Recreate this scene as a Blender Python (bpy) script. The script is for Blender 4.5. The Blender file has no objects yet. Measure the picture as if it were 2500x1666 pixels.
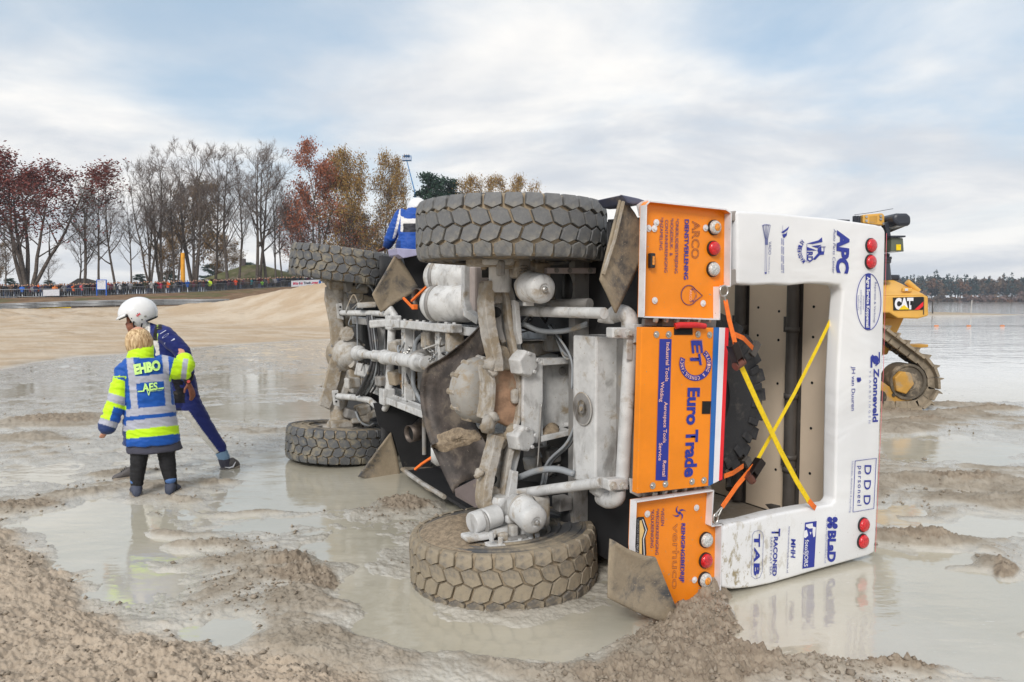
import bpy, bmesh, math, random
import numpy as np
from math import sin, cos, pi, radians, sqrt, atan2
from mathutils import Vector, Matrix

sc = bpy.context.scene
COL = sc.collection

# ------------------------------------------------------------------ camera
CAM_Z = 1.85
FPX, CX, CY = 1750.0, 1250.0, 833.0            # focal length and centre, in pixels of the 2500-wide photograph
PITCH = math.atan(100.0 / FPX)                 # tilted slightly down
cam_data = bpy.data.cameras.new("camera")
cam_data.sensor_width = 36.0
cam_data.lens = 36.0 * FPX / 2500.0
cam_data.clip_start = 0.05
cam_data.clip_end = 6000.0
cam = bpy.data.objects.new("camera", cam_data)
cam.location = (0, 0, CAM_Z)
cam.rotation_euler = (radians(90) - PITCH, 0, 0)
COL.objects.link(cam)
sc.camera = cam

# ------------------------------------------------------------------ sky, sun, exposure
SUN_EL, SUN_AZ = radians(35), radians(200)     # soft sun behind thin cloud, behind the camera to its left (clockwise from +Y)
world = bpy.data.worlds.new("World")
sc.world = world
world.use_nodes = True
SKY_OFF = (0.2, -4.6, 0.0)
def build_world():
    nt = world.node_tree
    N, L = nt.nodes, nt.links
    N.clear()
    out = N.new("ShaderNodeOutputWorld")
    bg = N.new("ShaderNodeBackground"); bg.inputs[1].default_value = 0.1
    sky = N.new("ShaderNodeTexSky"); sky.sky_type = 'NISHITA'; sky.sun_disc = False
    sky.sun_elevation = SUN_EL; sky.sun_rotation = SUN_AZ; sky.air_density = 1.0; sky.dust_density = 2.0; sky.ozone_density = 2.0
    tc = N.new("ShaderNodeTexCoord")
    sep = N.new("ShaderNodeSeparateXYZ"); L.new(tc.outputs['Generated'], sep.inputs[0])
    def math_(op, a, b=None, c=None):
        n = N.new("ShaderNodeMath"); n.operation = op
        for i, v in enumerate((a, b, c)):
            if v is None: continue
            if isinstance(v, (int, float)): n.inputs[i].default_value = v
            else: L.new(v, n.inputs[i])
        return n.outputs[0]
    zc = math_('MAXIMUM', sep.outputs[2], 0.0)
    zz = math_('ADD', zc, 0.17)
    comb = N.new("ShaderNodeCombineXYZ")
    L.new(math_('DIVIDE', sep.outputs[0], zz), comb.inputs[0])
    L.new(math_('DIVIDE', sep.outputs[1], zz), comb.inputs[1])
    def noise(scale, detail, rough, off, dist=0.0):
        mp = N.new("ShaderNodeMapping"); mp.inputs['Location'].default_value = off
        L.new(comb.outputs[0], mp.inputs[0])
        n = N.new("ShaderNodeTexNoise"); n.inputs['Scale'].default_value = scale
        n.inputs['Detail'].default_value = detail; n.inputs['Roughness'].default_value = rough
        n.inputs['Distortion'].default_value = dist
        L.new(mp.outputs[0], n.inputs['Vector'])
        return n.outputs[0]
    big = noise(0.42, 3, 0.5, SKY_OFF)
    mid = noise(1.3, 7, 0.55, (7.2, 2.1, 0.0), 0.25)
    cov = math_('ADD', math_('MULTIPLY', big, 0.72), math_('MULTIPLY', mid, 0.28))
    def ramp(fac, a, b):
        r = N.new("ShaderNodeMapRange"); r.interpolation_type = 'SMOOTHSTEP'
        L.new(fac, r.inputs[0]); r.inputs[1].default_value = a; r.inputs[2].default_value = b
        return r.outputs[0]
    cov2 = math_('ADD', math_('MULTIPLY', noise(0.42, 3, 0.5, (-3.4, 1.9, 0.0)), 0.72), math_('MULTIPLY', mid, 0.28))
    cover = math_('MULTIPLY', ramp(cov, 0.36, 0.515), ramp(cov2, 0.345, 0.495))
    thick = ramp(noise(0.95, 10, 0.6, (3.3, 9.7, 0.0), 0.35), 0.33, 0.66)
    def mix(f, a, b):
        m = N.new("ShaderNodeMix"); m.data_type = 'RGBA'
        if isinstance(f, float): m.inputs[0].default_value = f
        else: L.new(f, m.inputs[0])
        for i, v in ((6, a), (7, b)):
            if isinstance(v, tuple): m.inputs[i].default_value = v
            else: L.new(v, m.inputs[i])
        return m.outputs[2]
    cloud = mix(thick, (4.75, 5.02, 5.42, 1), (7.35, 7.2, 6.95, 1))
    blue = mix(0.60, sky.outputs[0], (4.0, 5.05, 5.9, 1))
    low = ramp(sep.outputs[2], 0.26, 0.04)                 # thin veil towards the horizon: cloud layers seen edge-on
    cover2 = math_('MAXIMUM', cover, low)
    L.new(mix(cover2, blue, cloud), bg.inputs[0])
    L.new(bg.outputs[0], out.inputs[0])
build_world()

sun_data = bpy.data.lights.new("sun", 'SUN')
sun_data.energy = 1.5
sun_data.angle = radians(18)
sun_data.color = (1.0, 0.96, 0.90)
sun = bpy.data.objects.new("sun", sun_data)
sun_dir = Vector((sin(SUN_AZ) * cos(SUN_EL), cos(SUN_AZ) * cos(SUN_EL), sin(SUN_EL)))
sun.rotation_euler = sun_dir.to_track_quat('Z', 'Y').to_euler()
sun.location = (-10, -20, 30)
COL.objects.link(sun)

vs = sc.view_settings
sc.display_settings.display_device = 'sRGB'
vs.view_transform = 'Standard'; vs.look = 'None'; vs.gamma = 1.0; vs.use_curve_mapping = False
vs.exposure = 0.55
sc.render.engine = 'CYCLES'
sc.cycles.use_denoising = True
sc.cycles.max_bounces = 6; sc.cycles.diffuse_bounces = 3; sc.cycles.glossy_bounces = 3; sc.cycles.transmission_bounces = 4
sc.cycles.transparent_max_bounces = 8
sc.cycles.caustics_reflective = False; sc.cycles.caustics_refractive = False

# ------------------------------------------------------------------ picking points
def ray(px, py):
    dx, dy = (px - CX) / FPX, -(py - CY) / FPX
    c, s = cos(PITCH), sin(PITCH)
    return Vector((dx, c + dy * s, -s + dy * c))
def G(px, py, z=0.0):                           # point of the level z seen there
    r = ray(px, py); t = (z - CAM_Z) / r.z
    return Vector((r.x * t, r.y * t, z))
def AT(px, py, Y):                              # point at distance Y in front of the camera seen there
    r = ray(px, py); t = Y / r.y
    return Vector((r.x * t, Y, CAM_Z + r.z * t))

# ------------------------------------------------------------------ materials
def lin(r, g=None, b=None):
    if g is None: r, g, b = r
    f = lambda c: (c / 255) / 12.92 if c / 255 <= 0.04045 else (((c / 255) + 0.055) / 1.055) ** 2.4
    return (f(r), f(g), f(b))
MATS = {}
class NT:
    def __init__(s, mat):
        s.nt = mat.node_tree; s.N = s.nt.nodes; s.L = s.nt.links
        s.b = s.N["Principled BSDF"]
    def coord(s, kind='Object'):
        n = s.N.new("ShaderNodeTexCoord"); return n.outputs[kind]
    def noise(s, scale, detail=5, rough=0.55, kind='Object', stretch=None, dist=0, off=None):
        n = s.N.new("ShaderNodeTexNoise"); n.inputs['Scale'].default_value = scale
        n.inputs['Detail'].default_value = detail; n.inputs['Roughness'].default_value = rough
        n.inputs['Distortion'].default_value = dist
        c = s.coord(kind)
        if stretch or off:
            m = s.N.new("ShaderNodeMapping")
            if stretch: m.inputs['Scale'].default_value = stretch
            if off: m.inputs['Location'].default_value = off
            s.L.new(c, m.inputs[0]); c = m.outputs[0]
        s.L.new(c, n.inputs['Vector'])
        return n.outputs[0]
    def ramp(s, f, a, b, lo=0.0, hi=1.0):
        r = s.N.new("ShaderNodeMapRange"); r.interpolation_type = 'SMOOTHSTEP'
        s.L.new(f, r.inputs[0])
        for i, v in zip((1, 2, 3, 4), (a, b, lo, hi)): r.inputs[i].default_value = v
        return r.outputs[0]
    def math(s, op, a, b=None):
        n = s.N.new("ShaderNodeMath"); n.operation = op
        for i, v in enumerate((a, b)):
            if v is None: continue
            if isinstance(v, (int, float)): n.inputs[i].default_value = v
            else: s.L.new(v, n.inputs[i])
        return n.outputs[0]
    def mix(s, f, a, b):
        m = s.N.new("ShaderNodeMix"); m.data_type = 'RGBA'
        if isinstance(f, (int, float)): m.inputs[0].default_value = f
        else: s.L.new(f, m.inputs[0])
        for i, v in ((6, a), (7, b)):
            if isinstance(v, tuple): m.inputs[i].default_value = (*v[:3], 1)
            else: s.L.new(v, m.inputs[i])
        return m.outputs[2]
    def attr(s, name, out='Fac'):
        n = s.N.new("ShaderNodeAttribute"); n.attribute_name = name; return n.outputs[out]
    def set(s, name, v):
        i = s.b.inputs[name]
        if isinstance(v, tuple): i.default_value = (*v[:3], 1)
        elif isinstance(v, (int, float)): i.default_value = v
        else: s.L.new(v, i)
    def bump(s, h, strength, dist=0.01):
        n = s.N.new("ShaderNodeBump"); n.inputs['Strength'].default_value = strength; n.inputs['Distance'].default_value = dist
        s.L.new(h, n.inputs['Height']); s.L.new(n.outputs[0], s.b.inputs['Normal'])
def newmat(name):
    m = bpy.data.materials.new(name); m.use_nodes = True; MATS[name] = m
    return m, NT(m)
MUDC = (0.36, 0.295, 0.215)
def pmat(name, col, rough=0.5, metal=0.0, var=0.12, vscale=6.0, mud=0.0, mscale=4.0, mudcol=MUDC, bump=0.0, bscale=60.0, spec=0.5, coat=0.0, speck=0.0, grime=0.0, kind='Object'):
    """paint or plastic: base colour with slight variation, an uneven film of dried mud (mud 0..1), specks of splash."""
    if name in MATS: return MATS[name]
    m, t = newmat(name)
    c = col
    dark = tuple(v * (1 - var) for v in col); lite = tuple(min(0.95, v * (1 + var * 0.5)) for v in col)
    c = t.mix(t.ramp(t.noise(vscale, 4, 0.6, kind), 0.35, 0.65), dark, lite)
    r = rough
    if mud > 0:
        f = t.ramp(t.noise(mscale, 9, 0.68, kind, dist=0.4), 0.72 - 0.48 * mud, 0.86 - 0.42 * mud)
        c = t.mix(f, c, t.mix(t.noise(35, 4, 0.6, kind), tuple(v * 0.72 for v in mudcol), tuple(v * 1.15 for v in mudcol)))
        r = t.math('MULTIPLY_ADD', f, 0.9 - rough); r.node.inputs[2].default_value = rough
    if grime > 0:                                  # greasy runs and stains
        g = t.ramp(t.noise(9, 6, .65, kind, stretch=(1.0, .35, 1.0), dist=.5), .50, .72, 0, grime)
        c = t.mix(g, c, (.10, .085, .07))
    if speck > 0:
        f2 = t.ramp(t.noise(55, 3, 0.5, kind), 0.74 - 0.12 * speck, 0.80 - 0.12 * speck)
        c = t.mix(f2, c, mudcol)
    t.set('Base Color', c); t.set('Roughness', r); t.set('Metallic', metal); t.set('Specular IOR Level', spec)
    if coat: t.set('Coat Weight', coat); t.set('Coat Roughness', 0.12)
    if bump: t.bump(t.noise(bscale, 6, 0.6, kind), bump, 0.01)
    return m

# ------------------------------------------------------------------ meshes
class MB:
    def __init__(s): s.v, s.f, s.m = [], [], []
    def add(s, vs_, fs, mi=0):
        o = len(s.v); s.v += [tuple(v) for v in vs_]
        s.f += [tuple(i + o for i in f) for f in fs]; s.m += [mi] * len(fs)
        return s
    def box(s, c, size, rot=None, mi=0):
        hx, hy, hz = (q / 2 for q in size); c = Vector(c)
        vs_ = [Vector((x, y, z)) for x in (-hx, hx) for y in (-hy, hy) for z in (-hz, hz)]
        if rot is not None: vs_ = [rot @ v for v in vs_]
        return s.add([v + c for v in vs_], [(0, 1, 3, 2), (4, 6, 7, 5), (0, 4, 5, 1), (2, 3, 7, 6), (0, 2, 6, 4), (1, 5, 7, 3)], mi)
    def bx(s, a, b, mi=0):                       # box between two corners
        a, b = Vector(a), Vector(b)
        return s.box((a + b) / 2, [abs(q) for q in (b - a)], None, mi)
    def prism(s, pts, n, mi=0):                  # planar polygon (3-D points) pushed along vector n
        k = len(pts); n = Vector(n); P = [Vector(p) for p in pts]
        fs = [tuple(range(k))[::-1], tuple(range(k, 2 * k))]
        fs += [(i, (i + 1) % k, k + (i + 1) % k, k + i) for i in range(k)]
        return s.add(P + [p + n for p in P], fs, mi)
    def tube(s, pts, r, n=8, mi=0, cap=True, flat=None):
        P = [Vector(p) for p in pts]; k = len(P)
        rs = r if isinstance(r, (list, tuple)) else [r] * k
        T = []
        for i in range(k):
            a, b = P[max(i - 1, 0)], P[min(i + 1, k - 1)]
            d = (b - a); T.append(d.normalized() if d.length > 1e-9 else Vector((0, 0, 1)))
        ref = Vector((0, 0, 1)) if abs(T[0].z) < 0.9 else Vector((1, 0, 0))
        if flat: ref = Vector(flat[0])
        u = (ref - T[0] * ref.dot(T[0])).normalized(); vs_ = []
        for i in range(k):
            u = u - T[i] * u.dot(T[i])
            u = u.normalized() if u.length > 1e-6 else T[i].orthogonal().normalized()
            w = T[i].cross(u)
            fu, fw = (1, 1) if not flat else (flat[1], flat[2])
            for j in range(n):
                a = 2 * pi * j / n + (pi / n if n == 4 else 0)
                vs_.append(P[i] + u * (cos(a) * rs[i] * fu) + w * (sin(a) * rs[i] * fw))
        fs = [(i * n + j, i * n + (j + 1) % n, (i + 1) * n + (j + 1) % n, (i + 1) * n + j) for i in range(k - 1) for j in range(n)]
        if cap: fs += [tuple(range(n))[::-1], tuple((k - 1) * n + j for j in range(n))]
        return s.add(vs_, fs, mi)
    def lathe(s, prof, o, axis, n=24, mi=0, cap=True):   # prof: (distance along axis, radius)
        a = Vector(axis).normalized(); u = a.orthogonal().normalized(); w = a.cross(u); o = Vector(o)
        vs_ = [o + a * d + (u * cos(2 * pi * j / n) + w * sin(2 * pi * j / n)) * r for d, r in prof for j in range(n)]
        k = len(prof)
        fs = [(i * n + j, i * n + (j + 1) % n, (i + 1) * n + (j + 1) % n, (i + 1) * n + j) for i in range(k - 1) for j in range(n)]
        if cap: fs += [tuple(range(n))[::-1], tuple((k - 1) * n + j for j in range(n))]
        return s.add(vs_, fs, mi)
    def grid(s, rows, mi=0, closed=False):       # rows of points -> quads
        k = len(rows[0]); vs_ = [p for r in rows for p in r]
        fs = []
        for i in range(len(rows) - 1):
            for j in range(k if closed else k - 1):
                fs.append((i * k + j, i * k + (j + 1) % k, (i + 1) * k + (j + 1) % k, (i + 1) * k + j))
        return s.add(vs_, fs, mi)
    def mesh(s, name):
        me = bpy.data.meshes.new(name); me.from_pydata(s.v, [], s.f)
        if any(s.m): me.polygons.foreach_set('material_index', s.m)
        return me
    def obj(s, name, mat, parent=None, smooth=None, bevel=0, seg=2, solid=0):
        me = s.mesh(name)
        bm = bmesh.new(); bm.from_mesh(me); bmesh.ops.recalc_face_normals(bm, faces=bm.faces); bm.to_mesh(me); bm.free()
        return mkobj(name, me, mat, parent, smooth, bevel, seg, solid)
def mkobj(name, me, mat, parent=None, smooth=None, bevel=0, seg=2, solid=0):
    for q in (mat if isinstance(mat, (list, tuple)) else [mat]): me.materials.append(q)
    o = bpy.data.objects.new(name, me); COL.objects.link(o)
    if parent is not None: o.parent = parent
    if smooth is not None:
        me.polygons.foreach_set('use_smooth', [True] * len(me.polygons))
        if smooth < 180: me.set_sharp_from_angle(angle=radians(smooth))
    if solid:
        md = o.modifiers.new("solid", 'SOLIDIFY'); md.thickness = solid; md.offset = 0
    if bevel:
        md = o.modifiers.new("bevel", 'BEVEL'); md.width = bevel; md.segments = seg; md.limit_method = 'ANGLE'; md.angle_limit = radians(35)
        md.harden_normals = False
    return o
def empty(name, loc=(0, 0, 0), parent=None):
    o = bpy.data.objects.new(name, None); COL.objects.link(o); o.location = loc; o.empty_display_size = 0.2
    if parent is not None: o.parent = parent
    return o
def tag(o, label=None, cat=None, group=None, kind=None):
    if label: o['label'] = label
    if cat: o['category'] = cat
    if group: o['group'] = group
    if kind: o['kind'] = kind
    return o
def link_copy(o, parent=None):
    c = o.copy(); COL.objects.link(c); c.parent = parent
    return c

# ------------------------------------------------------------------ noise in numpy
_rng = np.random.default_rng(7)
_perm = _rng.permutation(512)
_perm = np.concatenate([_perm, _perm, _perm])
_ga = _rng.uniform(0, 2 * pi, 512); _gx, _gy = np.cos(_ga), np.sin(_ga)
def perlin(x, y):
    xi = np.floor(x).astype(np.int64); yi = np.floor(y).astype(np.int64)
    xf = x - xi; yf = y - yi
    u = xf * xf * xf * (xf * (xf * 6 - 15) + 10); v = yf * yf * yf * (yf * (yf * 6 - 15) + 10)
    def g(ix, iy, fx, fy):
        h = _perm[(_perm[ix & 511] + iy) & 511]
        return _gx[h] * fx + _gy[h] * fy
    a = g(xi, yi, xf, yf); b = g(xi + 1, yi, xf - 1, yf)
    c = g(xi, yi + 1, xf, yf - 1); d = g(xi + 1, yi + 1, xf - 1, yf - 1)
    return 1.5 * ((a + (b - a) * u) + ((c + (d - c) * u) - (a + (b - a) * u)) * v)
def fbm(x, y, f=1.0, o=4, g=0.5, sx=0.0, sy=0.0):
    r = np.zeros_like(x); a = 1.0; t = 0.0
    for i in range(o):
        r += a * perlin(x * f + sx + 17.3 * i, y * f + sy - 9.1 * i); t += a; a *= g; f *= 2.03
    return r / t
def sstep(x, a, b):
    t = np.clip((x - a) / (b - a), 0, 1); return t * t * (3 - 2 * t)
def polydist(x, y, pts):                         # distance to a polyline, positive on its left
    best = np.full(x.shape, 1e9); side = np.zeros(x.shape)
    for (ax, ay), (bx, by) in zip(pts[:-1], pts[1:]):
        dx, dy = bx - ax, by - ay; l2 = dx * dx + dy * dy
        t = np.clip(((x - ax) * dx + (y - ay) * dy) / l2, 0, 1)
        d = np.hypot(x - ax - t * dx, y - ay - t * dy)
        s_ = np.sign(dx * (y - ay) - dy * (x - ax))
        m = d < best; best[m] = d[m]; side[m] = s_[m]
    return best * np.where(side == 0, 1, side)
# ------------------------------------------------------------------ ground, water
_PXC = np.array([-900, 0, 146, 293, 418, 520, 600, 680, 740, 790, 830, 1000, 1350, 1800, 3400], float)
_SH = np.array([15, 18.8, 22, 24, 26, 28, 29.5, 31, 32, 32.7, 33.3, 36, 45, 60, 70], float)          # where the sand begins
_CR = np.array([34, 38, 44, 46, 48, 48, 48, 47, 46.5, 46, 46, 47, 50, 66, 76], float)                  # crest of the sand ramp
_CZ = np.array([.3, .27, .64, .82, 1.22, 1.6, 2.04, 2.42, 2.73, 2.88, 2.92, 2.8, 2.0, -.6, -.6], float)
_CW = np.array([88, 92, 93.5, 96, 101, 106, 112, 117, 120, 121, 122, 124, 130, 140, 150], float)       # the crowd barrier
_CWZ = np.array([1.8, 2.06, 2.2, 2.5, 2.8, 3.12, 3.5, 3.85, 4.05, 4.2, 4.3, 4.6, 4.6, -.6, -.6], float)
def crowd_line(px):
    return float(np.interp(px, _PXC, _CW)), float(np.interp(px, _PXC, _CWZ))
def far_profile(px, Y):
    sh, cr, cz, cw, cwz = (np.interp(px, _PXC, a) for a in (_SH, _CR, _CZ, _CW, _CWZ))
    z = np.zeros_like(Y)
    foot = np.clip(cr - 5.5, sh + 2, None)
    zf = np.minimum(0.32, cz * 0.5)
    z = np.where(Y > sh, zf * sstep(Y, sh, foot) + 0.0, z)
    t = np.clip((Y - foot) / (cr - foot), 0, 1)
    ramp = zf + (cz - zf) * (t ** 1.35)
    z = np.where(Y > foot, ramp, z)
    back = np.minimum(cz, 0.45)
    z = np.where(Y > cr, cz + (back - cz) * sstep(Y, cr, cr + 4.0), z)
    rail = np.interp(px, [0, 200, 600], [0.78, 0.95, 1.35])
    lift = 0.45 + (rail - 0.45) * sstep(Y, 55, 74)
    z = np.where((Y > cr + 4), np.where(cz > 0, np.maximum(back, 0) * (1 - sstep(Y, cr + 4, 56)) + lift * sstep(Y, cr + 4, 56), back), z)
    up = sstep(Y, 77, cw - 2)
    z = np.where(Y > 76, np.where(cwz > 0, rail + (cwz - rail) * up, -0.8), z)
    z = np.where(Y > cw, np.where(cwz > 0, cwz + 0.010 * np.clip(Y - cw, 0, 60), -0.8), z)
    return z, sh
# pools (-) and mounds (+) of the churned mud: seen-at x, y, half width, half depth in metres, height
_BL = [(280, 1330, .55, .50, -.075), (190, 1260, .55, .45, -.06), (330, 1425, .38, .25, -.06), (520, 1555, .33, .15, -.075), (610, 1568, .30, .12, -.06),
       (900, 1190, .9, .8, -.08), (760, 1140, .9, .8, -.055), (850, 1330, .32, .35, -.09), (930, 1440, .32, .25, -.10), (1150, 1565, .6, .18, -.07), (1420, 1550, .45, .2, -.06),
       (1000, 1520, .3, .15, -.07), (660, 1215, .5, .35, -.03), (1880, 1490, .6, .35, -.09), (2050, 1480, .6, .5, -.09), (2200, 1500, .6, .45, -.08), (2360, 1500, .6, .6, -.07),
       (2010, 1590, .4, .15, -.06), (2260, 1420, .7, .4, -.06), (2200, 1255, .6, .3, -.06), (2400, 1285, .6, .3, -.05), (2250, 1100, .9, .8, -.05), (2350, 1080, 1.2, 1.0, -.04),
       (100, 1160, .7, .45, -.045), (620, 930, 2.0, 1.5, -.035), (700, 1000, 1.2, 1.0, -.04), (60, 960, 1.0, .9, -.03), (560, 1010, .8, .6, -.02), (640, 1120, .6, .4, -.03),
       (690, 1385, .16, .13, .09), (720, 1425, .28, .16, .06), (800, 1475, .35, .2, .05), (760, 1560, .45, .2, .04), (900, 1600, .5, .18, .035), (1150, 1640, .7, .12, .03),
       (1720, 1440, .22, .20, .20), (1700, 1540, .28, .2, .12), (1770, 1500, .25, .22, .10), (1800, 1610, .28, .16, .06), (1700, 1645, .45, .16, .06), (1590, 1585, .25, .12, .05),
       (2190, 1618, .26, .085, .10), (2340, 1185, .55, .22, .12), (2245, 1335, .35, .13, .13), (2330, 1385, .3, .08, .07), (2425, 1400, .13, .09, .09), (2130, 1050, .9, .3, .10), (2490, 1545, .15, .15, .10),
       (150, 1030, .8, .45, .10), (60, 1075, .45, .25, .07), (50, 1245, .45, .25, .08), (200, 1212, .35, .16, .06), (430, 1225, .35, .12, .05), (330, 1190, .6, .2, .03),
       (430, 1305, .28, .09, .07), (480, 1335, .30, .12, .07), (560, 1375, .25, .10, .04), (1000, 1232, .28, .2, .10), (860, 1250, .25, .1, .04), (620, 1255, .3, .1, .035),
       (1480, 1500, .2, .15, .0), (540, 1175, .35, .12, .04), (290, 1160, .4, .14, .05), (2050, 1640, .3, .1, .05), (2300, 990, 1.2, .4, .06), (2150, 1012, .8, .25, .10), (2260, 1030, .4, .14, .09), (2330, 1012, .35, .14, .09), (2420, 1003, .45, .14, .09), (2460, 1230, .5, .2, .06), (2150, 1190, .5, .15, .05), (2300, 1260, .5, .1, .06), (2080, 1420, .2, .07, .05), (2030, 1560, .15, .06, .04)]
_BANK = [tuple(G(*p)[:2]) for p in ((-700, 1180), (-250, 1255), (0, 1290), (90, 1370), (180, 1420), (225, 1490), (280, 1530), (400, 1572), (560, 1596), (700, 1625), (860, 1680), (1050, 1850))]
def ground_height(x, y, want=False):
    Y = np.maximum(y, 0.5); px = CX + FPX * x / Y
    px = np.where(y > 0.5, px, np.where(x < 0, -900, 3400)); px = np.clip(px, -900, 3400)
    d = np.hypot(x, y)
    far, sh = far_profile(px, y)
    sandm = sstep(y + 1.2 * fbm(x, y, .35, 3), sh - 0.6, sh + 1.8) * (np.interp(px, _PXC, _CZ) > -.3)
    # churned mud
    wx = x + .30 * fbm(x, y, .9, 3, sx=5); wy = y + .30 * fbm(x, y, .9, 3, sx=31)
    bias = np.full(x.shape, 0.014)
    for bpx, bpy_, rx, ry, h in _BL:
        c = G(bpx, bpy_)
        e = ((wx - c.x) / rx) ** 2 + ((wy - c.y) / ry) ** 2
        near = e < 12
        bias[near] += h * np.exp(-e[near])
    right = sstep(px, 1500, 1900)
    bias -= right * (0.040 * sstep(y, 11, 14) + 0.4 * sstep(y, 14, 28))
    bias += right * (1 - sstep(y, 10, 13)) * sstep(y, 5.0, 6.5) * (.014 + .016 * fbm(x, y * 2.2, .8, 4, .6, sx=401))
    bias -= (1 - right) * 0.010 * sstep(y, 9, 13)
    churn = fbm(wx, wy * 1.35, 1.3, 5, .55)
    ridg = 1 - 2 * np.abs(fbm(wx, wy, 2.6, 3, .5, sx=11))
    patch = sstep(fbm(x, y, .55, 3, sx=77), -.15, .35)
    clumps = fbm(wx, wy * 1.2, 4.2, 4, .6, sx=205)
    bias = np.where(bias > 0, bias, bias * .72)
    mud = bias + 0.030 * churn + 0.012 * ridg * patch + 0.027 * clumps
    # crumbs where the mud stands clear of the water
    up = sstep(mud, 0.012, 0.075)
    crumb = np.abs(fbm(x, y, 9.0, 4, .62, sx=3)) ; fine = fbm(x, y, 30.0, 3, .6, sx=9)
    mud += up * (0.065 * (crumb - .16) + 0.028 * (np.abs(fbm(x, y, 24.0, 3, .6, sx=19)) - .2) + 0.010 * fine)
    soft = sstep(mud, -.02, .012) * (1 - up)
    mud += soft * (0.010 * np.abs(fbm(x, y, 14.0, 3, .6, sx=33)) + .006 * np.abs(fbm(x, y, 34, 2, sx=39)) - .003)
    mud += 0.004 * fbm(x, y, 7.0, 3, .5, sx=21)
    # heaps of dug sand shoved up against the tail
    heap = np.zeros(x.shape)
    for bpx, bpy_, rx, ry in ((1715, 1450, .30, .26), (1700, 1545, .38, .26), (1800, 1612, .36, .20), (1690, 1648, .60, .20), (690, 1390, .17, .14), (735, 1430, .28, .14), (2190, 1618, .26, .09), (1000, 1232, .26, .18), (150, 1030, .7, .35), (2150, 1012, .7, .2), (2260, 1030, .35, .12), (2330, 1012, .3, .12), (2420, 1003, .4, .12), (2245, 1335, .28, .10), (2340, 1185, .45, .16), (2425, 1400, .12, .08), (2100, 1045, .5, .12), (60, 1240, .35, .18)):
        c = G(bpx, bpy_); heap = np.maximum(heap, np.exp(-((wx - c.x) / rx) ** 2 - ((wy - c.y) / ry) ** 2))
    heap = sstep(heap, .28, .55)
    mud += heap * (0.060 * (np.abs(fbm(x, y, 8.5, 4, .65, sx=163)) - .22) + 0.026 * (np.abs(fbm(x, y, 32, 3, .6, sx=171)) - .2))
    # the dug sand bank in front, left
    sd = polydist(x + .12 * fbm(x, y, 2.2, 4, sx=41), y + .12 * fbm(x, y, 2.2, 4, sx=51), _BANK)
    ins = np.clip(-sd, -1, 3)
    bank = np.where(ins > -.25, 0.02 + 0.07 * sstep(ins, -.05, .25) + 0.11 * sstep(ins, .2, 1.3), 0)
    bm_ = sstep(ins, -.16, .10) * (d < 12)
    clod = np.abs(fbm(x, y, 7.5, 4, .62, sx=63)); clod2 = np.abs(fbm(x, y, 30, 3, .6, sx=71))
    bank = bank + 0.065 * (clod - .2) + 0.024 * (clod2 - .2) + 0.006 * fbm(x, y, 60, 2, sx=81) + 0.05 * fbm(x, y, 1.4, 3, sx=91)
    mud = mud * (1 - bm_) + np.maximum(bank, mud * .3) * bm_
    # far sand and the bank under the trees
    rough = 0.13 * fbm(x, y, .45, 6, .62, sx=101) + 0.022 * np.abs(fbm(x, y * 1.6, 3.0, 4, .6, sx=13)) + 0.10 * np.abs(fbm(x, y * 1.4, .22, 3, .5, sx=141))
    behind = sstep(y, 47, 50) * (1 - sstep(y, 66, 73))
    rough += behind * (1.1 * np.abs(fbm(x, y, .16, 4, .5, sx=111)) - .1)
    rough *= 1 - .6 * sstep(y, 74, 80)
    farz = far + rough + 0.01
    z = mud * (1 - sandm) + np.maximum(farz, 0.012) * sandm
    lake = sstep(px, 1500, 1900) * sstep(y, 20, 40)
    z = z * (1 - lake) - 0.8 * lake
    # sand spit and far shore of the lake
    e = ((x - 45) / 22.0) ** 2 + ((y - 90 - .02 * (x - 45)) / 4.0) ** 2
    z = np.maximum(z, -0.8 + 1.25 * np.exp(-e * .55) + .03 * fbm(x, y, .8, 3))
    shore = sstep(d + 25 * fbm(x, y, .006, 3), 640, 668)
    z = z * (1 - shore) + shore * (0.5 + .01 * np.clip(d - 640, 0, 400))
    behind_cam = sstep(y, 1.5, -2.0)
    z = z * (1 - behind_cam) + behind_cam * (0.30 + 0.08 * fbm(x, y, 1.5, 4))
    if not want: return z
    litter = sstep(y + 2.0 * fbm(x, y, .25, 3), 75, 79) * (px < 1700)
    sand = np.clip(sandm + bm_ * .85 + behind_cam, 0, 1)
    spit = np.exp(-e * .5) > .3
    sand = np.where(spit, .45, sand)
    return z, sand, np.maximum(litter, shore), np.clip(bm_, 0, 1), heap
def gz(x, y):
    return float(ground_height(np.array([float(x)]), np.array([float(y)]))[0])

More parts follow.
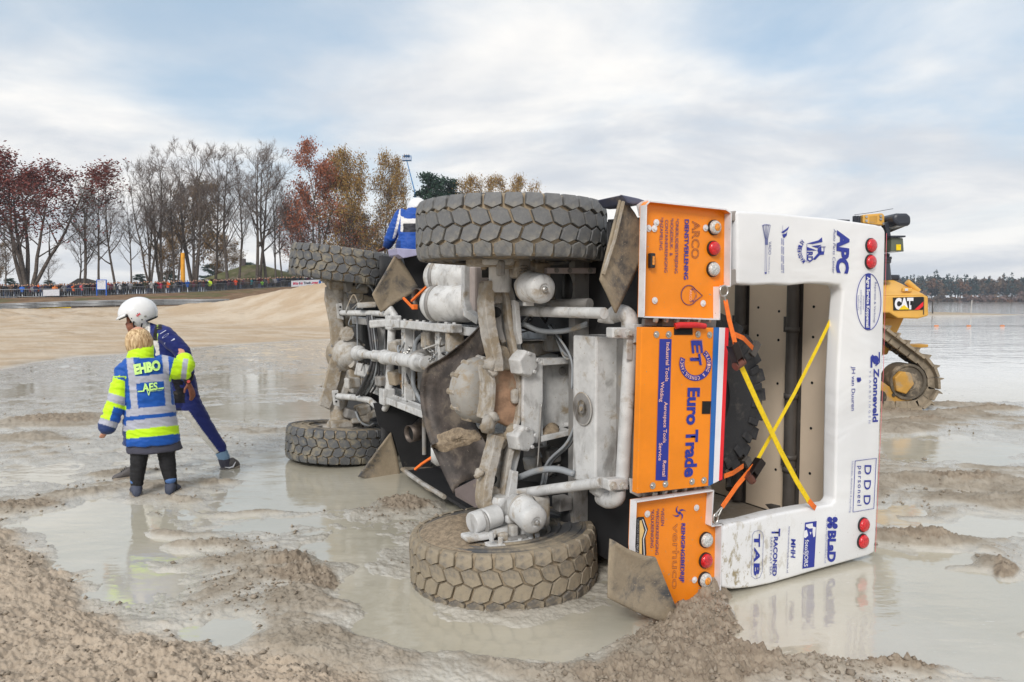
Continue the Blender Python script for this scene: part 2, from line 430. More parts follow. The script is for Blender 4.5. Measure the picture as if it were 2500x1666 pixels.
def mat_ground():
    m, t = newmat("mud_and_sand")
    sand, lit, bank = t.attr('sand'), t.attr('litter'), t.attr('bank')
    geo = t.N.new("ShaderNodeNewGeometry"); sep = t.N.new("ShaderNodeSeparateXYZ"); t.L.new(geo.outputs['Position'], sep.inputs[0])
    hz = sep.outputs[2]
    wet = t.ramp(t.math('ADD', hz, t.math('MULTIPLY', t.noise(3.0, 4), 0.02)), 0.055, 0.018)
    n1, n2, n3 = t.noise(2.2, 8, .65), t.noise(14, 6, .65), t.noise(70, 4, .6)
    mudc = t.mix(t.ramp(n1, .35, .65), (.285, .245, .195), (.40, .355, .295))
    mudc = t.mix(t.ramp(n2, .42, .7, 0, .5), mudc, (.20, .165, .125))
    wetc = t.mix(t.ramp(n1, .3, .7), (.42, .392, .335), (.53, .500, .440))
    mudc = t.mix(wet, mudc, wetc)
    mudc = t.mix(t.attr('heap'), mudc, t.mix(t.ramp(n2, .35, .65), (.235, .190, .145), (.35, .29, .225)))
    sc_ = t.mix(t.ramp(t.noise(.30, 6, .6, stretch=(1, 2.5, 1)), .38, .62), (.45, .345, .240), (.54, .455, .355))
    sc_ = t.mix(t.ramp(t.noise(3.5, 7, .7, stretch=(.5, 2.0, 1)), .5, .72, 0, .45), sc_, (.30, .235, .17))
    bk = t.mix(t.ramp(n2, .35, .65), (.40, .325, .250), (.52, .430, .335))
    sc_ = t.mix(bank, sc_, bk)
    sc_ = t.mix(t.ramp(n3, .55, .75, 0, .35), sc_, (.26, .19, .13))
    li = t.mix(t.ramp(t.noise(.5, 8, .7), .4, .6), (.155, .095, .06), (.23, .155, .095))
    li = t.mix(t.ramp(t.noise(.22, 4, .6, off=(4, 4, 0)), .52, .62, 0, .8), li, (.10, .105, .045))
    li = t.mix(t.ramp(n1, .55, .75, 0, .6), li, (.33, .25, .17))
    c = t.mix(lit, t.mix(sand, mudc, sc_), li)
    t.set('Base Color', c)
    dry = t.math('MAXIMUM', t.math('MAXIMUM', sand, t.attr('heap')), t.math('SUBTRACT', 1.0, wet))
    t.set('Roughness', t.ramp(dry, 0, 1, .10, .95))
    t.set('Specular IOR Level', t.ramp(dry, 0, 1, 1.0, .12))
    bp = t.math('ADD', t.math('MULTIPLY', n2, .5), t.math('MULTIPLY', n3, .35))
    t.bump(bp, .55, .02)
    return m
def mat_water():
    m, t = newmat("muddy_water")
    n = t.noise(.8, 5, .55)
    c = t.mix(t.ramp(n, .35, .65), (.47, .437, .350), (.55, .515, .43))
    # foam flecks and floating silt
    fl = t.ramp(t.noise(30, 3, .5, stretch=(.55, 1.3, 1)), .665, .71)
    fl = t.math('MULTIPLY', fl, t.ramp(t.noise(1.3, 3, .5, off=(9, 2, 0)), .45, .62))
    c = t.mix(t.math('MULTIPLY', fl, .75), c, (.62, .60, .53))
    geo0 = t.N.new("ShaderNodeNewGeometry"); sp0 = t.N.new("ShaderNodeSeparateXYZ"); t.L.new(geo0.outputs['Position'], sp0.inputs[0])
    c = t.mix(t.math('MULTIPLY', t.ramp(sp0.outputs[0], 3, 9), t.ramp(sp0.outputs[1], 10, 20)), c, (.66, .655, .64))   # open lake paler than the pools: bright sky reflection put into its colour
    t.set('Base Color', c)
    t.set('Roughness', t.ramp(t.noise(.6, 4, .6, off=(2, 7, 0)), .3, .7, .025, .075))
    t.set('IOR', 2.3)
    h = t.math('ADD', t.math('MULTIPLY', t.noise(3.2, 3, .5, stretch=(.7, 1.6, 1)), 1.0), t.math('MULTIPLY', t.noise(14, 3, .5, stretch=(.7, 1.5, 1)), .22))
    geo = t.N.new("ShaderNodeNewGeometry"); sp = t.N.new("ShaderNodeSeparateXYZ"); t.L.new(geo.outputs['Position'], sp.inputs[0])
    lake = t.math('MULTIPLY', t.ramp(sp.outputs[0], 5, 12), t.ramp(sp.outputs[1], 13, 24))
    wave = t.math('MULTIPLY', t.math('ADD', t.noise(1.1, 3, .55, stretch=(.5, 1.3, 1)), t.noise(.35, 2, .5, stretch=(.5, 1.3, 1))), t.math('MULTIPLY', lake, 7.0))
    h = t.math('ADD', h, wave)
    t.bump(h, .16, .03)
    return m
def build_ground():
    az_in = np.linspace(-39.5, 39.5, 900)
    az = np.concatenate([np.linspace(-180, -78, 26, endpoint=False), np.linspace(-78, -39.5, 70, endpoint=False), az_in,
                         np.linspace(39.5, 78, 71)[1:], np.linspace(78, 180, 27)[1:-1]])
    d1 = 2.9 * (1 / np.linspace(1, 2.9 / 62.0, 620) ** 1.0)          # even steps on the picture's ground
    rows = np.concatenate([np.linspace(.4, 2.9, 14, endpoint=False), d1[d1 < 30], np.geomspace(30, 62, 110, endpoint=False), np.geomspace(62, 150, 90, endpoint=False), np.geomspace(150, 3000, 40)])
    A, D = np.meshgrid(np.radians(az), rows)
    x = (D * np.sin(A)).ravel(); y = (D * np.cos(A)).ravel()
    z, sand, lit, bank, heap = ground_height(x, y, True)
    nc, nr = len(az), len(rows)
    v = np.stack([x, y, z], 1)
    i, j = np.meshgrid(np.arange(nr - 1), np.arange(nc), indexing='ij'); j2 = (j + 1) % nc
    f = np.stack([i * nc + j, i * nc + j2, (i + 1) * nc + j2, (i + 1) * nc + j], -1).reshape(-1, 4)[:, ::-1]
    me = bpy.data.meshes.new("ground")
    nv, nf = len(v), len(f)
    me.vertices.add(nv); me.vertices.foreach_set('co', v.astype(np.float32).ravel())
    me.loops.add(nf * 4); me.loops.foreach_set('vertex_index', f.astype(np.int32).ravel())
    me.polygons.add(nf); me.polygons.foreach_set('loop_start', np.arange(0, nf * 4, 4, dtype=np.int32))
    me.polygons.foreach_set('use_smooth', np.ones(nf, bool))
    me.update(calc_edges=True)
    for nme, arr in (('sand', sand), ('litter', lit), ('bank', bank), ('heap', heap)):
        a = me.attributes.new(nme, 'FLOAT', 'POINT'); a.data.foreach_set('value', arr.astype(np.float32))
    o = mkobj("ground", me, mat_ground()); tag(o, kind='structure')
    # water: one level sheet, shows wherever the ground dips below it
    mw = MB()
    R = [0.0, 3, 8, 30, 120, 400, 3000]
    n = 64
    rowsw = [[Vector((r * sin(2 * pi * k / n), r * cos(2 * pi * k / n), 0)) for k in range(n)] for r in R[1:]]
    mw.grid(rowsw, closed=True); mw.add(rowsw[0], [tuple(range(n))])
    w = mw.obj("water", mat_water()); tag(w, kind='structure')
build_ground()

def clods():
    """loose crumbs of mud and sand lying on the churned ground"""
    rng = np.random.default_rng(31); n = 60000
    d = 2.9 / rng.uniform(2.9 / 17.0, 1.0, n); a = np.radians(rng.uniform(-38, 38, n)); x, y = d * np.sin(a), d * np.cos(a)
    z, sand, lit, bank, heap = ground_height(x, y, True)
    dens = sstep(fbm(x, y, .9, 4, .6, sx=301), -.05, .45)
    ok = (((z > .004) & (z < .09) & (rng.random(n) < dens * .55)) | ((np.maximum(bank, heap) > .5) & (rng.random(n) < .12))) & (sand * (1 - bank) < .5)
    x, y, z, bank, heap, d = x[ok], y[ok], z[ok], bank[ok], heap[ok], d[ok]; k = len(x)
    r = (.004 + .013 * rng.random(k) ** 3.0) * np.where(rng.random(k) < .03, 1.8, 1.0) * (1 + d * .03)
    base = np.array([(1, 0, 0), (0, 1, 0), (-1, 0, 0), (0, -1, 0), (0, 0, 1), (0, 0, -.6), (.6, .6, .5), (-.6, -.6, .5)], float)[:6]
    fc = np.array([(0, 1, 4), (1, 2, 4), (2, 3, 4), (3, 0, 4), (1, 0, 5), (2, 1, 5), (3, 2, 5), (0, 3, 5)])
    ang = rng.uniform(0, 2 * pi, k); c, s_ = np.cos(ang), np.sin(ang)
    v = base[None] * rng.uniform(.55, 1.35, (k, 6, 1)); v[:, :, 2] *= rng.uniform(.5, 1.0, (k, 1))
    X = (v[:, :, 0] * c[:, None] - v[:, :, 1] * s_[:, None]) * r[:, None] + x[:, None]; Y = (v[:, :, 0] * s_[:, None] + v[:, :, 1] * c[:, None]) * r[:, None] + y[:, None]; Z = v[:, :, 2] * r[:, None] + (z + r * .25)[:, None]
    V_ = np.stack([X, Y, Z], -1).reshape(-1, 3); F_ = (fc[None] + (np.arange(k) * 6)[:, None, None]).reshape(-1, 3)
    me = bpy.data.meshes.new("mud_clods"); me.from_pydata(V_.tolist(), [], F_.tolist()); me.polygons.foreach_set('use_smooth', [True] * len(me.polygons))
    m, t = newmat("mud_crumbs"); ri = t.N.new("ShaderNodeNewGeometry").outputs['Random Per Island']
    t.set('Base Color', t.mix(ri, (.22, .182, .14), (.37, .31, .245))); t.set('Roughness', .9)
    tag(mkobj("mud_clods", me, m), "crumbs of mud strewn over the churned ground", "mud", kind='stuff')
clods()
# ------------------------------------------------------------------ the overturned truck
# truck axes: x forward from the rear axle, y the height above the ground (it lies on its right side), z up from the axle towards the roof
YAW = radians(28)
TF, TU = Vector((-sin(YAW), cos(YAW), 0)), Vector((cos(YAW), sin(YAW), 0))
TO = Vector((-0.03, 4.77, 0))
truck = empty("overturned_truck", TO)
truck.rotation_euler = Matrix((TF, (0, 0, 1), TU)).transposed().to_euler()
tag(truck, "white and orange off-road race truck lying on its side in the mud", "truck")
CAMT = Vector(((Vector((0, 0, 0)) - TO).dot(TF), CAM_Z, (Vector((0, 0, 0)) - TO).dot(TU)))
def T(px, py, s=None, h=None, y=None):           # truck point seen there, on the plane x=s, z=h or y=y
    r = ray(px, py); q = Vector((r.dot(TF), r.z, r.dot(TU)))
    if s is not None: k = (s - CAMT.x) / q.x
    elif h is not None: k = (h - CAMT.z) / q.z
    else: k = (y - CAMT.y) / q.y
    return CAMT + q * k
W_PAINT = lin(226, 226, 228)
m_white = pmat("white_chassis_paint", (.60, .60, .595), .45, mud=.40, mscale=6, speck=.5, var=.14, vscale=9, grime=.6)
m_whitemud = pmat("white_paint_under_mud", (.50, .49, .47), .55, grime=.7, mud=.66, mscale=3.2, speck=.5)
m_mudmetal = pmat("mud_caked_metal", (.47, .44, .40), .75, mud=.66, mscale=7, bump=.8, bscale=35, speck=.8, grime=.5)
m_grey = pmat("grey_dusty_metal", (.30, .29, .28), .55, metal=.2, mud=.4, mscale=6, grime=.8)
m_dark = pmat("black_dusty_plastic", (.022, .022, .024), .6, mud=.18, mscale=3)
m_hole = pmat("black_inside", (.008, .008, .008), .9)
m_skid = pmat("brown_worn_steel", (.075, .060, .052), .55, metal=.2, mud=.46, mscale=4.5, var=.45, vscale=9, bump=.3, bscale=30, speck=.6, mudcol=(.20, .165, .13))
m_rust = pmat("rusty_sandy_plate", (.36, .22, .14), .7, mud=.45, mscale=5, var=.3, vscale=14)
m_orange = pmat("orange_panel_paint", (.90, .265, .012), .32, var=.08, vscale=3, speck=.3, mud=.05, mscale=9, spec=.4)
m_orange2 = pmat("orange_panel_paint_low", (.90, .255, .010), .36, var=.05, speck=.55, mud=.05, mscale=6)
m_wedge = pmat("white_panel_edge", (.74, .73, .75), .4, mud=.12, mscale=12, speck=.5)
m_blue = pmat("blue_print", lin(38, 52, 150), .45, var=.04)
m_navy = pmat("navy_print", lin(52, 40, 120), .45, var=.04)
m_pale = pmat("pale_print", lin(240, 190, 180), .5, var=.03)
m_fblue = pmat("flag_blue", lin(38, 105, 180), .4, var=.05)
m_fwhite = pmat("flag_white", lin(232, 232, 238), .4, var=.03)
m_fred = pmat("flag_red", lin(235, 35, 45), .4, var=.05)
m_bolt = pmat("zinc_bolt", (.55, .54, .52), .3, metal=.8)
m_hose = pmat("grey_hose", (.30, .32, .34), .5, mud=.35, mscale=8)
m_cable = pmat("dark_cable", (.06, .06, .065), .5, mud=.3, mscale=8)
m_strapo = pmat("orange_webbing", lin(250, 120, 40), .75, var=.15, vscale=40)
m_strapy = pmat("yellow_webbing", lin(240, 205, 20), .75, var=.10, vscale=40)
m_beige = pmat("beige_roof_board", (.76, .625, .485), .6, mud=.08, mscale=2.5, var=.06, vscale=1.5, mudcol=(.30, .24, .13))
m_post = pmat("grey_brown_post", (.085, .075, .068), .55, mud=.2, mscale=6)
m_flap = pmat("sandy_rubber_flap", (.075, .078, .085), .65, mud=.80, mscale=3.0, mudcol=(.34, .275, .195), bump=.35, bscale=90, speck=.9)
m_cab = pmat("purple_blue_body", lin(60, 50, 130), .35, mud=.15)
m_redh = pmat("red_handle_paint", lin(205, 30, 35), .35)
def tarp_mat():
    m, t = newmat("white_tarpaulin")
    base = t.mix(t.ramp(t.noise(1.2, 4, .5), .35, .65), (.74, .745, .76), (.82, .82, .825))
    geo = t.coord('Object'); sep = t.N.new("ShaderNodeSeparateXYZ"); t.L.new(geo, sep.inputs[0])
    low = t.ramp(sep.outputs[1], .75, .12); left = t.ramp(sep.outputs[2], 1.75, 1.05)
    f = t.math('MULTIPLY', t.math('MULTIPLY', low, left), t.ramp(t.noise(16, 7, .7, stretch=(1, .6, 1)), .50, .62))
    f2 = t.math('MULTIPLY', low, t.ramp(t.noise(60, 3, .5), .70, .74))
    c = t.mix(f, base, (.33, .275, .17)); c = t.mix(f2, c, (.2, .17, .12))
    t.set('Base Color', c); t.set('Roughness', .42); t.set('Specular IOR Level', .4)
    t.bump(t.noise(1.5, 3, .5, dist=.9, stretch=(1, 1, .5)), .55, .06)
    return m
m_tarp = tarp_mat()
def rubber(name, base, dust, amt, scale=7):
    m, t = newmat(name)
    f = t.ramp(t.noise(scale, 8, .7), .62 - .4 * amt, .80 - .35 * amt)
    c = t.mix(t.noise(90, 3, .6), tuple(v * .8 for v in base), tuple(v * 1.25 for v in base))
    c = t.mix(f, c, t.mix(t.noise(40, 4), tuple(v * .75 for v in dust), tuple(v * 1.1 for v in dust)))
    t.set('Base Color', c); t.set('Roughness', t.ramp(f, 0, 1, .62, .95)); t.set('Specular IOR Level', .3)
    t.bump(t.noise(120, 4, .6), .25, .005)
    return m
m_tread = rubber("dusty_rubber", (.155, .157, .16), (.275, .262, .235), .44)
m_treadmud = rubber("muddy_rubber", (.10, .10, .105), (.34, .285, .21), .74, 6)
m_carc = rubber("rubber_with_sand", (.10, .09, .08), (.38, .305, .215), .92, 9)
m_side = rubber("tyre_sidewall", (.075, .077, .082), (.34, .285, .21), .55, 3.0)
m_spare = rubber("wet_black_rubber", (.035, .035, .038), (.12, .11, .10), .25, 6)

# ---- wheels
R_T, W_T, NP = 0.63, 0.36, 32
PITCHL = 2 * pi * R_T / NP
CEN = [(-.60, .012), (-.05, -.014), (.40, .012), (.62, .085), (.12, .110), (-.38, .085)]
SHO = [(-.50, .110), (0, .085), (.50, .110), (.50, .165), (.42, .190), (-.42, .190), (-.50, .165)]
def block_mesh(name, poly, mirror, r0=R_T - .026, r1=R_T):
    """one tread block of the wheel, around the wheel's y axis, at angle 0"""
    vs_ = []; k = len(poly); sg = -1 if mirror else 1
    ux = sum(p[0] for p in poly) / k; vx = sum(p[1] for p in poly) / k
    for (r, sh) in ((r0 - .006, .895), (r1 - .005, .875), (r1, .835)):
        for (u, v) in poly:
            uu, vv = ux + (u - ux) * sh, vx + (v - vx) * sh
            a = uu * PITCHL / R_T; rr = r - (0.012 * max(0, (abs(vv) - .13) / .05) ** 2 * 1.6)
            vs_.append((rr * cos(a), vv * sg, rr * sin(a)))
    fs = []
    for q in range(2):
        fs += [(q * k + i, q * k + (i + 1) % k, (q + 1) * k + (i + 1) % k, (q + 1) * k + i) for i in range(k)]
    fs.append(tuple(2 * k + i for i in range(k)))
    me = bpy.data.meshes.new(name); me.from_pydata(vs_, [], fs)
    bm = bmesh.new(); bm.from_mesh(me); bmesh.ops.recalc_face_normals(bm, faces=bm.faces); bm.to_mesh(me); bm.free()
    return me
BLK = [(block_mesh("tread_block", CEN, False), .0), (block_mesh("tread_block", SHO, False), .62), (block_mesh("tread_block", CEN, True), .5), (block_mesh("tread_block", SHO, True), .12)]
def wheel(loc, rot, blockmat, single, label=None):
    w = empty("wheel", loc, truck); w.rotation_euler = rot
    if label: w['label'] = label
    mb = MB()
    prof = [(-.15, .30), (-.165, .34), (-.180, .42), (-.186, .50), (-.182, .565), (-.172, .598), (-.12, .604), (0, .606), (.12, .604), (.172, .598), (.182, .565), (.186, .50), (.180, .42), (.165, .34), (.15, .30)]
    mb.lathe(prof, (0, 0, 0), (0, 1, 0), 64, cap=False)
    t = mb.obj("tyre", [m_side, m_carc], w, smooth=50)
    t.data.polygons.foreach_set('material_index', [1 if abs(sum(t.data.vertices[i].co.y for i in p.vertices) / 4) < .178 and sum((t.data.vertices[i].co.x ** 2 + t.data.vertices[i].co.z ** 2) ** .5 for i in p.vertices) / 4 > .56 else 0 for p in t.data.polygons])
    for sg in (-1, 1):                                    # raised rings on the sidewall
        mr = MB()
        for rr in (.385, .46, .53):
            mr.lathe([(sg * .178, rr - .012), (sg * .190, rr - .006), (sg * .190, rr + .006), (sg * .178, rr + .012)], (0, 0, 0), (0, 1, 0), 48, cap=False)
        mr.obj("sidewall_ring", m_side, w, smooth=40)
    mr = MB(); mr.lathe([(-.16, .325), (-.15, .30), (-.05, .285), (-.03, .10), (.03, .10), (.05, .285), (.15, .30), (.16, .325)], (0, 0, 0), (0, 1, 0), 40, cap=False)
    mr.lathe([(-.12, .0), (-.12, .17), (-.03, .19), (.03, .19), (.12, .17), (.12, .0)], (0, 0, 0), (0, 1, 0), 24, cap=False)
    mr.obj("rim", m_whitemud, w, smooth=40)
    if single:
        for me, ph in BLK:
            if not me.materials: me.materials.append(None)
            for k in range(NP):
                o = bpy.data.objects.new("tread_block", me); COL.objects.link(o); o.parent = w
                o.rotation_euler = (0, (k + ph) * 2 * pi / NP, 0)
                o.material_slots[0].link = 'OBJECT'; o.material_slots[0].material = blockmat
    else:
        mt = MB()
        for me, ph in BLK:
            for k in range(NP):
                M = Matrix.Rotation((k + ph) * 2 * pi / NP, 3, 'Y')
                mt.add([M @ v.co for v in me.vertices], [tuple(p.vertices) for p in me.polygons])
        tag(mt.obj("tread", blockmat, w), kind='stuff')
    return w
YT, YB = 2.29, .165
m_treadf = rubber("dusty_rubber_front", (.115, .118, .124), (.30, .265, .20), .40)
wheel((0.0, YT, .03), (radians(0), 0, 0), m_tread, True, "upper rear wheel with grey dusty tread blocks")
wheel((0.0, .138, -.03), (radians(-1), 0, radians(-3)), m_treadmud, True, "lower rear wheel half sunk and caked in mud")
WB = 4.12
wheel((WB, YT - .04, 0.02), (radians(6.5), 0, radians(3)), m_treadf, False, "upper front wheel")
wheel((WB, YB + .03, -.06), (radians(4), 0, radians(-2)), m_treadf, False, "lower front wheel standing in brown water")
def spare():
    w = empty("spare_wheel", (-.50, 1.19, 1.10), truck); w.scale = (.96, .96, .96)
    w.rotation_euler = (0, 0, radians(90))               # wheel axis along the truck
    mb = MB()
    mb.lathe([(-.15, .28), (-.17, .42), (-.175, .52), (-.16, .57), (0, .585), (.16, .57), (.175, .52), (.17, .42), (.15, .28)], (0, 0, 0), (0, 1, 0), 56, cap=False)
    mb.obj("tyre", m_spare, w, smooth=50)
    mb = MB(); rnd = random.Random(3)
    for k in range(26):
        for q, (v0, v1, r0, r1) in enumerate(((-.172, -.10, .535, .625), (-.09, -.005, .57, .635), (.005, .09, .57, .635), (.10, .172, .535, .625))):
            a0 = (k + (.5 if q % 2 else 0)) * 2 * pi / 26; da = .082
            ring = []
            for (rr, f) in ((r0, 1.0), (r1, .86)):
                for (aa, vv) in ((-1, v0), (1, v0 + .012), (1, v1), (-1, v1 - .012)):
                    a = a0 + aa * da * f; ring.append((rr * cos(a), vv * (1.0 if rr == r0 else .97), rr * sin(a)))
            mb.add(ring, [(4, 5, 6, 7), (0, 1, 5, 4), (1, 2, 6, 5), (2, 3, 7, 6), (3, 0, 4, 7)])
        for sg in (-1, 1):                               # side biters
            a = k * 2 * pi / 26
            for da in (-.05,):
                P = [(r_ * cos(a + da + e), sg * yy, r_ * sin(a + da + e)) for r_, yy in ((.47, .172), (.56, .170), (.56, .192), (.48, .188)) for e in (0, .10)]
                mb.add(P, [(0, 2, 3, 1), (2, 4, 5, 3), (4, 6, 7, 5), (6, 0, 1, 7), (0, 6, 4, 2), (1, 3, 5, 7)])
    tag(mb.obj("tread", m_spare, w, bevel=.006), kind='stuff')
    mb = MB(); mb.lathe([(-.14, .29), (-.10, .26), (-.06, .10), (-.06, 0.0)], (0, 0, 0), (0, 1, 0), 32, cap=False)
    mb.lathe([(.14, .29), (.10, .26), (.06, .10), (.06, 0.0)], (0, 0, 0), (0, 1, 0), 32, cap=False)
    mb.obj("rim", m_dark, w, smooth=40)
spare()

# ---- helpers for parts seen at a place
def tt(name, pts, r, mat, n=10, smooth=60, parent=None, **k):
    mb = MB(); mb.tube([T(p[0], p[1], **p[2]) for p in pts], r, n, **k)
    return mb.obj(name, mat, parent or truck, smooth=smooth)
def curve(pts, n=8):                              # Catmull-Rom through 3-D points
    P = [Vector(p) for p in pts]; P = [P[0] * 2 - P[1]] + P + [P[-1] * 2 - P[-2]]; out = []
    for i in range(1, len(P) - 2):
        for k in range(n):
            t = k / n
            out.append(.5 * ((2 * P[i]) + (-P[i - 1] + P[i + 1]) * t + (2 * P[i - 1] - 5 * P[i] + 4 * P[i + 1] - P[i + 2]) * t * t + (-P[i - 1] + 3 * P[i] - 3 * P[i + 1] + P[i + 2]) * t ** 3))
    return out + [P[-2]]
def hose(name, pts, r, mat, n=6, par=None):
    mb = MB(); mb.tube(curve([T(p[0], p[1], **p[2]) for p in pts], 6), r, n)
    return mb.obj(name, mat, par or truck, smooth=180)
def plate(name, pix, mat, thick, s=None, h=None, bevel=.006, parent=None):
    P = [T(px, py, s=s, h=h) for px, py in pix]
    nrm = Vector((thick, 0, 0)) if s is not None else Vector((0, 0, thick))
    mb = MB(); mb.prism(P, nrm)
    return mb.obj(name, mat, parent or truck, bevel=bevel)
def bolts(pix, r, ln, mat, parent, s=None, name="bolt"):
    for px, py in pix:
        mb = MB(); c = T(px, py, s=s)
        mb.lathe([(0, r * 1.5), (-ln * .25, r * 1.5), (-ln * .3, r), (-ln, r), (-ln, 0)], c, (1, 0, 0), 8)
        mb.obj(name, mat, parent)

# ---- chassis
def chassis():
    for y in (.84, 1.60):                          # two channel rails
        mb = MB()
        a, b = .12, 5.3
        mb.bx((a, y - .035, .16), (b, y - .028, .38)); 
        mb.bx((a, y - .028, .16), (b, y + .035, .17)); mb.bx((a, y - .028, .37), (b, y + .035, .38))
        mb.obj("frame_rail", m_white, truck, bevel=.003)
    for s, w in ((2.45, .11), (1.57, .10), (3.35, .08)):
        mb = MB(); mb.bx((s - w / 2, .865, .13), (s + w / 2, 1.575, .21)); mb.bx((s - w / 2 - .03, .865, .21), (s + w / 2 + .03, 1.575, .225))
        o = mb.obj("cross_member", m_white, truck, bevel=.006)
        for yy in (.92, 1.02, 1.40, 1.52):
            mb = MB(); mb.lathe([(.0, .014), (-.015, .014), (-.015, 0)], (s, yy, .13), (0, 0, 1), 8); mb.obj("bolt", m_bolt, o)
    # rail lower lip in front of the tanks
    mb = MB(); mb.bx((1.05, 1.585, .05), (2.72, 1.655, .14)); mb.obj("frame_beam", m_white, truck, bevel=.008)
    for k in range(9):
        mb = MB(); c = (1.12 + k * .17, 1.655, .10); mb.lathe([(0, .016), (.014, .016), (.014, 0)], c, (0, 1, 0), 8); mb.obj("bolt", m_white, truck)
    mb = MB(); mb.bx((1.75, .80, .05), (2.75, .865, .14)); mb.obj("frame_beam", m_white, truck, bevel=.008)
    # tubes and elbows beside the front axle
    tt("link_tube", [(834, 764, dict(s=3.85)), (900, 765, dict(s=3.4)), (946, 767, dict(s=3.05))], .032, m_white)
    tt("tube_elbow", [(946, 767, dict(s=3.05)), (955, 757, dict(s=3.0)), (962, 768, dict(s=2.97)), (961, 800, dict(s=2.95))], .042, m_white)
    mb = MB(); c = T(960, 788, s=2.95); mb.box(c, (.16, .15, .13)); mb.obj("rubber_mount_block", m_white, truck, bevel=.012)
    tt("support_tube", [(957, 800, dict(s=2.95)), (952, 905, dict(s=2.95)), (948, 975, dict(s=2.95))], .045, m_white)
    mb = MB(); c = T(945, 968, s=2.95); mb.box(c, (.16, .17, .13)); mb.obj("rubber_mount_block", m_white, truck, bevel=.012)
    tt("link_tube", [(826, 968, dict(s=3.85)), (870, 971, dict(s=3.5)), (903, 978, dict(s=3.3)), (925, 997, dict(s=3.1)), (940, 998, dict(s=3.0)), (947, 982, dict(s=2.95))], .036, m_white)
    # drive shaft from transfer case to front axle
    d0, d1 = T(872, 862, h=-.02), T(1045, 888, h=.05)
    ax = (d1 - d0)
    mb = MB(); L = ax.length
    mb.lathe([(.0, .06), (.03, .085), (.06, .085), (.10, .05), (.28, .05), (.34, .042), (L * .43, .042), (L * .44, .075), (L * .47, .075), (L * .48, .062), (L * .86, .062), (L * .87, .085), (L * .90, .085), (L * .94, .05), (L, .07), (L, 0)], d0, ax, 24)
    sh = mb.obj("drive_shaft", m_white, truck, smooth=35)
    for f in (.445, .87):
        for k in range(8):
            a = k * pi / 4; n = ax.normalized(); u = n.orthogonal().normalized(); w = n.cross(u)
            c = d0 + ax * f + (u * cos(a) + w * sin(a)) * .066
            mb = MB(); mb.lathe([(-.012, .010), (.035, .010)], c, n, 6); mb.obj("flange_bolt", m_bolt, sh)
    # transfer case and engine lumps up in the frame
    mb = MB(); mb.lathe([(0, .10), (.04, .17), (.20, .19), (.34, .15), (.38, .08), (.38, 0)], (1.35, 1.17, .16), (.35, 0, 1), 20); mb.obj("transfer_case", m_grey, truck, smooth=40)
    mb = MB(); mb.bx((1.7, .95, .24), (2.4, 1.45, .48)); mb.obj("gearbox", m_grey, truck, bevel=.05)
    for k, yy in enumerate((1.00, 1.09, 1.30)):
        mb = MB(); mb.lathe([(0, 0), (0, .045), (.20, .045), (.21, .03), (.21, 0)], (2.55 + .05 * k, yy, .16), (0.2, 0, 1), 16)
        mb.obj("oil_filter", pmat("brown_filter", (.30, .17, .07), .5, mud=.3), truck, smooth=40)
    # chains
    for a, b in ((T(985, 860, s=2.2), T(1002, 846, s=2.1)), (T(1048, 880, s=1.5), T(1075, 845, s=1.6)), (T(1040, 845, s=1.7), T(1078, 862, s=1.6))):
        mb = MB(); n = 8
        for k in range(n):
            c = a.lerp(b, (k + .5) / n) - Vector((0, .03 * sin(pi * (k + .5) / n), 0)); d = (b - a).normalized(); o = d.orthogonal().normalized(); w = d.cross(o)
            if k % 2: o, w = w, o
            ln = (b - a).length / n * .72
            ring = [c + d * (ln * cos(q * pi / 4)) + o * (.016 * sin(q * pi / 4)) for q in range(9)]
            mb.tube(ring, .006, 5, cap=False)
        mb.obj("chain", m_bolt, truck, smooth=60)
    # rear: links, hoses
    tt("link_tube", [(1270, 760, dict(s=.05)), (1475, 765, dict(s=-.82))], .034, m_white, 14)
    tt("link_tube", [(1248, 1208, dict(s=.05)), (1470, 1178, dict(s=-.75))], .034, m_white, 14)
    tt("frame_tube", [(1260, 745, dict(s=.25)), (1440, 742, dict(s=-.45))], .035, m_grey, 12)
    hose("air_hose", [(1275, 790, dict(s=.0)), (1320, 808, dict(s=-.1)), (1380, 808, dict(s=-.3)), (1432, 792, dict(s=-.5))], .018, m_hose, 8)
    hose("air_hose", [(1262, 1168, dict(s=.0)), (1310, 1150, dict(s=-.15)), (1360, 1146, dict(s=-.3)), (1402, 1158, dict(s=-.42))], .022, m_hose, 8)
    rnd = random.Random(5)
    for k in range(9):
        o = rnd.uniform(-6, 6)
        hose("cable", [(1345 + o, 795, dict(s=-.05)), (1372 + o, 850 + 4 * o, dict(s=-.2)), (1398 + o * .5, 880, dict(s=-.33)), (1402 + o, 950, dict(s=-.36))], rnd.uniform(.006, .011), rnd.choice((m_hose, m_cable, m_hose)))
    for k in range(8):
        o = rnd.uniform(-8, 8)
        hose("cable", [(1405 + o * .4, 1040, dict(s=-.36)), (1385 + o, 1085, dict(s=-.28)), (1340 + o, 1130, dict(s=-.1)), (1325 + o, 1185, dict(s=-.05))], rnd.uniform(.006, .011), rnd.choice((m_hose, m_cable, m_hose)))
    for k in range(10):
        o = rnd.uniform(-9, 9)
        hose("cable", [(905 + o, 770, dict(s=3.3)), (913 + o, 830, dict(s=3.2)), (917 + o, 890 + o, dict(s=3.1)), (905 + 2 * o, 935, dict(s=3.2)), (888 + 2 * o, 965, dict(s=3.4))], rnd.uniform(.009, .017), rnd.choice((m_hose, m_cable, m_hose)))
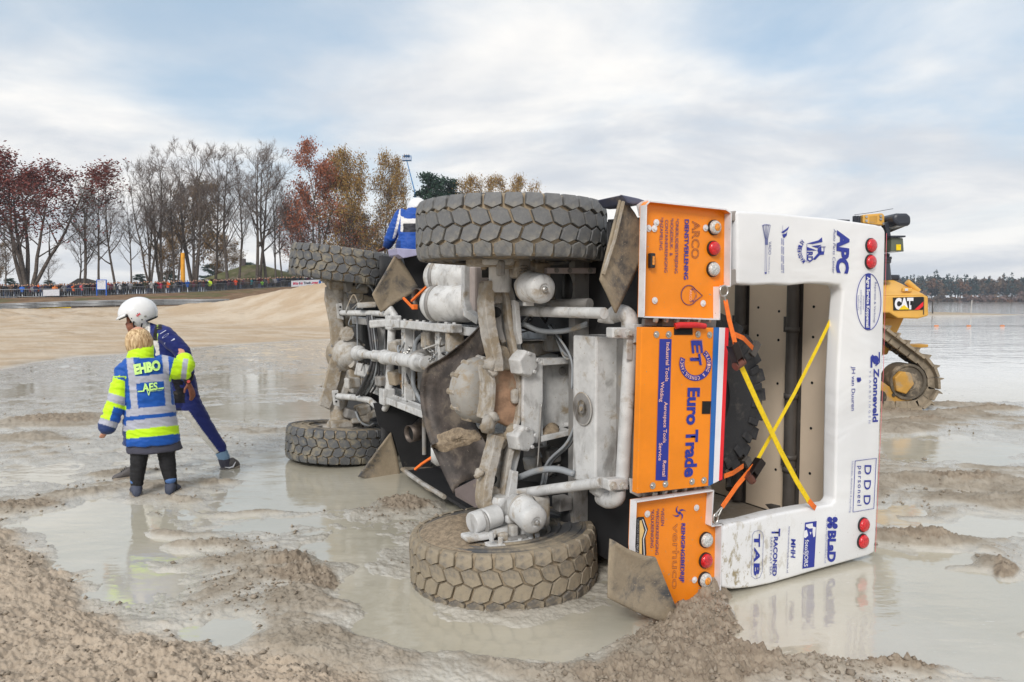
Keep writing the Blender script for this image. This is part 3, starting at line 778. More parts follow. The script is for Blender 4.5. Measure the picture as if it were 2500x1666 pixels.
    for k in range(5):
        o = rnd.uniform(-10, 10)
        hose("cable", [(885 + o, 960, dict(s=3.4)), (905, 925 + o, dict(s=3.3)), (930, 915 + o, dict(s=3.1)), (938 + o, 945, dict(s=3.0))], rnd.uniform(.009, .016), rnd.choice((m_hose, m_cable)))
    hose("grease_line", [(872, 765, dict(s=3.7)), (872, 800, dict(s=3.7)), (873, 850, dict(s=3.7)), (872, 915, dict(s=3.7))], .008, m_hose)
    hose("hose_loop", [(1092, 870, dict(s=1.4)), (1098, 810, dict(s=1.4)), (1112, 800, dict(s=1.35)), (1125, 830, dict(s=1.3))], .016, m_hose)
    hose("hose", [(1012, 870, dict(s=2.2)), (1016, 835, dict(s=2.2)), (1034, 815, dict(s=2.1))], .022, m_hose)
    hose("hose", [(1012, 880, dict(s=2.2)), (1008, 930, dict(s=2.2)), (1018, 962, dict(s=2.2)), (1032, 985, dict(s=2.1))], .020, m_hose)
    hose("cable", [(1318, 1065, dict(s=-.1)), (1320, 1000, dict(s=-.1)), (1312, 1150, dict(s=-.1))][0:2] + [(1321, 985, dict(s=-.1))], .006, m_bolt)
    hose("brake_line", [(1322, 985, dict(s=-.1)), (1318, 1050, dict(s=-.1)), (1312, 1150, dict(s=-.1))], .007, m_bolt)
    for k in range(26):                            # wiring and small pipes all over the frame
        px, py, s0 = rnd.choice(((1000, 850, 2.4), (1050, 850, 1.9), (1100, 840, 1.4), (950, 880, 2.9), (900, 880, 3.4), (970, 940, 2.7), (1330, 850, .1), (1340, 1110, .1), (1300, 780, .1), (880, 740, 3.6), (1010, 940, 2.3)))
        px += rnd.uniform(-25, 25); py += rnd.uniform(-30, 30)
        hose("cable", [(px, py, dict(s=s0)), (px + rnd.uniform(-20, 20), py + rnd.uniform(-25, 25), dict(s=s0 + .06)), (px + rnd.uniform(-35, 35), py + rnd.uniform(-40, 40), dict(s=s0 + .12)), (px + rnd.uniform(-45, 45), py + rnd.uniform(-50, 50), dict(s=s0 + .16))], rnd.uniform(.006, .013), rnd.choice((m_hose, m_cable, m_cable, m_grey, m_whitemud)))
    # bed underside: everything dark behind the chassis
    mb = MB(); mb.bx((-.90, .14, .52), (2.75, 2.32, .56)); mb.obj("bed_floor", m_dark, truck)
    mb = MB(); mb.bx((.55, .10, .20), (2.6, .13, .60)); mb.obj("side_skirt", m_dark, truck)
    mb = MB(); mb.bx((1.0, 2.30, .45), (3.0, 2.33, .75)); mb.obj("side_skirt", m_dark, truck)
    # cross beams under the bed
    for s in (-.2, .9, 1.9):
        mb = MB(); mb.bx((s, .2, .40), (s + .07, 2.25, .515)); mb.obj("bed_beam", m_grey, truck)
    # air tanks, battery box bracket
    for (px, py, s, r, ln, dx) in ((1098, 676, 1.55, .155, .42, 0), (1090, 742, 1.45, .155, .46, 0)):
        c = T(px - 20, py, s=s); mb = MB()
        mb.lathe([(.0, .0), (.006, .06), (.03, .115), (.075, .148), (.10, r), (ln, r), (ln + .06, .12), (ln + .08, 0)], c + Vector((.16, 0, -.05)), (-.9, 0, .45), 28)
        o = mb.obj("air_tank", m_white, truck, smooth=40)
        mb = MB(); mb.lathe([(.12, r + .004), (.155, r + .004)], c + Vector((.16, 0, -.05)), (-.9, 0, .45), 28, cap=False); mb.obj("tank_strap", m_grey, o, smooth=40, solid=.004)
    a = [T(1128, 648, s=1.0), T(1160, 648, s=.86), T(1160, 775, s=.86), T(1128, 775, s=1.0)]
    mb = MB(); mb.prism(a, (.06, 0, .25)); mb.obj("battery_box", pmat("pinkish_box", lin(205, 192, 186), .5, mud=.25), truck, bevel=.02)
    mb = MB(); mb.tube([T(1139, 648, s=.95), T(1138, 735, s=.95), T(1144, 765, s=.9), T(1172, 782, s=.8)], .045, 4); mb.obj("box_bracket", m_white, truck, bevel=.004)
    # exhausts
    for (px, py, s, bend) in ((1017, 726, 2.55, 1), (998, 1060, 2.60, -1)):
        c = T(px, py, s=s); d = Vector((.25, 0, .9)) if bend > 0 else Vector((.2, .06, .9))
        mb = MB(); mb.tube([c, c + d * .10, c + d * .22 + Vector((.05, -.04 * bend, 0)), c + d * .4 + Vector((.14, -.05 * bend, 0))], [.085, .085, .088, .09], 20, cap=False)
        o = mb.obj("exhaust_pipe", pmat("sooty_steel", (.13, .105, .09), .5, metal=.6, mud=.3), truck, smooth=60, solid=.006)
        mb = MB(); mb.lathe([(.05, .08), (.05, 0)], c, d, 20, cap=False); mb.obj("mouth_shade", m_hole, o)  # black disc across the pipe mouth stands in for the shade inside
    # orange ratchet lines in the frame
    for pts in ([(1075, 668, 1.9), (1040, 702, 2.2), (1005, 735, 2.5)], [(1072, 672, 1.9), (1050, 708, 2.1), (1042, 722, 2.2)], [(985, 728, 2.7), (1008, 752, 2.5)], [(1062, 1112, 1.6), (1030, 1133, 1.75), (1013, 1147, 1.8)]):
        mb = MB(); mb.tube([T(a, b, s=s) for a, b, s in pts], .014, 4); mb.obj("orange_strap", m_strapo, truck)
    mb = MB(); c = T(1012, 750, s=2.45); mb.box(c, (.06, .05, .05)); mb.obj("strap_buckle", m_strapo, truck, bevel=.008)
chassis()

# ---- rear axle
def rear_axle():
    mb = MB(); c = Vector((.34, 1.21, -.02))         # differential
    mb.lathe([(-.16, .0), (-.16, .07), (-.10, .085), (-.085, .17), (-.05, .215), (.0, .235), (.07, .235), (.10, .20), (.18, .14), (.26, .09), (.26, 0)], c, (1, 0, -.12), 28)
    d = mb.obj("differential", pmat("grey_casting", (.36, .345, .32), .5, mud=.52, mscale=11, speck=.6, bump=.4, bscale=30), truck, smooth=35)
    for k in range(12):
        a = k * pi / 6; p = c + Vector((-.01, cos(a) * .225, sin(a) * .225))
        mb = MB(); mb.lathe([(-.02, .018), (.09, .024), (.09, 0)], p, (1, 0, 0), 8); mb.obj("casting_rib", m_whitemud, d)
    # skid plate curling under the differential
    Lf = [(1192, 778, .30), (1150, 820, .55), (1085, 872, .85), (1045, 895, .98), (1030, 920, 1.0), (1026, 965, 1.0), (1032, 1015, .95), (1050, 1080, .85), (1080, 1150, .70), (1107, 1206, .55)]
    Rt = [(1215, 800, .15), (1200, 835, .30), (1185, 862, .42), (1160, 885, .52), (1150, 925, .55), (1148, 965, .55), (1150, 1000, .52), (1165, 1045, .45), (1195, 1100, .32), (1215, 1165, .2)]
    A = curve([T(a, b, s=s) for a, b, s in Lf], 4); B = curve([T(a, b, s=s) for a, b, s in Rt], 4)
    rows = []
    for q in range(7):
        t = q / 6
        rows.append([a.lerp(b, t) + Vector((.16, 0, 0)) * sin(pi * t) for a, b in zip(A, B)])
    mb = MB(); mb.grid(rows); sk = mb.obj("skid_plate", m_skid, truck, smooth=180, solid=.010)
    # sand heaped in the plate
    mb = MB(); rows = []; rnd = random.Random(2)
    msand = pmat("crumbly_sand", (.34, .265, .185), .95, var=.3, vscale=30, bump=.9, bscale=120)
    from mathutils.bvhtree import BVHTree as BT
    bv = BT.FromPolygons([v.co for v in sk.data.vertices], [tuple(q.vertices) for q in sk.data.polygons])
    for i in range(12):
        row = []
        for j in range(36):
            f = i / 11; a = 2 * pi * j / 36; e = 1 + .14 * sin(3 * a + 1) + .08 * sin(7 * a)
            px = 1118 + 66 * f * e * cos(a); py = 1072 + 27 * f * e * sin(a) - 12 * f * cos(a)
            rr_ = ray(px, py); q = Vector((rr_.dot(TF), rr_.z, rr_.dot(TU))).normalized(); hit = bv.ray_cast(CAMT, q)
            c_ = hit[0] if hit[0] is not None else T(px, py, s=.55)
            row.append(c_ - q * (.012 + .035 * (1 - f ** 2) * rnd.uniform(.6, 1.3) - .012 * f))
        rows.append(row)
    mb.grid(rows, closed=True); mb.obj("sand_heap", msand, truck, smooth=180)
    # cast axle arms: white web, muddy flanges, seen edge-on from behind
    def arm(white, back, ridge_l, ridge_r):
        plate("axle_arm", white, m_white, .14, s=.0, bevel=.012)
        plate("axle_arm_web", back, m_whitemud, .06, s=.06, bevel=.006)
        for rg, rr in ((ridge_l, .040), (ridge_r, .022)):
            P = curve([T(x, y, s=-.01) for x, y in rg], 4); mb = MB(); rnd = random.Random(len(rg))
            mb.tube(P, [rr * 1.15 * rnd.uniform(.96, 1.06) for _ in P], 4, flat=((1, 0, 0), 2.0, 1.0)); mb.obj("axle_arm_rib", m_mudmetal, truck, bevel=.006)
    arm([(1222, 668), (1236, 690), (1252, 700), (1262, 735), (1270, 770), (1277, 830), (1273, 838), (1276, 860), (1282, 890), (1262, 905), (1252, 890), (1246, 845), (1238, 790), (1232, 745), (1212, 690)],
        [(1182, 690), (1208, 682), (1230, 705), (1240, 760), (1250, 820), (1258, 860), (1256, 905), (1210, 905), (1200, 870), (1190, 815), (1182, 760)],
        [(1196, 690), (1186, 725), (1188, 775), (1196, 825), (1206, 870), (1208, 905)], [(1222, 690), (1234, 725), (1240, 780), (1250, 840), (1256, 880), (1262, 905)])
    arm([(1268, 1068), (1275, 1090), (1270, 1118), (1262, 1150), (1266, 1180), (1258, 1225), (1246, 1252), (1240, 1246), (1236, 1200), (1242, 1140), (1250, 1095), (1256, 1068)],
        [(1198, 1068), (1238, 1060), (1256, 1075), (1244, 1110), (1234, 1150), (1226, 1205), (1220, 1236), (1178, 1236), (1174, 1200), (1184, 1150), (1192, 1105)],
        [(1212, 1062), (1204, 1095), (1194, 1135), (1184, 1180), (1180, 1222), (1186, 1240)], [(1254, 1066), (1244, 1100), (1236, 1145), (1230, 1195), (1222, 1238)])
    # broad muddy faces at both ends of the arms
    for pix in ([(1178, 690), (1205, 680), (1226, 702), (1230, 740), (1200, 745), (1182, 765), (1174, 725)], [(1176, 1196), (1198, 1180), (1224, 1196), (1222, 1240), (1170, 1240), (1168, 1210)], [(1200, 835), (1240, 848), (1252, 875), (1256, 905), (1208, 905)], [(1200, 1064), (1236, 1060), (1248, 1076), (1232, 1098), (1196, 1100)]):
        plate("axle_arm_face", pix, m_mudmetal, .06, s=.0, bevel=.012)
    # openings in the arms
    for pix, mt in (([(1202, 748), (1222, 748), (1226, 800), (1236, 835), (1225, 838), (1206, 800)], m_grey), ([(1206, 1108), (1222, 1098), (1222, 1130), (1210, 1160), (1198, 1170), (1196, 1140)], m_grey)):
        plate("web_pocket", pix, mt, .03, s=-.005, bevel=.004)
    for (px, py, r) in ((1212, 763, .036), (1203, 1172, .034), (1259, 748, .012), (1263, 773, .014), (1253, 1190, .014)):
        mb = MB(); c = T(px, py, s=-.045); mb.lathe([(0, r), (.06, r), (.06, 0)], c, (1, 0, 0), 14); mb.obj("bore", m_hole, truck)
    # white bracket strips with bolts along the arms
    for pix in ([(1256, 732), (1268, 738), (1276, 838), (1270, 842), (1262, 812)], [(1252, 1150), (1266, 1152), (1262, 1200), (1254, 1226), (1240, 1216), (1248, 1170)]):
        plate("bolt_strip", pix, m_white, .05, s=-.10, bevel=.004)
    # centre of the axle: rusty boxed plate with sand-coloured rims
    ce = plate("axle_centre", [(1203, 900), (1258, 900), (1272, 925), (1275, 965), (1270, 1020), (1258, 1050), (1215, 1030), (1200, 1020), (1208, 975), (1206, 930)], m_rust, .12, s=.02, bevel=.012)
    plate("axle_rim", [(1268, 905), (1276, 930), (1278, 975), (1272, 1030), (1262, 1052), (1256, 1050), (1264, 1025), (1270, 975), (1268, 935), (1258, 905)], m_mudmetal, .16, s=-.03, bevel=.008, parent=ce)
    plate("axle_rim", [(1196, 895), (1206, 900), (1212, 940), (1210, 985), (1203, 1030), (1193, 1028), (1200, 985), (1202, 940)], m_mudmetal, .20, s=-.03, bevel=.008, parent=ce)
    mb = MB(); c = T(1257, 968, s=.0); mb.box(c + Vector((.0, 0, 0)), (.05, .10, .06)); mb.obj("cast_boss", m_mudmetal, ce, bevel=.02)
    mb = MB(); c = T(1264, 951, s=.01); mb.lathe([(0, .010), (.02, .010), (.02, 0)], c, (1, 0, 0), 10); mb.obj("bore", m_hole, ce)
    # lumps of mud packed on the joints
    rnd = random.Random(8)
    for (px, py, r) in ((1198, 890, .055), (1262, 893, .05), (1192, 1035, .06), (1252, 1055, .055), (1245, 1062, .04), (1205, 905, .04), (1204, 1020, .04), (1170, 1155, .03), (1166, 1160, .025)):
        c = T(px, py, s=-.03); mb = MB()
        bmx = bmesh.new(); bmesh.ops.create_icosphere(bmx, subdivisions=2, radius=r)
        for v in bmx.verts: v.co *= rnd.uniform(.72, 1.2)
        mb.add([v.co + c for v in bmx.verts], [tuple(v.index for v in f.verts) for f in bmx.faces]); bmx.free()
        mb.obj("mud_lump", m_mudmetal, truck, smooth=180)
    # bolted caps
    for (px, py) in ((1290, 888), (1284, 1072)):
        c = T(px, py, s=-.12); mb = MB()
        mb.lathe([(.10, .094), (.02, .094), (.0, .090), (-.008, .080), (-.008, 0)], c, (1, 0, -.25), 6); o = mb.obj("bolted_cap", m_white, truck, bevel=.005)
        for k in range(5):
            a = k * 2 * pi / 5; p = c + Vector((-.006, cos(a) * .068, sin(a) * .068)); mb = MB(); mb.lathe([(0, .012), (-.014, .012), (-.014, 0)], p, (1, 0, -.25), 6); mb.obj("bolt", m_white, o)
    # white plate carrying the caps, and the panel behind it
    plate("spring_plate", [(1278, 902), (1326, 880), (1326, 1082), (1300, 1082), (1276, 1060)], m_white, .03, s=-.08, bevel=.006)
    p = plate("cross_panel", [(1326, 878), (1400, 876), (1398, 1056), (1322, 1076)], m_white, .03, s=.02, bevel=.004)
    plate("panel_lip", [(1326, 876), (1400, 874), (1400, 888), (1328, 893)], m_white, .10, s=-.10, bevel=.004, parent=p)
    plate("panel_lip", [(1322, 1066), (1398, 1050), (1398, 1062), (1322, 1080)], m_white, .10, s=-.10, bevel=.004, parent=p)
    mb = MB(); c = T(1372, 906, s=.015); mb.lathe([(0, .028), (-.02, .022), (-.02, 0)], c, (1, 0, 0), 14); mb.obj("grommet", m_grey, p, smooth=40)
    mb = MB(); c = T(1385, 1037, s=.0); mb.tube([c - Vector((0, 0, .03)), c + Vector((-.02, 0, .03))], .018, 8); mb.obj("pipe_stub", m_white, p, smooth=60)
    # sand lying in the corner of the panel
    mb = MB(); rows = [[T(1324 + 40 * u, 1052 + 16 * v - 14 * sin(pi * u) * (1 - v) - 10 * u, s=-.02 - .06 * v) for u in [k / 10 for k in range(11)]] for v in (0, .5, 1)]
    mb.grid(rows); mb.obj("sand_heap", MATS["crumbly_sand"], p, smooth=180, solid=.01)
rear_axle()

def hubs():
    for y, sg in ((YT, -1), (YB, 1)):               # sg: direction from the wheel towards the axle
        yo = y + sg * .14
        mb = MB()
        mb.lathe([(0, .21), (.05, .215), (.07, .19), (.07, 0)], (0, yo, 0), (0, sg, 0), 28)
        hub = mb.obj("wheel_hub", m_whitemud, truck, smooth=35)
        mb = MB(); mb.lathe([(0, .075), (.18, .075), (.20, .06), (.20, 0)], (-.05, yo + sg * .05, -.08), (0, sg, 0), 18); mb.obj("knuckle", m_white, hub, smooth=40)
        mb = MB(); mb.box((-.13, yo + sg * .10, .02), (.18, .12, .14)); mb.obj("caliper_body", m_whitemud, hub, bevel=.025)
        mb = MB(); mb.box((-.19, yo + sg * .16, .13), (.12, .20, .12)); mb.obj("caliper_arm", m_whitemud, hub, bevel=.02)
        mb = MB(); mb.box((-.16, yo + sg * .055, -.16), (.10, .05, .22)); mb.obj("steering_lug", m_white, hub, bevel=.02)
        for q in range(4):                           # rubber boot
            mb = MB(); mb.lathe([(0, .022), (.008, .034), (.016, .022)], (-.22, yo + sg * (.08 + .017 * q), .0), (0, sg, 0), 14, cap=False); mb.obj("boot_ring", m_grey, hub, smooth=60)
        for k in range(8):
            a = k * pi / 4; mb = MB(); mb.lathe([(.06, .016), (.10, .016), (.10, 0)], (cos(a) * .17, yo, sin(a) * .17), (0, sg, 0), 6); mb.obj("hub_bolt", m_whitemud, hub)
        for k in range(3):
            mb = MB(); mb.lathe([(.02, .014), (.15, .014), (.15, 0)], (-.20 + .02 * k, yo, .06 + .06 * k), (0, sg, 0), 8); mb.obj("hub_stud", m_white, hub)
        # brake chamber pointing back at the viewer
        if sg < 0: c, a = T(1290, 700, s=-.26), Vector((-1, -.10, .02))
        else: c, a = T(1272, 1240, s=-.26), Vector((-1, -.22, .02))
        mb = MB()
        mb.lathe([(-.10, .05), (-.06, .07), (-.02, .085), (.0, .094), (.018, .10), (.03, .094), (.15, .094), (.175, .088), (.19, .07), (.194, .035), (.188, .03), (.188, 0)], c, a, 32)
        ch = mb.obj("brake_chamber", m_white, truck, smooth=35)
        mb = MB(); mb.lathe([(.002, .101), (.020, .104), (.022, .101)], c, a, 32, cap=False); mb.obj("clamp_band", m_whitemud, ch, smooth=30)
        mb = MB(); n = a.normalized(); mb.lathe([(.188, .018), (.205, .018), (.21, .011), (.225, .011), (.225, 0)], c, a, 8); mb.obj("release_bolt", m_bolt, ch)
        mb = MB(); mb.box(c + Vector((.0, -sg * -.108 if sg > 0 else -.108, .0)), (.03, .03, .07)); mb.obj("clamp_bolt", m_white, ch, bevel=.005)
    # knuckle pieces standing on the lower hub
    def cyl(px, py, s_, r, ln, ax, mat, nm, n=16):
        mb = MB(); mb.lathe([(0, r * .92), (.008, r), (ln - .008, r), (ln, r * .92), (ln, 0)], T(px, py, s=s_), ax, n); return mb.obj(nm, mat, truck, smooth=35)
    cyl(1152, 1278, -.16, .070, .11, (.2, .1, 1), m_white, "knuckle_cap"); cyl(1174, 1276, -.16, .078, .02, (.2, .1, 1), m_grey, "seal_ring"); cyl(1180, 1270, -.16, .072, .12, (.2, .1, 1), m_white, "knuckle_cap")
    for (px, py, s_, dx, dy, dz, mt) in ((1168, 1308, -.20, .12, .035, .20, m_white), (1240, 1325, -.30, .10, .03, .30, m_white), (1252, 1300, -.26, .07, .10, .05, m_whitemud), (1282, 1296, -.24, .08, .12, .08, m_white), (1300, 1308, -.22, .08, .09, .06, m_whitemud), (1228, 1314, -.28, .05, .07, .06, m_mudmetal), (1262, 1318, -.30, .05, .05, .14, m_grey), (1244, 1268, -.22, .05, .05, .05, m_white)):
        mb = MB(); mb.box(T(px, py, s=s_), (dx, dy, dz)); mb.obj("hub_casting", mt, truck, bevel=.012)
    for px, py in ((1200, 1320), (1222, 1332), (1270, 1334), (1296, 1330), (1312, 1322)):
        cyl(px, py, -.33, .016, .05, (0, 1, 0), m_white, "hub_stud", 8)
    for (px, py, s_, dx, dy, dz, mt) in ((1185, 640, -.10, .14, .06, .22, m_whitemud), (1240, 640, -.14, .10, .09, .12, m_whitemud), (1300, 640, -.12, .12, .12, .14, m_mudmetal), (1278, 655, -.2, .06, .12, .08, m_grey), (1318, 660, -.1, .08, .10, .06, m_mudmetal), (1222, 655, -.2, .05, .1, .05, m_grey)):
        mb = MB(); mb.box(T(px, py, s=s_), (dx, dy, dz)); mb.obj("hub_casting", mt, truck, bevel=.015)
    # sand lying on the lower wheel
    mb = MB(); rows = []; rnd = random.Random(4)
    for i in range(10):
        row = []
        for j in range(30):
            a = radians(-8 + 140 * j / 29); r = .10 + .46 * i / 9
            y = .138 + .186 + .033 * cos(a) * r / .6 * -1 + .060 * sin(pi * i / 9) * sin(pi * j / 29) * rnd.uniform(.7, 1.2) - .01
            row.append((r * cos(a), y, -.03 + -r * sin(a) * 1.0))
        rows.append(row)
    mb.grid(rows); mb.obj("sand_heap", MATS["crumbly_sand"], truck, smooth=180)
hubs()

# ---- front axle
def front_axle():
    mb = MB(); c = Vector((WB - .05, 1.22, .0))
    mb.lathe([(-.30, .05), (-.26, .10), (-.20, .155), (-.10, .20), (0, .23), (.08, .22), (.16, .14), (.16, 0)], c, (1, 0, 0), 26)
    d = mb.obj("differential", m_whitemud, truck, smooth=40)
    for k in range(12):
        a = k * pi / 6; mb = MB(); mb.lathe([(-.03, .016), (.01, .016)], c + Vector((-.08, cos(a) * .21, sin(a) * .21)), (1, 0, 0), 6); mb.obj("bolt", m_grey, d)
    # curved cast beam, wide in the middle, caked with mud
    P = [T(x, y, s=WB + .02) for x, y in ((812, 700), (824, 740), (832, 800), (838, 850), (836, 900), (824, 950), (805, 1000))]
    for off, mt, r, nm in ((0, m_mudmetal, (.10, .11, .12, .13, .12, .11, .10), "axle_beam"), (-.10, m_whitemud, (.055, .06, .065, .07, .065, .06, .055), "axle_flange")):
        mb = MB(); mb.tube(curve([p + Vector((off, 0, .06 if off else 0)) for p in P], 4), [float(np.interp(k / 24, np.linspace(0, 1, 7), r)) for k in range(25)], 4, flat=((1, 0, 0), 1.25, .9))
        mb.obj(nm, mt, truck, bevel=.012)
    plate("axle_web", [(796, 700), (818, 706), (838, 770), (844, 850), (830, 930), (806, 1000), (780, 990), (796, 930), (812, 860), (806, 790), (794, 730)], m_mudmetal, .06, s=WB - .16, bevel=.01)
    for y0, y1 in ((742, 778), (955, 990)):
        x0 = 822 if y0 < 800 else 812
        o = plate("bolt_plate", [(x0, y0), (x0 + 14, y0 - 2), (x0 + 18, y1 + 4), (x0 + 4, y1)], m_white, .05, s=WB - .26, bevel=.006)
        for k in range(3):
            cc = T(x0 + 9, y0 + 8 + k * 9, s=WB - .265); mb = MB(); mb.lathe([(0, .012), (.01, .012), (.01, 0)], cc, (1, 0, 0), 8); mb.obj("bore", m_hole, o)
    mb = MB(); c2 = T(846, 815, s=WB - .25); mb.lathe([(.0, .085), (-.02, .085), (-.025, .06), (-.025, 0)], c2, (1, 0, .2), 8); mb.obj("bolted_cap", m_mudmetal, truck)
    mb = MB(); c2 = T(858, 888, s=WB - .32); mb.tube([c2, c2 + Vector((.05, -.05, .12))], .05, 14); mb.obj("pipe_stub", m_whitemud, truck, smooth=50)
    for y, sg in ((YT - .04, -1), (YB + .03, 1)):
        yo = y + sg * .13
        mb = MB(); mb.lathe([(0, .24), (.05, .24), (.06, .20), (.10, .18), (.12, .10), (.12, 0)], (WB, yo, -.03), (0, sg, 0), 26); hub = mb.obj("wheel_hub", m_mudmetal, truck, smooth=35)
        mb = MB(); mb.box((WB - .16, yo + sg * .10, -.10), (.16, .10, .26)); mb.obj("caliper_body", m_mudmetal, hub, bevel=.02)
        mb = MB(); mb.box((WB - .22, yo + sg * .15, .10), (.14, .09, .22)); mb.obj("caliper_arm", m_whitemud, hub, bevel=.02)
        mb = MB(); mb.tube([(WB - .1, yo + sg * .1, -.12), (WB - .05, yo + sg * .30, -.10), (WB, yo + sg * .45, -.02)], [.09, .10, .08], 12); mb.obj("knuckle", m_mudmetal, hub, smooth=60)
    hose("brake_hose", [(868, 1005, dict(s=WB - .3)), (880, 1030, dict(s=WB - .35)), (900, 1040, dict(s=WB - .35)), (912, 1035, dict(s=WB - .3))], .014, m_hose)
    hose("brake_hose", [(870, 705, dict(s=WB - .3)), (885, 690, dict(s=WB - .35)), (905, 700, dict(s=WB - .4)), (915, 722, dict(s=WB - .5))], .014, m_hose)
    rnd = random.Random(12)
    for (px, py, w, h) in ((885, 692, 60, 22), (870, 728, 40, 24), (900, 735, 50, 22), (862, 912, 36, 26), (880, 935, 36, 26), (866, 945, 30, 30), (855, 1010, 40, 24), (885, 1000, 44, 24), (905, 1010, 40, 20), (848, 700, 30, 26)):
        c = T(px, py, s=WB - .2); f = 8.0 / 1750; mb = MB(); mb.box(c, (.18, h * f, w * f * .8), Matrix.Rotation(rnd.uniform(-.3, .3), 3, 'X')); mb.obj("suspension_casting", rnd.choice((m_mudmetal, m_whitemud, m_grey, m_whitemud)), truck, bevel=.02)
front_axle()

# ---- fuel tank, rear cross pipe
def tank():
    y0, y1 = T(1452, 1190, s=-.62).y, T(1452, 822, s=-.62).y
    o = None
    mb = MB(); prof = [(-.62, .285), (-.38, .27), (-.38, .50), (-.62, .50)]
    mb.prism([(s, y0, h) for s, h in prof], (0, y1 - y0, 0)); o = mb.obj("fuel_tank", m_white, truck, bevel=.012)
    # round recess with drain plug on the underside
    c = T(1424, 998, h=.276); mb = MB()
    mb.lathe([(-.006, .098), (.012, .098), (.012, 0)], c + Vector((0, 0, -.006)), (0, 0, 1), 28); mb.obj("drain_recess", m_grey, o, smooth=30)
    mb = MB(); mb.lathe([(-.012, .030), (-.012, .055), (-.008, .055), (-.008, .0)], c, (0, 0, 1), 22, cap=False); mb.lathe([(-.02, .0), (-.02, .014), (-.006, .014)], c, (0, 0, 1), 10, cap=False); mb.obj("drain_plug", m_whitemud, o, smooth=30)
    mb = MB(); mb.lathe([(-.009, .094), (-.013, .100), (-.009, .106)], c, (0, 0, 1), 28, cap=False); mb.obj("recess_rim", m_whitemud, o, smooth=40)
    # cross pipe with clamps
    s = -.80
    a, b = T(1541, 815, s=s), T(1519, 1182, s=s)
    mb = MB(); mb.tube([a + Vector((0, .02, 0)), b], .042, 18); mb.obj("bumper_pipe", m_white, truck, smooth=60)
    mb = MB(); mb.tube(curve([T(1500, 768, s=s + .12), T(1520, 765, s=s + .03), T(1536, 778, s=s), T(1538, 800, s=s)], 5), .052, 16); mb.obj("pipe_elbow", m_white, truck, smooth=60)
    mb = MB(); mb.tube(curve([T(1508, 1192, s=s), T(1505, 1215, s=s + .02), T(1485, 1222, s=s + .10), T(1470, 1215, s=s + .2)], 5), .050, 16); mb.obj("pipe_elbow", m_white, truck, smooth=60)
    for pix in ([(1496, 800), (1548, 800), (1552, 808), (1548, 828), (1496, 826)], [(1486, 1172), (1532, 1168), (1536, 1196), (1488, 1200)]):
        c = plate("clamp", pix, m_white, .07, s=s - .06, bevel=.008)
        for fx in (.22, .75):
            p = Vector(pix[0]).lerp(Vector(pix[1]), fx); p = (p.x, (pix[0][1] + pix[-1][1]) / 2)
            mb = MB(); q = T(p[0], p[1], s=s - .06); mb.lathe([(0, .026), (-.006, .026), (-.008, .017), (-.022, .017), (-.022, 0)], q, (1, 0, 0), 6); mb.obj("bolt", m_whitemud, c)
    plate("clamp_leg", [(1532, 826), (1546, 826), (1543, 880), (1530, 878)], m_white, .012, s=s - .05, bevel=.003)
    plate("rear_plate", [(1548, 792), (1600, 792), (1606, 800), (1600, 825), (1548, 838)], m_white, .012, s=-.86, bevel=.003)
    plate("rear_plate", [(1538, 1168), (1590, 1180), (1590, 1206), (1560, 1214), (1540, 1204)], m_white, .012, s=-.86, bevel=.003)
    # grey box beam behind the tailboard
    a = T(1548, 830, s=-.78); b = T(1535, 1185, s=-.78)
    mb = MB(); mb.bx((-.80, b.y, a.z - .01), (-.60, a.y, a.z + .16)); mb.obj("rear_cross_member", m_grey, truck, bevel=.004)
    # row of bolts between the panels
    for k in range(6):
        mb = MB(); p = T(1600 + k * 26, 786, s=-.93); mb.lathe([(0, .016), (-.03, .016), (-.03, 0)], p, (.3, -1, 0), 6); mb.obj("bolt", m_bolt, truck)
        mb = MB(); p = T(1598 + k * 24, 1212 - k * 4, s=-.93); mb.lathe([(0, .016), (-.03, .016), (-.03, 0)], p, (.3, -1, 0), 6); mb.obj("bolt", m_bolt, truck)
    plate("rear_sill", [(1575, 778), (1750, 782), (1748, 800), (1573, 796)], m_grey, .03, s=-.90, bevel=.004)
    plate("rear_sill", [(1575, 1206), (1735, 1182), (1738, 1200), (1575, 1224)], m_grey, .03, s=-.90, bevel=.004)
tank()
# ------------------------------------------------------------------ lettering
def text_mesh(s, bold=0.0, shear=0.0, outline=0.0, spacing=1.0):
    cu = bpy.data.curves.new("lettering", 'FONT'); cu.body = s; cu.size = 1.0; cu.offset = bold; cu.shear = shear; cu.space_character = spacing
    cu.resolution_u = 3
    if outline:
        cu.fill_mode = 'NONE'; cu.bevel_depth = outline; cu.bevel_resolution = 0
    else: cu.fill_mode = 'FRONT'
    o = bpy.data.objects.new("lettering", cu)
    me = bpy.data.meshes.new_from_object(o)
    bpy.data.objects.remove(o); bpy.data.curves.remove(cu)
    return me
CAP = 0.729
def put_text(s, fn, mat, parent, bold=0.0, shear=0.0, outline=0.0, spacing=1.0, flip=None, name="lettering"):
    """fn(u, v): place of the point u (0..1 along the line) and v (in cap heights above the base line)"""
    me = text_mesh(s, bold, shear, outline, spacing)
    n = len(me.vertices)
    co = np.empty(n * 3, np.float32); me.vertices.foreach_get('co', co); co = co.reshape(-1, 3)
    x0, x1 = co[:, 0].min(), co[:, 0].max()
    for i, v in enumerate(me.vertices):
        v.co = fn((co[i, 0] - x0) / (x1 - x0), co[i, 1] / CAP) 
    return mkobj(name, me, mat, parent)
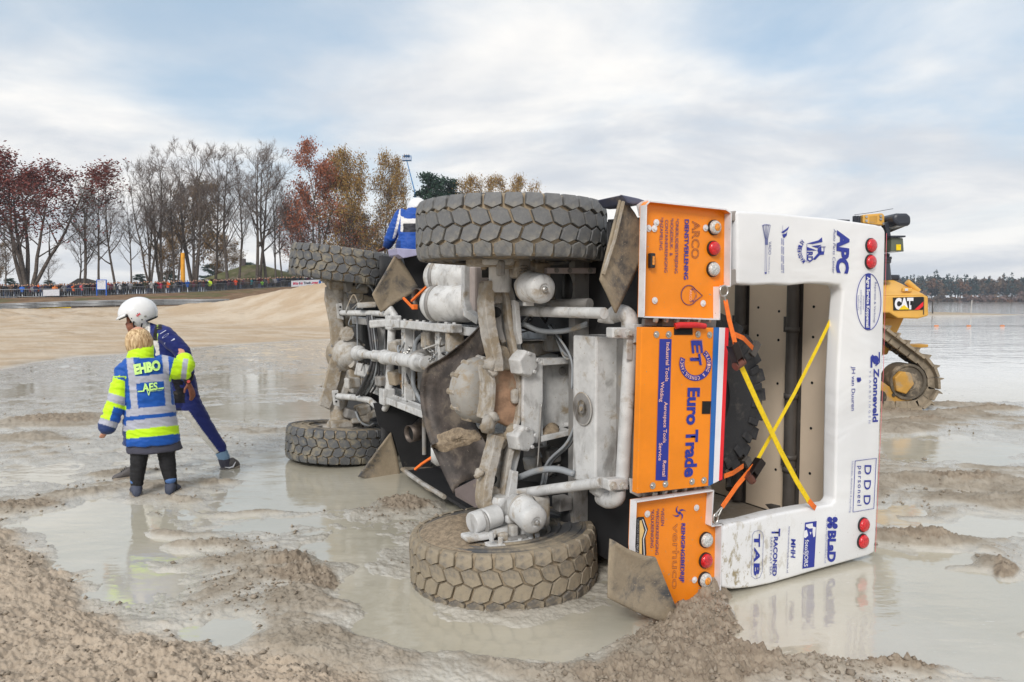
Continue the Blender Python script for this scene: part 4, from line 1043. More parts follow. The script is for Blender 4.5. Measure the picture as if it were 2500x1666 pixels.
def rear_text(s, a, b, cap, mat, parent, sx=-1.004, **k):
    """lettering on the truck's tail: base line from pixel a to pixel b, capitals cap pixels high (towards the roof)"""
    A, B, C = T(*a, s=sx), T(*b, s=sx), T(a[0] + cap, a[1], s=sx)
    return put_text(s, lambda u, v: A + (B - A) * u + (C - A) * v, mat, parent, **k)
def rear_poly(pix, mat, parent, sx=-1.004, name="emblem", thick=.0015):
    mb = MB(); mb.prism([T(*p, s=sx) for p in pix], (thick, 0, 0)); return mb.obj(name, mat, parent)
def rear_line(pix, w, mat, parent, sx=-1.004, closed=False, name="emblem_line"):
    mb = MB(); P = [T(*p, s=sx) for p in pix]
    if closed: P.append(P[0])
    mb.tube(P, w, 4); return mb.obj(name, mat, parent)
def arc_text(s, cx, cy, r0, r1, a0, a1, mat, parent, sx=-1.006, bold=0.02, inward=False, fill=.78):
    """letters standing along an arc, angle in the picture plane measured clockwise from straight up"""
    n = len(s); step = (a1 - a0) / n
    for i, ch in enumerate(s):
        if ch == ' ': continue
        am = a0 + (i + .5) * step
        def fn(u, v, am=am):
            a = am + (u - .5) * step * fill; r = r0 + (r1 - r0) * v
            return T(cx + r * sin(a), cy - r * cos(a), s=sx)
        put_text(ch, fn, mat, parent, bold=bold)

# ------------------------------------------------------------------ tail panels
def tray(pix, mat, lips, name, label, sx=-1.0, depth=.05):
    P = [T(*p, s=sx) for p in pix]
    mb = MB(); mb.prism([p + Vector((depth, 0, 0)) for p in P], (.004, 0, 0)); o = mb.obj(name, mat, truck)
    o['label'] = label
    k = len(P); cen = sum(P, Vector()) / k
    for i, (kind) in enumerate(lips):
        if not kind: continue
        a, b = P[i], P[(i + 1) % k]; d = (b - a).normalized(); inn = Vector((1, 0, 0)).cross(d)
        if inn.dot(cen - (a + b) / 2) < 0: inn = -inn
        mb = MB(); t = .004
        mb.prism([a, b, b + inn * t, a + inn * t], (depth, 0, 0)); mb.obj("panel_lip", mat if kind == 'o' else m_wedge, o)
        mb = MB(); mb.prism([a - inn * .002, b - inn * .002, b + inn * .006, a + inn * .006], (-.003, 0, 0)); mb.obj("panel_edge", m_wedge, o)
    return o
m_lens_r = pmat("red_lens", (.62, .012, .02), .12, var=.25, vscale=60, coat=.6, bump=.3, bscale=150)
m_lens_c = pmat("clear_lens", (.62, .62, .60), .12, var=.35, vscale=90, coat=.6, bump=.5, bscale=150)
m_lens_o = pmat("amber_lens", (.85, .30, .03), .15, var=.3, vscale=80, coat=.5, bump=.4, bscale=150)
m_rub = pmat("black_rubber_ring", (.02, .02, .022), .5)
def lamp(px, py, r_px, kind, parent, sx, name="tail_lamp"):
    """r_px: half of its height in the picture"""
    c = T(px, py, s=sx); r = abs(T(px, py - r_px, s=sx).y - c.y)
    lens = {'r': m_lens_r, 'c': m_lens_c, 'a': m_lens_c}[kind]
    mb = MB(); mb.lathe([(.055, r * .95), (.0, r), (-.012, r * .99), (-.012, 0)], c + Vector((.0, 0, 0)), (1, 0, 0), 28); o = mb.obj(name, m_rub, truck, smooth=35)
    mb = MB(); mb.lathe([(-.011, r * .90), (-.022, r * .88), (-.030, r * .74), (-.034, r * .45), (-.035, 0)], c, (1, 0, 0), 28, cap=False); mb.obj("lens", lens, o, smooth=60)
    if kind == 'a':
        mb = MB(); mb.lathe([(-.0345, r * .50), (-.038, r * .40), (-.039, 0)], c, (1, 0, 0), 20, cap=False); mb.obj("indicator_bulb", m_lens_o, o, smooth=60)
    return o
def studs(pix, parent, sx):
    for px, py in pix:
        c = T(px, py, s=sx); mb = MB()
        mb.lathe([(0, .020), (-.004, .020), (-.004, .011), (-.012, .010), (-.012, 0)], c, (1, 0, 0), 12); mb.obj("bolt", m_bolt if parent.name.startswith("tail") else m_wedge, parent)

up = tray([(1577, 500), (1586, 491), (1772, 511), (1785, 520), (1783, 700), (1757, 700), (1757, 781), (1571, 775)], m_orange, ('o', 'o', 'o', 'w', 'o', 'w', 'w', 'w'), "rear_panel", "upper orange tail panel with blue lettering and three lamps")
PS = -.9525
lamp(1742, 556, 19, 'a', up, PS); lamp(1740, 607, 19, 'r', up, PS); lamp(1739, 658, 19, 'c', up, PS)
studs([(1602, 544), (1583, 558), (1597, 558.6), (1722, 557), (1598, 734), (1716, 741)], up, PS)
mb = MB(); c = T(1587, 637, s=PS); mb.box(c + Vector((-.015, 0, 0)), (.03, .085, .034)); o = mb.obj("side_marker", m_rub, truck, bevel=.006)
mb = MB(); mb.box(c + Vector((-.031, 0, 0)), (.004, .05, .014)); mb.obj("lens", m_lens_o, o)
rt = lambda s, a, b, cap, mat, par, **k: rear_text(s, a, b, cap, mat, par, sx=PS - .002, **k)
rt("ARCO", (1691, 540), (1688, 632), 19, m_navy, up, outline=.014)
rt("DIENSTVERLENING", (1672, 536), (1670, 683), 10.5, m_blue, up, bold=.028)
rt("*ONKRUIDBESTRIJDING", (1650, 534), (1647, 668), 8, m_navy, up)
rt("*HOGEDRUK-  &", (1637, 533), (1635, 625), 8, m_navy, up)
rt("CONTAINERREINIGING", (1624, 537), (1622, 666), 8, m_navy, up)
rt("*INZAMELING", (1612, 531), (1610, 611), 8, m_navy, up)
drop = [(1682 + 19 * cos(a), 721 + 24 * sin(a)) for a in [radians(40 + 280 * k / 24) for k in range(25)]] + [(1715, 722)]
rear_line(drop, .0022, m_navy, up, sx=PS - .002, closed=True)
arc_text("DIENSTVERLENING", 1683, 721, 14.5, 19, radians(12), radians(175), m_navy, up, sx=PS - .003, bold=0)
rt("ARCO", (1684, 708), (1683, 735), 5.5, m_pale, up)

mid = plate("tailboard", [(1567, 799), (1779, 801), (1763, 1171), (1730, 1187), (1556, 1206)], m_orange, .05, s=-1.0, bevel=.004)
mid['label'] = "orange tailboard with blue lettering and a red, white and blue flag edge"
for nm, pix, mt in (("flag_stripe", [(1743, 799.5), (1756, 800), (1741, 1181), (1730, 1187)], m_fblue), ("flag_stripe", [(1756, 800), (1770.5, 800.5), (1755, 1174.5), (1741, 1181)], m_fwhite), ("flag_stripe", [(1770.5, 800.5), (1779.5, 801), (1763.5, 1171), (1755, 1174.5)], m_fred)):
    rear_poly(pix, mt, mid, name=nm, thick=.003)
rear_poly([(1610.7, 828), (1639.7, 828), (1630, 1173.7), (1601, 1173)], m_blue, mid, name="blue_banner")
for s, a, b in (("Industrial Tools", (1627, 836.6), (1624.4, 931.6)), ("Aerospace Tools", (1622, 981.7), (1618.7, 1081.5)), ("Rental", (1618.5, 1125), (1617, 1163.5)), ("Welding", (1613.9, 932), (1611, 981.7)), ("Service", (1609, 1082), (1607.5, 1125))):
    rear_text(s, a, b, 8.5, m_pale, mid, sx=-1.007, bold=.012)
rear_text("Euro Trade", (1680.5, 947), (1672, 1166), 29, m_blue, mid, bold=.040)
rear_text("E", (1688, 832), (1691, 863), 26, m_blue, mid, bold=.035, sx=-1.005); rear_text("T", (1684, 864), (1688, 892), 26, m_blue, mid, bold=.035, sx=-1.005)
rear_text("E", (1690, 829), (1693, 860), 26, m_pale, mid, outline=.012, sx=-1.0035); rear_text("T", (1686, 861), (1690, 889), 26, m_pale, mid, outline=.012, sx=-1.0035)
cx, cy = 1698, 888
def ringpt(r, a): return (cx + r * sin(a) * .98, cy - r * cos(a) * 1.06)
a0, a1 = radians(40), radians(292)
mb = MB(); rows = [[T(*ringpt(r, a0 + (a1 - a0) * k / 40), s=-1.004) for k in range(41)] for r in (27.5, 40)]
mb.grid(rows); mb.obj("emblem", m_blue, mid)
arc_in = "TRADING & CONSULTANCY"; step = (a1 - a0 - .06) / len(arc_in)
for i, ch in enumerate(arc_in):
    if ch == ' ': continue
    am = a0 + .03 + (i + .5) * step
    put_text(ch, lambda u, v, am=am: T(*ringpt(30 + 8 * v, am + (u - .5) * step * .74), s=-1.0065), m_pale, mid, bold=.02)
for pix in ([(1646, 801), (1691, 801), (1691, 818), (1646, 818)], [(1715, 980), (1736, 980), (1734, 1011), (1714, 1011)]):
    rear_poly(pix, m_hole, mid, name="hand_hole", thick=.002)
studs([(1602, 817), (1632, 817), (1703.5, 816.5), (1732, 818), (1593, 1186), (1624, 1182), (1689, 1176), (1718, 1173)], mid, -1.0)
mb = MB(); mb.tube([T(1648, 797, s=-1.02), T(1660, 794, s=-1.03), T(1700, 794, s=-1.03), T(1720, 797, s=-1.02)], .018, 10); mb.obj("red_handle", m_redh, truck, smooth=60)

low = tray([(1552, 1225), (1742, 1197), (1737, 1284), (1762, 1281), (1759, 1440), (1700, 1478), (1630, 1498), (1560, 1500), (1548, 1335)], m_orange2, ('w', 'w', 'w', 'w', 'o', 'o', 'o', 'w', 'w'), "rear_panel", "lower orange tail panel, muddy, with three lamps above the mud heap")
lamp(1722, 1318, 19, 'c', low, PS); lamp(1721, 1368, 19, 'r', low, PS); lamp(1719, 1415, 19, 'a', low, PS)
studs([(1580, 1255), (1700, 1240), (1695, 1416)], low, PS)
rt("*VEGEN", (1614, 1241), (1614, 1284), 8, m_navy, low)
rt("*WEGDEKREINIGING", (1602, 1242), (1600, 1355), 8, m_navy, low)
rt("*KOLKREINIGING", (1590, 1244), (1588, 1338), 8, m_navy, low)
rt("REINIGINGSBEDRIJF", (1664, 1278), (1661, 1423), 9.5, m_blue, low, bold=.03)
rt("verhuco", (1643, 1279), (1641, 1438), 17, m_navy, low, outline=.008)
for k in range(4):                                  # swirl of four blades
    a = k * pi / 2; pts = []
    for t in range(9): pts.append((6 + 11.5 * t / 8, a + 1.35 * t / 8))
    for t in range(8, -1, -1): pts.append((6.5 + 11.5 * t / 8, a + .75 + 1.25 * t / 8 * (.45)))
    rear_poly([(1659 + r * sin(q) * .93, 1253 - r * cos(q)) for r, q in pts], m_blue, low, sx=PS - .002)
rear_poly([(1659 + 4 * sin(q * pi / 5), 1253 - 4 * cos(q * pi / 5)) for q in range(10)], m_blue, low, sx=PS - .002)
bl = [(1552, 1268), (1558, 1263), (1572, 1262), (1582, 1292), (1576, 1312), (1578, 1352), (1574, 1370), (1556, 1372), (1548, 1335), (1549, 1300)]
rear_poly(bl, m_rub, low, sx=PS - .002)
rear_poly([(1562, 1272), (1566, 1270), (1573, 1296), (1567, 1316), (1567, 1358), (1561, 1358)], pmat("sand_print", lin(240, 205, 140), .5), low, sx=PS - .0035)
rear_line([(1569, 1268), (1578, 1295), (1571, 1316), (1573, 1360)], .0028, m_fwhite, low, sx=PS - .004)
rt("MOROCCO DESERT CHALLENGE", (1556, 1268), (1554, 1366), 4.5, m_fwhite, low, bold=.03)
bpy.data.objects[-1] if False else None

# ------------------------------------------------------------------ tarpaulin hood
def thin_tarp():
    m, t = newmat("thin_white_tarpaulin")
    t.set('Base Color', (.80, .80, .80)); t.set('Roughness', .5)
    tr = t.N.new("ShaderNodeBsdfTranslucent"); tr.inputs[0].default_value = (.95, .94, .91, 1)
    mx = t.N.new("ShaderNodeMixShader"); mx.inputs[0].default_value = .72
    t.L.new(t.b.outputs[0], mx.inputs[1]); t.L.new(tr.outputs[0], mx.inputs[2])
    t.L.new(mx.outputs[0], t.N["Material Output"].inputs[0])
    return m
m_thin = thin_tarp()
def hood():
    out = [(1799, 515), (1850, 517), (1905, 521), (1960, 527), (2040, 534), (2100, 543), (2140, 549), (2158, 554), (2163, 566), (2160, 700), (2157, 850), (2153, 960), (2147, 1120), (2140, 1300), (2136, 1350),
           (2120, 1358), (2050, 1378), (1989, 1395), (1940, 1410), (1880, 1427), (1836, 1436), (1790, 1440), (1764, 1436), (1760, 1360), (1762, 1288)]
    inn = [(1785, 1279), (1820, 1274), (1850, 1266), (1880, 1258), (1910, 1252), (1960, 1243), (2005, 1236), (2032, 1232), (2040, 1222), (2042, 1080), (2045, 940), (2052, 800), (2059, 712), (2052, 697), (2020, 693), (1975, 692), (1930, 697), (1890, 694), (1840, 697), (1801, 694)]
    P = [T(*p, s=-1.0) for p in out + inn]
    mb = MB(); mb.prism(P, (.11, 0, 0)); o = mb.obj("tarpaulin_hood", m_tarp, truck, bevel=.028, seg=4)
    o['label'] = "white tarpaulin hood covered in blue sponsor lettering"
    o.data.polygons.foreach_set('use_smooth', [True] * len(o.data.polygons))
    a, b = T(2150, 700, s=-.9), T(1799, 515, s=-.9)
    H = 2.415
    for nm, lo, hi in (("roof_cover", (-.885, .09, H - .012), (2.75, 2.345, H + .003)), ("side_cover", (-.885, 2.335, 1.05), (2.75, 2.337, H - .013)), ("side_cover", (-.885, .085, 1.05), (2.75, .10, H - .013)), ("front_cover", (2.752, .09, .95), (2.77, 2.34, H))):
        mb = MB(); mb.bx(lo, hi); mb.obj(nm, m_thin, truck)
    for i, (s0, s1) in enumerate(((-.86, -.395), (-.265, .15), (.28, 1.17), (1.27, 2.6))):
        mb = MB(); mb.bx((s0, .13, H - .05), (s1, 2.31, H - .035)); r = mb.obj("roof_board", m_beige, truck, bevel=.003)
        if s1 < 1:
            for yy in (.5, .85, 1.2, 1.55, 1.78):
                for ss in (s0 + .10, s1 - .10):
                    mb = MB(); mb.lathe([(0, .011), (-.003, .011), (-.003, 0)], (ss, yy + .02 * sin(9 * ss), H - .05), (0, 0, 1), 10); mb.obj("bolt_hole", m_hole, r)
    mb = MB(); mb.bx((-.88, .11, H - .030), (2.7, 2.33, H - .016)); mb.obj("roof_lining", m_post, truck)
    for s in (-.33, .215, 1.22):
        mb = MB(); mb.tube([(s, .14, H - .085), (s, 2.30, H - .085)], .047, 14); q = mb.obj("hood_post", m_post, truck, smooth=60)
        for yy in (.52, .62, 1.62, 1.1):
            mb = MB(); mb.lathe([(-.02, .053), (.02, .053)], (s, yy, H - .085), (0, 1, 0), 14, cap=False); mb.obj("post_collar", m_post, q, smooth=60, solid=.004)
        for yy in (.60, 1.66):
            mb = MB(); mb.bx((s + .05, yy - .06, H - .10), (s + .075, yy + .06, H - .052)); mb.obj("post_lug", m_post, q)
    # side of the hood that lies on the ground, muddy inside
    mb = MB(); mb.bx((-.88, .105, .60), (2.7, .125, H - .06)); mb.obj("side_lining", pmat("mud_smeared_board", (.30, .26, .215), .7, mud=.7, mscale=3, mudcol=(.26, .215, .17)), truck)
    mb = MB(); mb.tube(curve([T(1690, 1178, y=.19), T(1740, 1172, y=.19), T(1800, 1196, y=.18), T(1860, 1222, y=.17), T(1912, 1245, y=.16)], 4), .05, 12); mb.obj("side_pipe", m_post, truck, smooth=60)
    tt("side_pipe", [(1786, 1168, dict(s=.3)), (1786, 1195, dict(s=.25))], .05, m_post)
    # frame stubs between tail panels and hood
    for pix in ([(1785, 519), (1797, 514), (1803, 528), (1800, 540), (1786, 540)], [(1784, 658), (1801, 657), (1801, 694), (1783, 699)], [(1762, 1283), (1775, 1281), (1786, 1288), (1776, 1296), (1776, 1328), (1762, 1328)]):
        plate("frame_stub", pix, pmat("grey_brown_stub", (.30, .27, .25), .5, mud=.2), .05, s=-.985, bevel=.006)
    plate("frame_stub", [(1761, 1330), (1776, 1330), (1772, 1436), (1760, 1430)], m_mudmetal, .04, s=-.965, bevel=.01)
    # sponsors
    tx = lambda *a, **k: rear_text(*a, **k)
    B = m_blue
    gb = pmat("grey_blue_print", lin(105, 112, 160), .5); lt = pmat("faint_blue_print", lin(150, 156, 195), .5)
    # broom
    for x0, x1 in ((1861.5, 1868), (1864, 1869), (1868, 1870), (1872, 1871.5), (1876, 1873), (1880.5, 1874.5)):
        rear_line([(x0, 549 + abs(x0 - 1871) * .2), (x1, 584)], .0016, gb, o)
    rear_line([(1861.5, 551), (1866, 549), (1872, 548.5), (1880.5, 550)], .0018, B, o)
    rear_poly([(1868, 584), (1875, 584), (1875, 598), (1868, 598)], gb, o)
    for x in (1868.6, 1872.6): rear_line([(x, 598), (x - 1, 667)], .0012, gb, o)
    rear_poly([(1867, 665), (1872, 665), (1871.5, 669), (1868, 669)], B, o)
    tx("VADO", (1877, 590), (1876, 622), 7, gb, o); tx("DRAADBORSTEL B.V.", (1877, 627), (1875.5, 669), 3, gb, o)
    rear_poly([(1908, 567), (1912, 570), (1923, 562), (1927, 553), (1919, 560)], B, o); rear_poly([(1910, 573), (1920, 570), (1922, 566), (1921, 575), (1914, 582)], B, o)
    rear_line([(1911, 551), (1911, 567)], .0008, gb, o)
    for x, a, b in ((1913, 584, 668), (1909, 582, 640), (1909, 644, 669)):
        n = int((b - a) / 3.2)
        for k in range(n):
            if k % 7 != 5: rear_poly([(x - 1, a + k * 3.2), (x + 1.4, a + k * 3.2), (x + 1.3, a + k * 3.2 + 2.0), (x - 1, a + k * 3.2 + 2.0)], lt, o, name="small_print")
    arc_text("VLIERODAM", 1990, 613, 33, 43, radians(-48), radians(-138), B, o, sx=-1.004, bold=.03, fill=.80)
    for pix in ([(1970, 595), (1999, 587), (2007, 580), (2008, 591), (1985, 596)], [(1982, 601), (2006, 598), (1996, 606)], [(1970, 603), (1995, 612), (1971, 612)], [(1998, 606), (2005, 601), (2006, 615), (2000, 622), (1996, 612)], [(2001, 614), (2012, 614), (2012, 622), (2003, 623)], [(1985, 633), (2000, 616), (2003, 622), (1990, 635)]):
        rear_poly(pix, B, o)
    rear_line([(2012, 602), (2012, 616)], .002, B, o); rear_line([(2005, 603), (2016, 603)], .002, B, o)
    tx("RD", (1971, 615), (1971, 639), 14, B, o, bold=.03); rear_line([(1970, 596), (1970, 640), (1976, 641), (1990, 630)], .0014, B, o)
    tx("APC", (2045.5, 562), (2043, 670), 29, B, o, bold=.05, shear=.12); tx("Auto Parts Center", (2035.5, 559), (2032, 669), 7, gb, o, shear=.25)
    el = [(2121 + 30 * sin(q * pi / 24), 737 - 69 * cos(q * pi / 24)) for q in range(48)]
    rear_line(el, .0022, B, o, closed=True)
    rear_poly([(2114, 669), (2126, 668), (2125, 805), (2112, 804)], B, o)
    tx("Agro Service Koppenaal", (2117, 676), (2115, 800), 7.5, m_fwhite, o, bold=.03, sx=-1.007)
    tx("Reparatie & Verkoop", (2136, 689), (2133, 788), 5, gb, o)
    for s, x, y0, y1 in (("tractoren", 2107, 722, 756), ("aanhangwagens", 2101, 708, 768), ("heftrucks", 2094, 722, 758)): tx(s, (x, y0), (x - .5, y1), 4.6, lt, o)
    rear_poly([(2126, 898), (2126, 872), (2131, 866), (2134, 870), (2130, 876), (2130, 898)], B, o); rear_poly([(2138 + 7.5 * sin(q * pi / 8), 879 - 10.5 * cos(q * pi / 8)) for q in range(16)], B, o)
    rear_line([(2147, 860), (2147, 885), (2138, 893)], .004, B, o)
    tx("Zonneveld", (2134, 900), (2131, 1031), 13, B, o, bold=.03); tx("VLAARDINGEN", (2122.5, 905), (2120.5, 1034), 5.5, lt, o, spacing=1.9)
    tx("JH van Duuren", (2080, 895), (2079, 1003), 9, B, o); 
    for k in range(3): rear_poly([(2092 + 3 * k, 925 + k), (2095 + 3 * k, 921), (2099 + 2 * k, 929), (2094 + 2 * k, 934)], B, o)
    rear_line([(2088, 1125.7), (2139.6, 1119), (2133.6, 1241.8), (2082.6, 1250.7)], .0020, B, o, closed=True)
    tx("D D D", (2111.4, 1136), (2108.8, 1233), 17, B, o, bold=.01); tx("personeel", (2096, 1138), (2093.5, 1235), 10.5, B, o, bold=.0, spacing=1.25)
    tx("Uitzenden, detacheren & payrolling", (2080, 1126), (2074, 1252), 4.5, lt, o)
    for k, (dx, dy) in enumerate(((-6, -8), (7, -8), (-6, 7), (7, 8))):
        rear_poly([(2032 + dx + 6.5 * sin(q * pi / 4) * 1.0, 1277 + dy + 7 * cos(q * pi / 4)) for q in range(8)], B, o)
    rear_poly([(2026, 1274), (2038, 1274), (2038, 1282), (2026, 1282)], B, o)
    tx("BLaD", (2022.5, 1296), (2021, 1373), 19, B, o, bold=.05); tx("www.rijschoolblad.nl", (2018, 1267), (2013, 1375), 4.5, lt, o)
    rear_poly([(1966, 1276.6), (1994, 1272.6), (1988, 1384.4), (1959.5, 1389)], B, o)
    for pix in ([(1968, 1281), (1984, 1278), (1985, 1290), (1976, 1291), (1968, 1286)], [(1964, 1297), (1970, 1294), (1973, 1308), (1967, 1314), (1962, 1312)], [(1985, 1286), (1992, 1288), (1990, 1310), (1986, 1312), (1984, 1300)], [(1977, 1299), (1981, 1300), (1979, 1306)]):
        rear_poly(pix, m_fwhite, o, sx=-1.0065)
    tx("fotoSJORS", (1966, 1318), (1963, 1384), 9.5, m_fwhite, o, sx=-1.007, bold=.01)
    tx("MHH", (1932, 1316), (1931, 1363), 11, B, o, bold=.03, shear=.1); tx("www.mobielehydrauliek.nl", (1925.5, 1285), (1920.5, 1399), 4.5, gb, o)
    tx("T", (1885, 1291), (1884, 1310), 21, B, o, bold=.02); tx("RACONED", (1890, 1311), (1886, 1407), 10, B, o, bold=.035); tx("SAFETY AT SEA", (1881.5, 1311), (1879, 1405), 5, gb, o)
    rr = [(1837, 1306), (1842, 1298), (1854, 1295), (1862, 1301), (1864, 1312), (1861, 1396), (1855, 1410), (1844, 1414), (1836, 1408), (1834, 1398)]
    rear_line(rr, .0012, gb, o, closed=True)
    tx("T", (1842, 1304), (1841.5, 1336), 14, B, o, bold=.04); tx("A", (1842, 1336), (1841, 1373), 14, B, o, bold=.03, shear=.1); tx("B", (1841, 1376), (1840.5, 1406), 14, B, o, bold=.04)
    for px, py in ((2130, 600), (2128.5, 640)): lamp(px - 6, py, 18.5, 'r', o, -1.0)
    for px, py in ((2112, 1281), (2110, 1321)): lamp(px - 6, py, 18, 'r', o, -1.0)
    mb = MB(); mb.tube([T(2164.5, 570, s=-.995), T(2157, 900, s=-.995), T(2137, 1348, s=-.995)], .0016, 4); mb.obj("red_piping", pmat("faded_red_piping", lin(225, 120, 130), .5), o)
hood()

# ------------------------------------------------------------------ straps in the tail opening
def ribbon(pts, w, mat, name, parent, face=(1, 0, 0), th=.004):
    P = [Vector(p) for p in pts]; rows = []
    for i, p in enumerate(P):
        d = (P[min(i + 1, len(P) - 1)] - P[max(i - 1, 0)]).normalized(); side = d.cross(Vector(face)).normalized() * (w / 2)
        rows.append([p - side, p + side])
    mb = MB(); mb.grid(rows); return mb.obj(name, mat, parent, solid=th)
def straps():
    r = empty("lashing_strap", (0, 0, 0), truck)
    ribbon([T(1803, 880, s=-1.06), T(1850, 985, s=-1.05), T(1905, 1100, s=-1.04), T(1945, 1175, s=-1.03), T(1976, 1226, s=-1.02)], .036, m_strapy, "yellow_webbing", r)
    ribbon([T(1974, 1222, s=-1.021), T(1984, 1234, s=-1.02), T(1991, 1241, s=-1.0)], .034, m_strapo, "orange_webbing", r)
    ribbon([T(1771, 733, s=-1.03), T(1780, 780, s=-1.04), T(1794, 835, s=-1.06), T(1800, 862, s=-1.065)], .032, m_strapo, "orange_webbing", r)
    ribbon([T(1790, 815, s=-.98), T(1815, 826, s=-.95), T(1838, 850, s=-.8)], .030, m_strapo, "orange_webbing", r)
    r2 = empty("lashing_strap", (0, 0, 0), truck)
    ribbon([T(2036, 765, s=-.90), T(2000, 840, s=-.93), T(1940, 960, s=-.97), T(1890, 1050, s=-.99), T(1848, 1125, s=-1.01)], .026, m_strapy, "yellow_webbing", r2)
    ribbon([T(2056, 712, s=-.87), T(2036, 768, s=-.90)], .012, m_strapo, "orange_webbing", r2)
    ribbon([T(1840, 1138, s=-1.02), T(1800, 1185, s=-1.03), T(1763, 1238, s=-1.03)], .032, m_strapo, "orange_webbing", r2)
    ribbon([T(1768, 1163, s=-.96), T(1790, 1155, s=-.94), T(1815, 1138, s=-.85)], .030, m_strapo, "orange_webbing", r2)
    mblk = pmat("black_ratchet_steel", (.03, .022, .02), .35, metal=.5)
    for (px, py, s, rr, ang) in ((1797, 868, -1.075, r, -.45), (1842, 1148, -1.03, r2, .75)):
        c = T(px, py, s=s); M = Matrix.Rotation(ang, 3, 'X'); mb = MB()
        for e in (-.026, .026): mb.box(c + M @ Vector((0, 0, e)), (.05, .15, .006), M)
        mb.box(c + M @ Vector((-.02, .03, 0)), (.012, .10, .05), M); q = mb.obj("ratchet", mblk, rr, bevel=.004)
        mb = MB(); k = c + M @ Vector((0, -.06, 0)); mb.lathe([(-.036, .026), (.036, .026)], k, M @ Vector((0, 0, 1)), 14); mb.obj("ratchet_drum", pmat("rusty_drum", (.18, .07, .05), .45, metal=.5), rr, smooth=40)
    def ring(c, r_, parent, nm, flat=1.0):
        mb = MB(); mb.tube([c + Vector((0, r_ * cos(q * pi / 8), r_ * flat * sin(q * pi / 8))) for q in range(17)], .006, 6, cap=False); mb.obj(nm, m_bolt, parent, smooth=60)
    ring(T(1767, 711, s=-1.03), .032, r, "steel_ring"); 
    mb = MB(); mb.tube([T(1768, 720, s=-1.03), T(1771, 736, s=-1.03)], .005, 6); mb.obj("hook", m_bolt, r)
    for d in (-4, 4):
        mb = MB(); mb.tube([T(1762 + d * .3, 1240, s=-1.03), T(1754 + d, 1252, s=-1.03), T(1750 + d * .6, 1262, s=-1.03)], .005, 6); mb.obj("hook", m_bolt, r2)
    ring(T(1747, 1266, s=-1.03), .030, r2, "steel_ring", .6)
    for (px, py, s) in ((1842, 852, -.78), (1828, 1134, -.82)):
        mb = MB(); c = T(px, py, s=s); mb.box(c, (.03, .10, .05), Matrix.Rotation(.6 if py < 1000 else -.6, 3, 'X')); mb.obj("tyre_clip", m_post, truck)
straps()

# ------------------------------------------------------------------ mudflaps, fenders, skirts, cab
def flap(name, pix, s, label, bulge=.03, tilt=0.0):
    P = [T(px, py, s=s + tilt * k) for px, py, k in pix]
    # fan subdivided so the rubber can sag
    c = sum(P, Vector()) / len(P); rows = []
    ring = []
    for i in range(len(P)):
        a, b = P[i], P[(i + 1) % len(P)]
        for k in range(5): ring.append(a.lerp(b, k / 5))
    for q in range(1, 7): rows.append([c.lerp(p, q / 6) + Vector((bulge * (1 - (q / 6) ** 2), 0, 0)) for p in ring])
    mb = MB(); mb.grid(rows, closed=True); k_ = len(ring); mb.add(rows[0] + [c + Vector((bulge, 0, 0))], [(i, (i + 1) % k_, k_) for i in range(k_)])
    o = mb.obj(name, m_flap, truck, smooth=180, solid=.014); bm = bmesh.new(); bm.from_mesh(o.data); bmesh.ops.remove_doubles(bm, verts=bm.verts, dist=1e-5); bm.to_mesh(o.data); bm.free(); o['label'] = label
    return o
f1 = flap("mudflap", [(1516, 476, -.2), (1548, 520, 0), (1587, 589, .3), (1545, 680, .2), (1503, 765, 0), (1484, 722, -.2), (1465, 683, -.3), (1490, 580, -.3)], -.86, "sandy rubber mudflap behind the upper rear wheel", tilt=.10, bulge=.015)
mb = MB(); mb.tube([T(1522, 492, s=-.905), T(1500, 585, s=-.905), T(1473, 670, s=-.905)], .010, 4); mb.obj("flap_bar", m_mudmetal, f1)
flap("mudflap", [(1490, 1316, 0), (1530, 1340, 0), (1575, 1358, .1), (1600, 1361, .1), (1630, 1435, .2), (1664, 1517, .2), (1630, 1524, 0), (1557, 1496, -.2), (1485, 1460, -.3), (1486, 1390, -.2)], -1.10, "torn sandy mudflap leaning on the lower orange panel", tilt=.1)
flap("mudflap", [(968, 617, 0), (996, 660, .1), (1024, 706, .2), (975, 735, .1), (930, 763, 0), (918, 740, -.1), (909, 719, -.1), (938, 670, 0)], 3.05, "sandy mudflap beside the upper front wheel", tilt=.2)
flap("mudflap", [(954, 1056, 0), (968, 1105, .1), (979, 1167, .1), (945, 1171, 0), (900, 1170, -.1), (874, 1164, -.1), (915, 1108, 0)], 3.0, "sandy mudflap standing in water by the lower front wheel", tilt=.2)
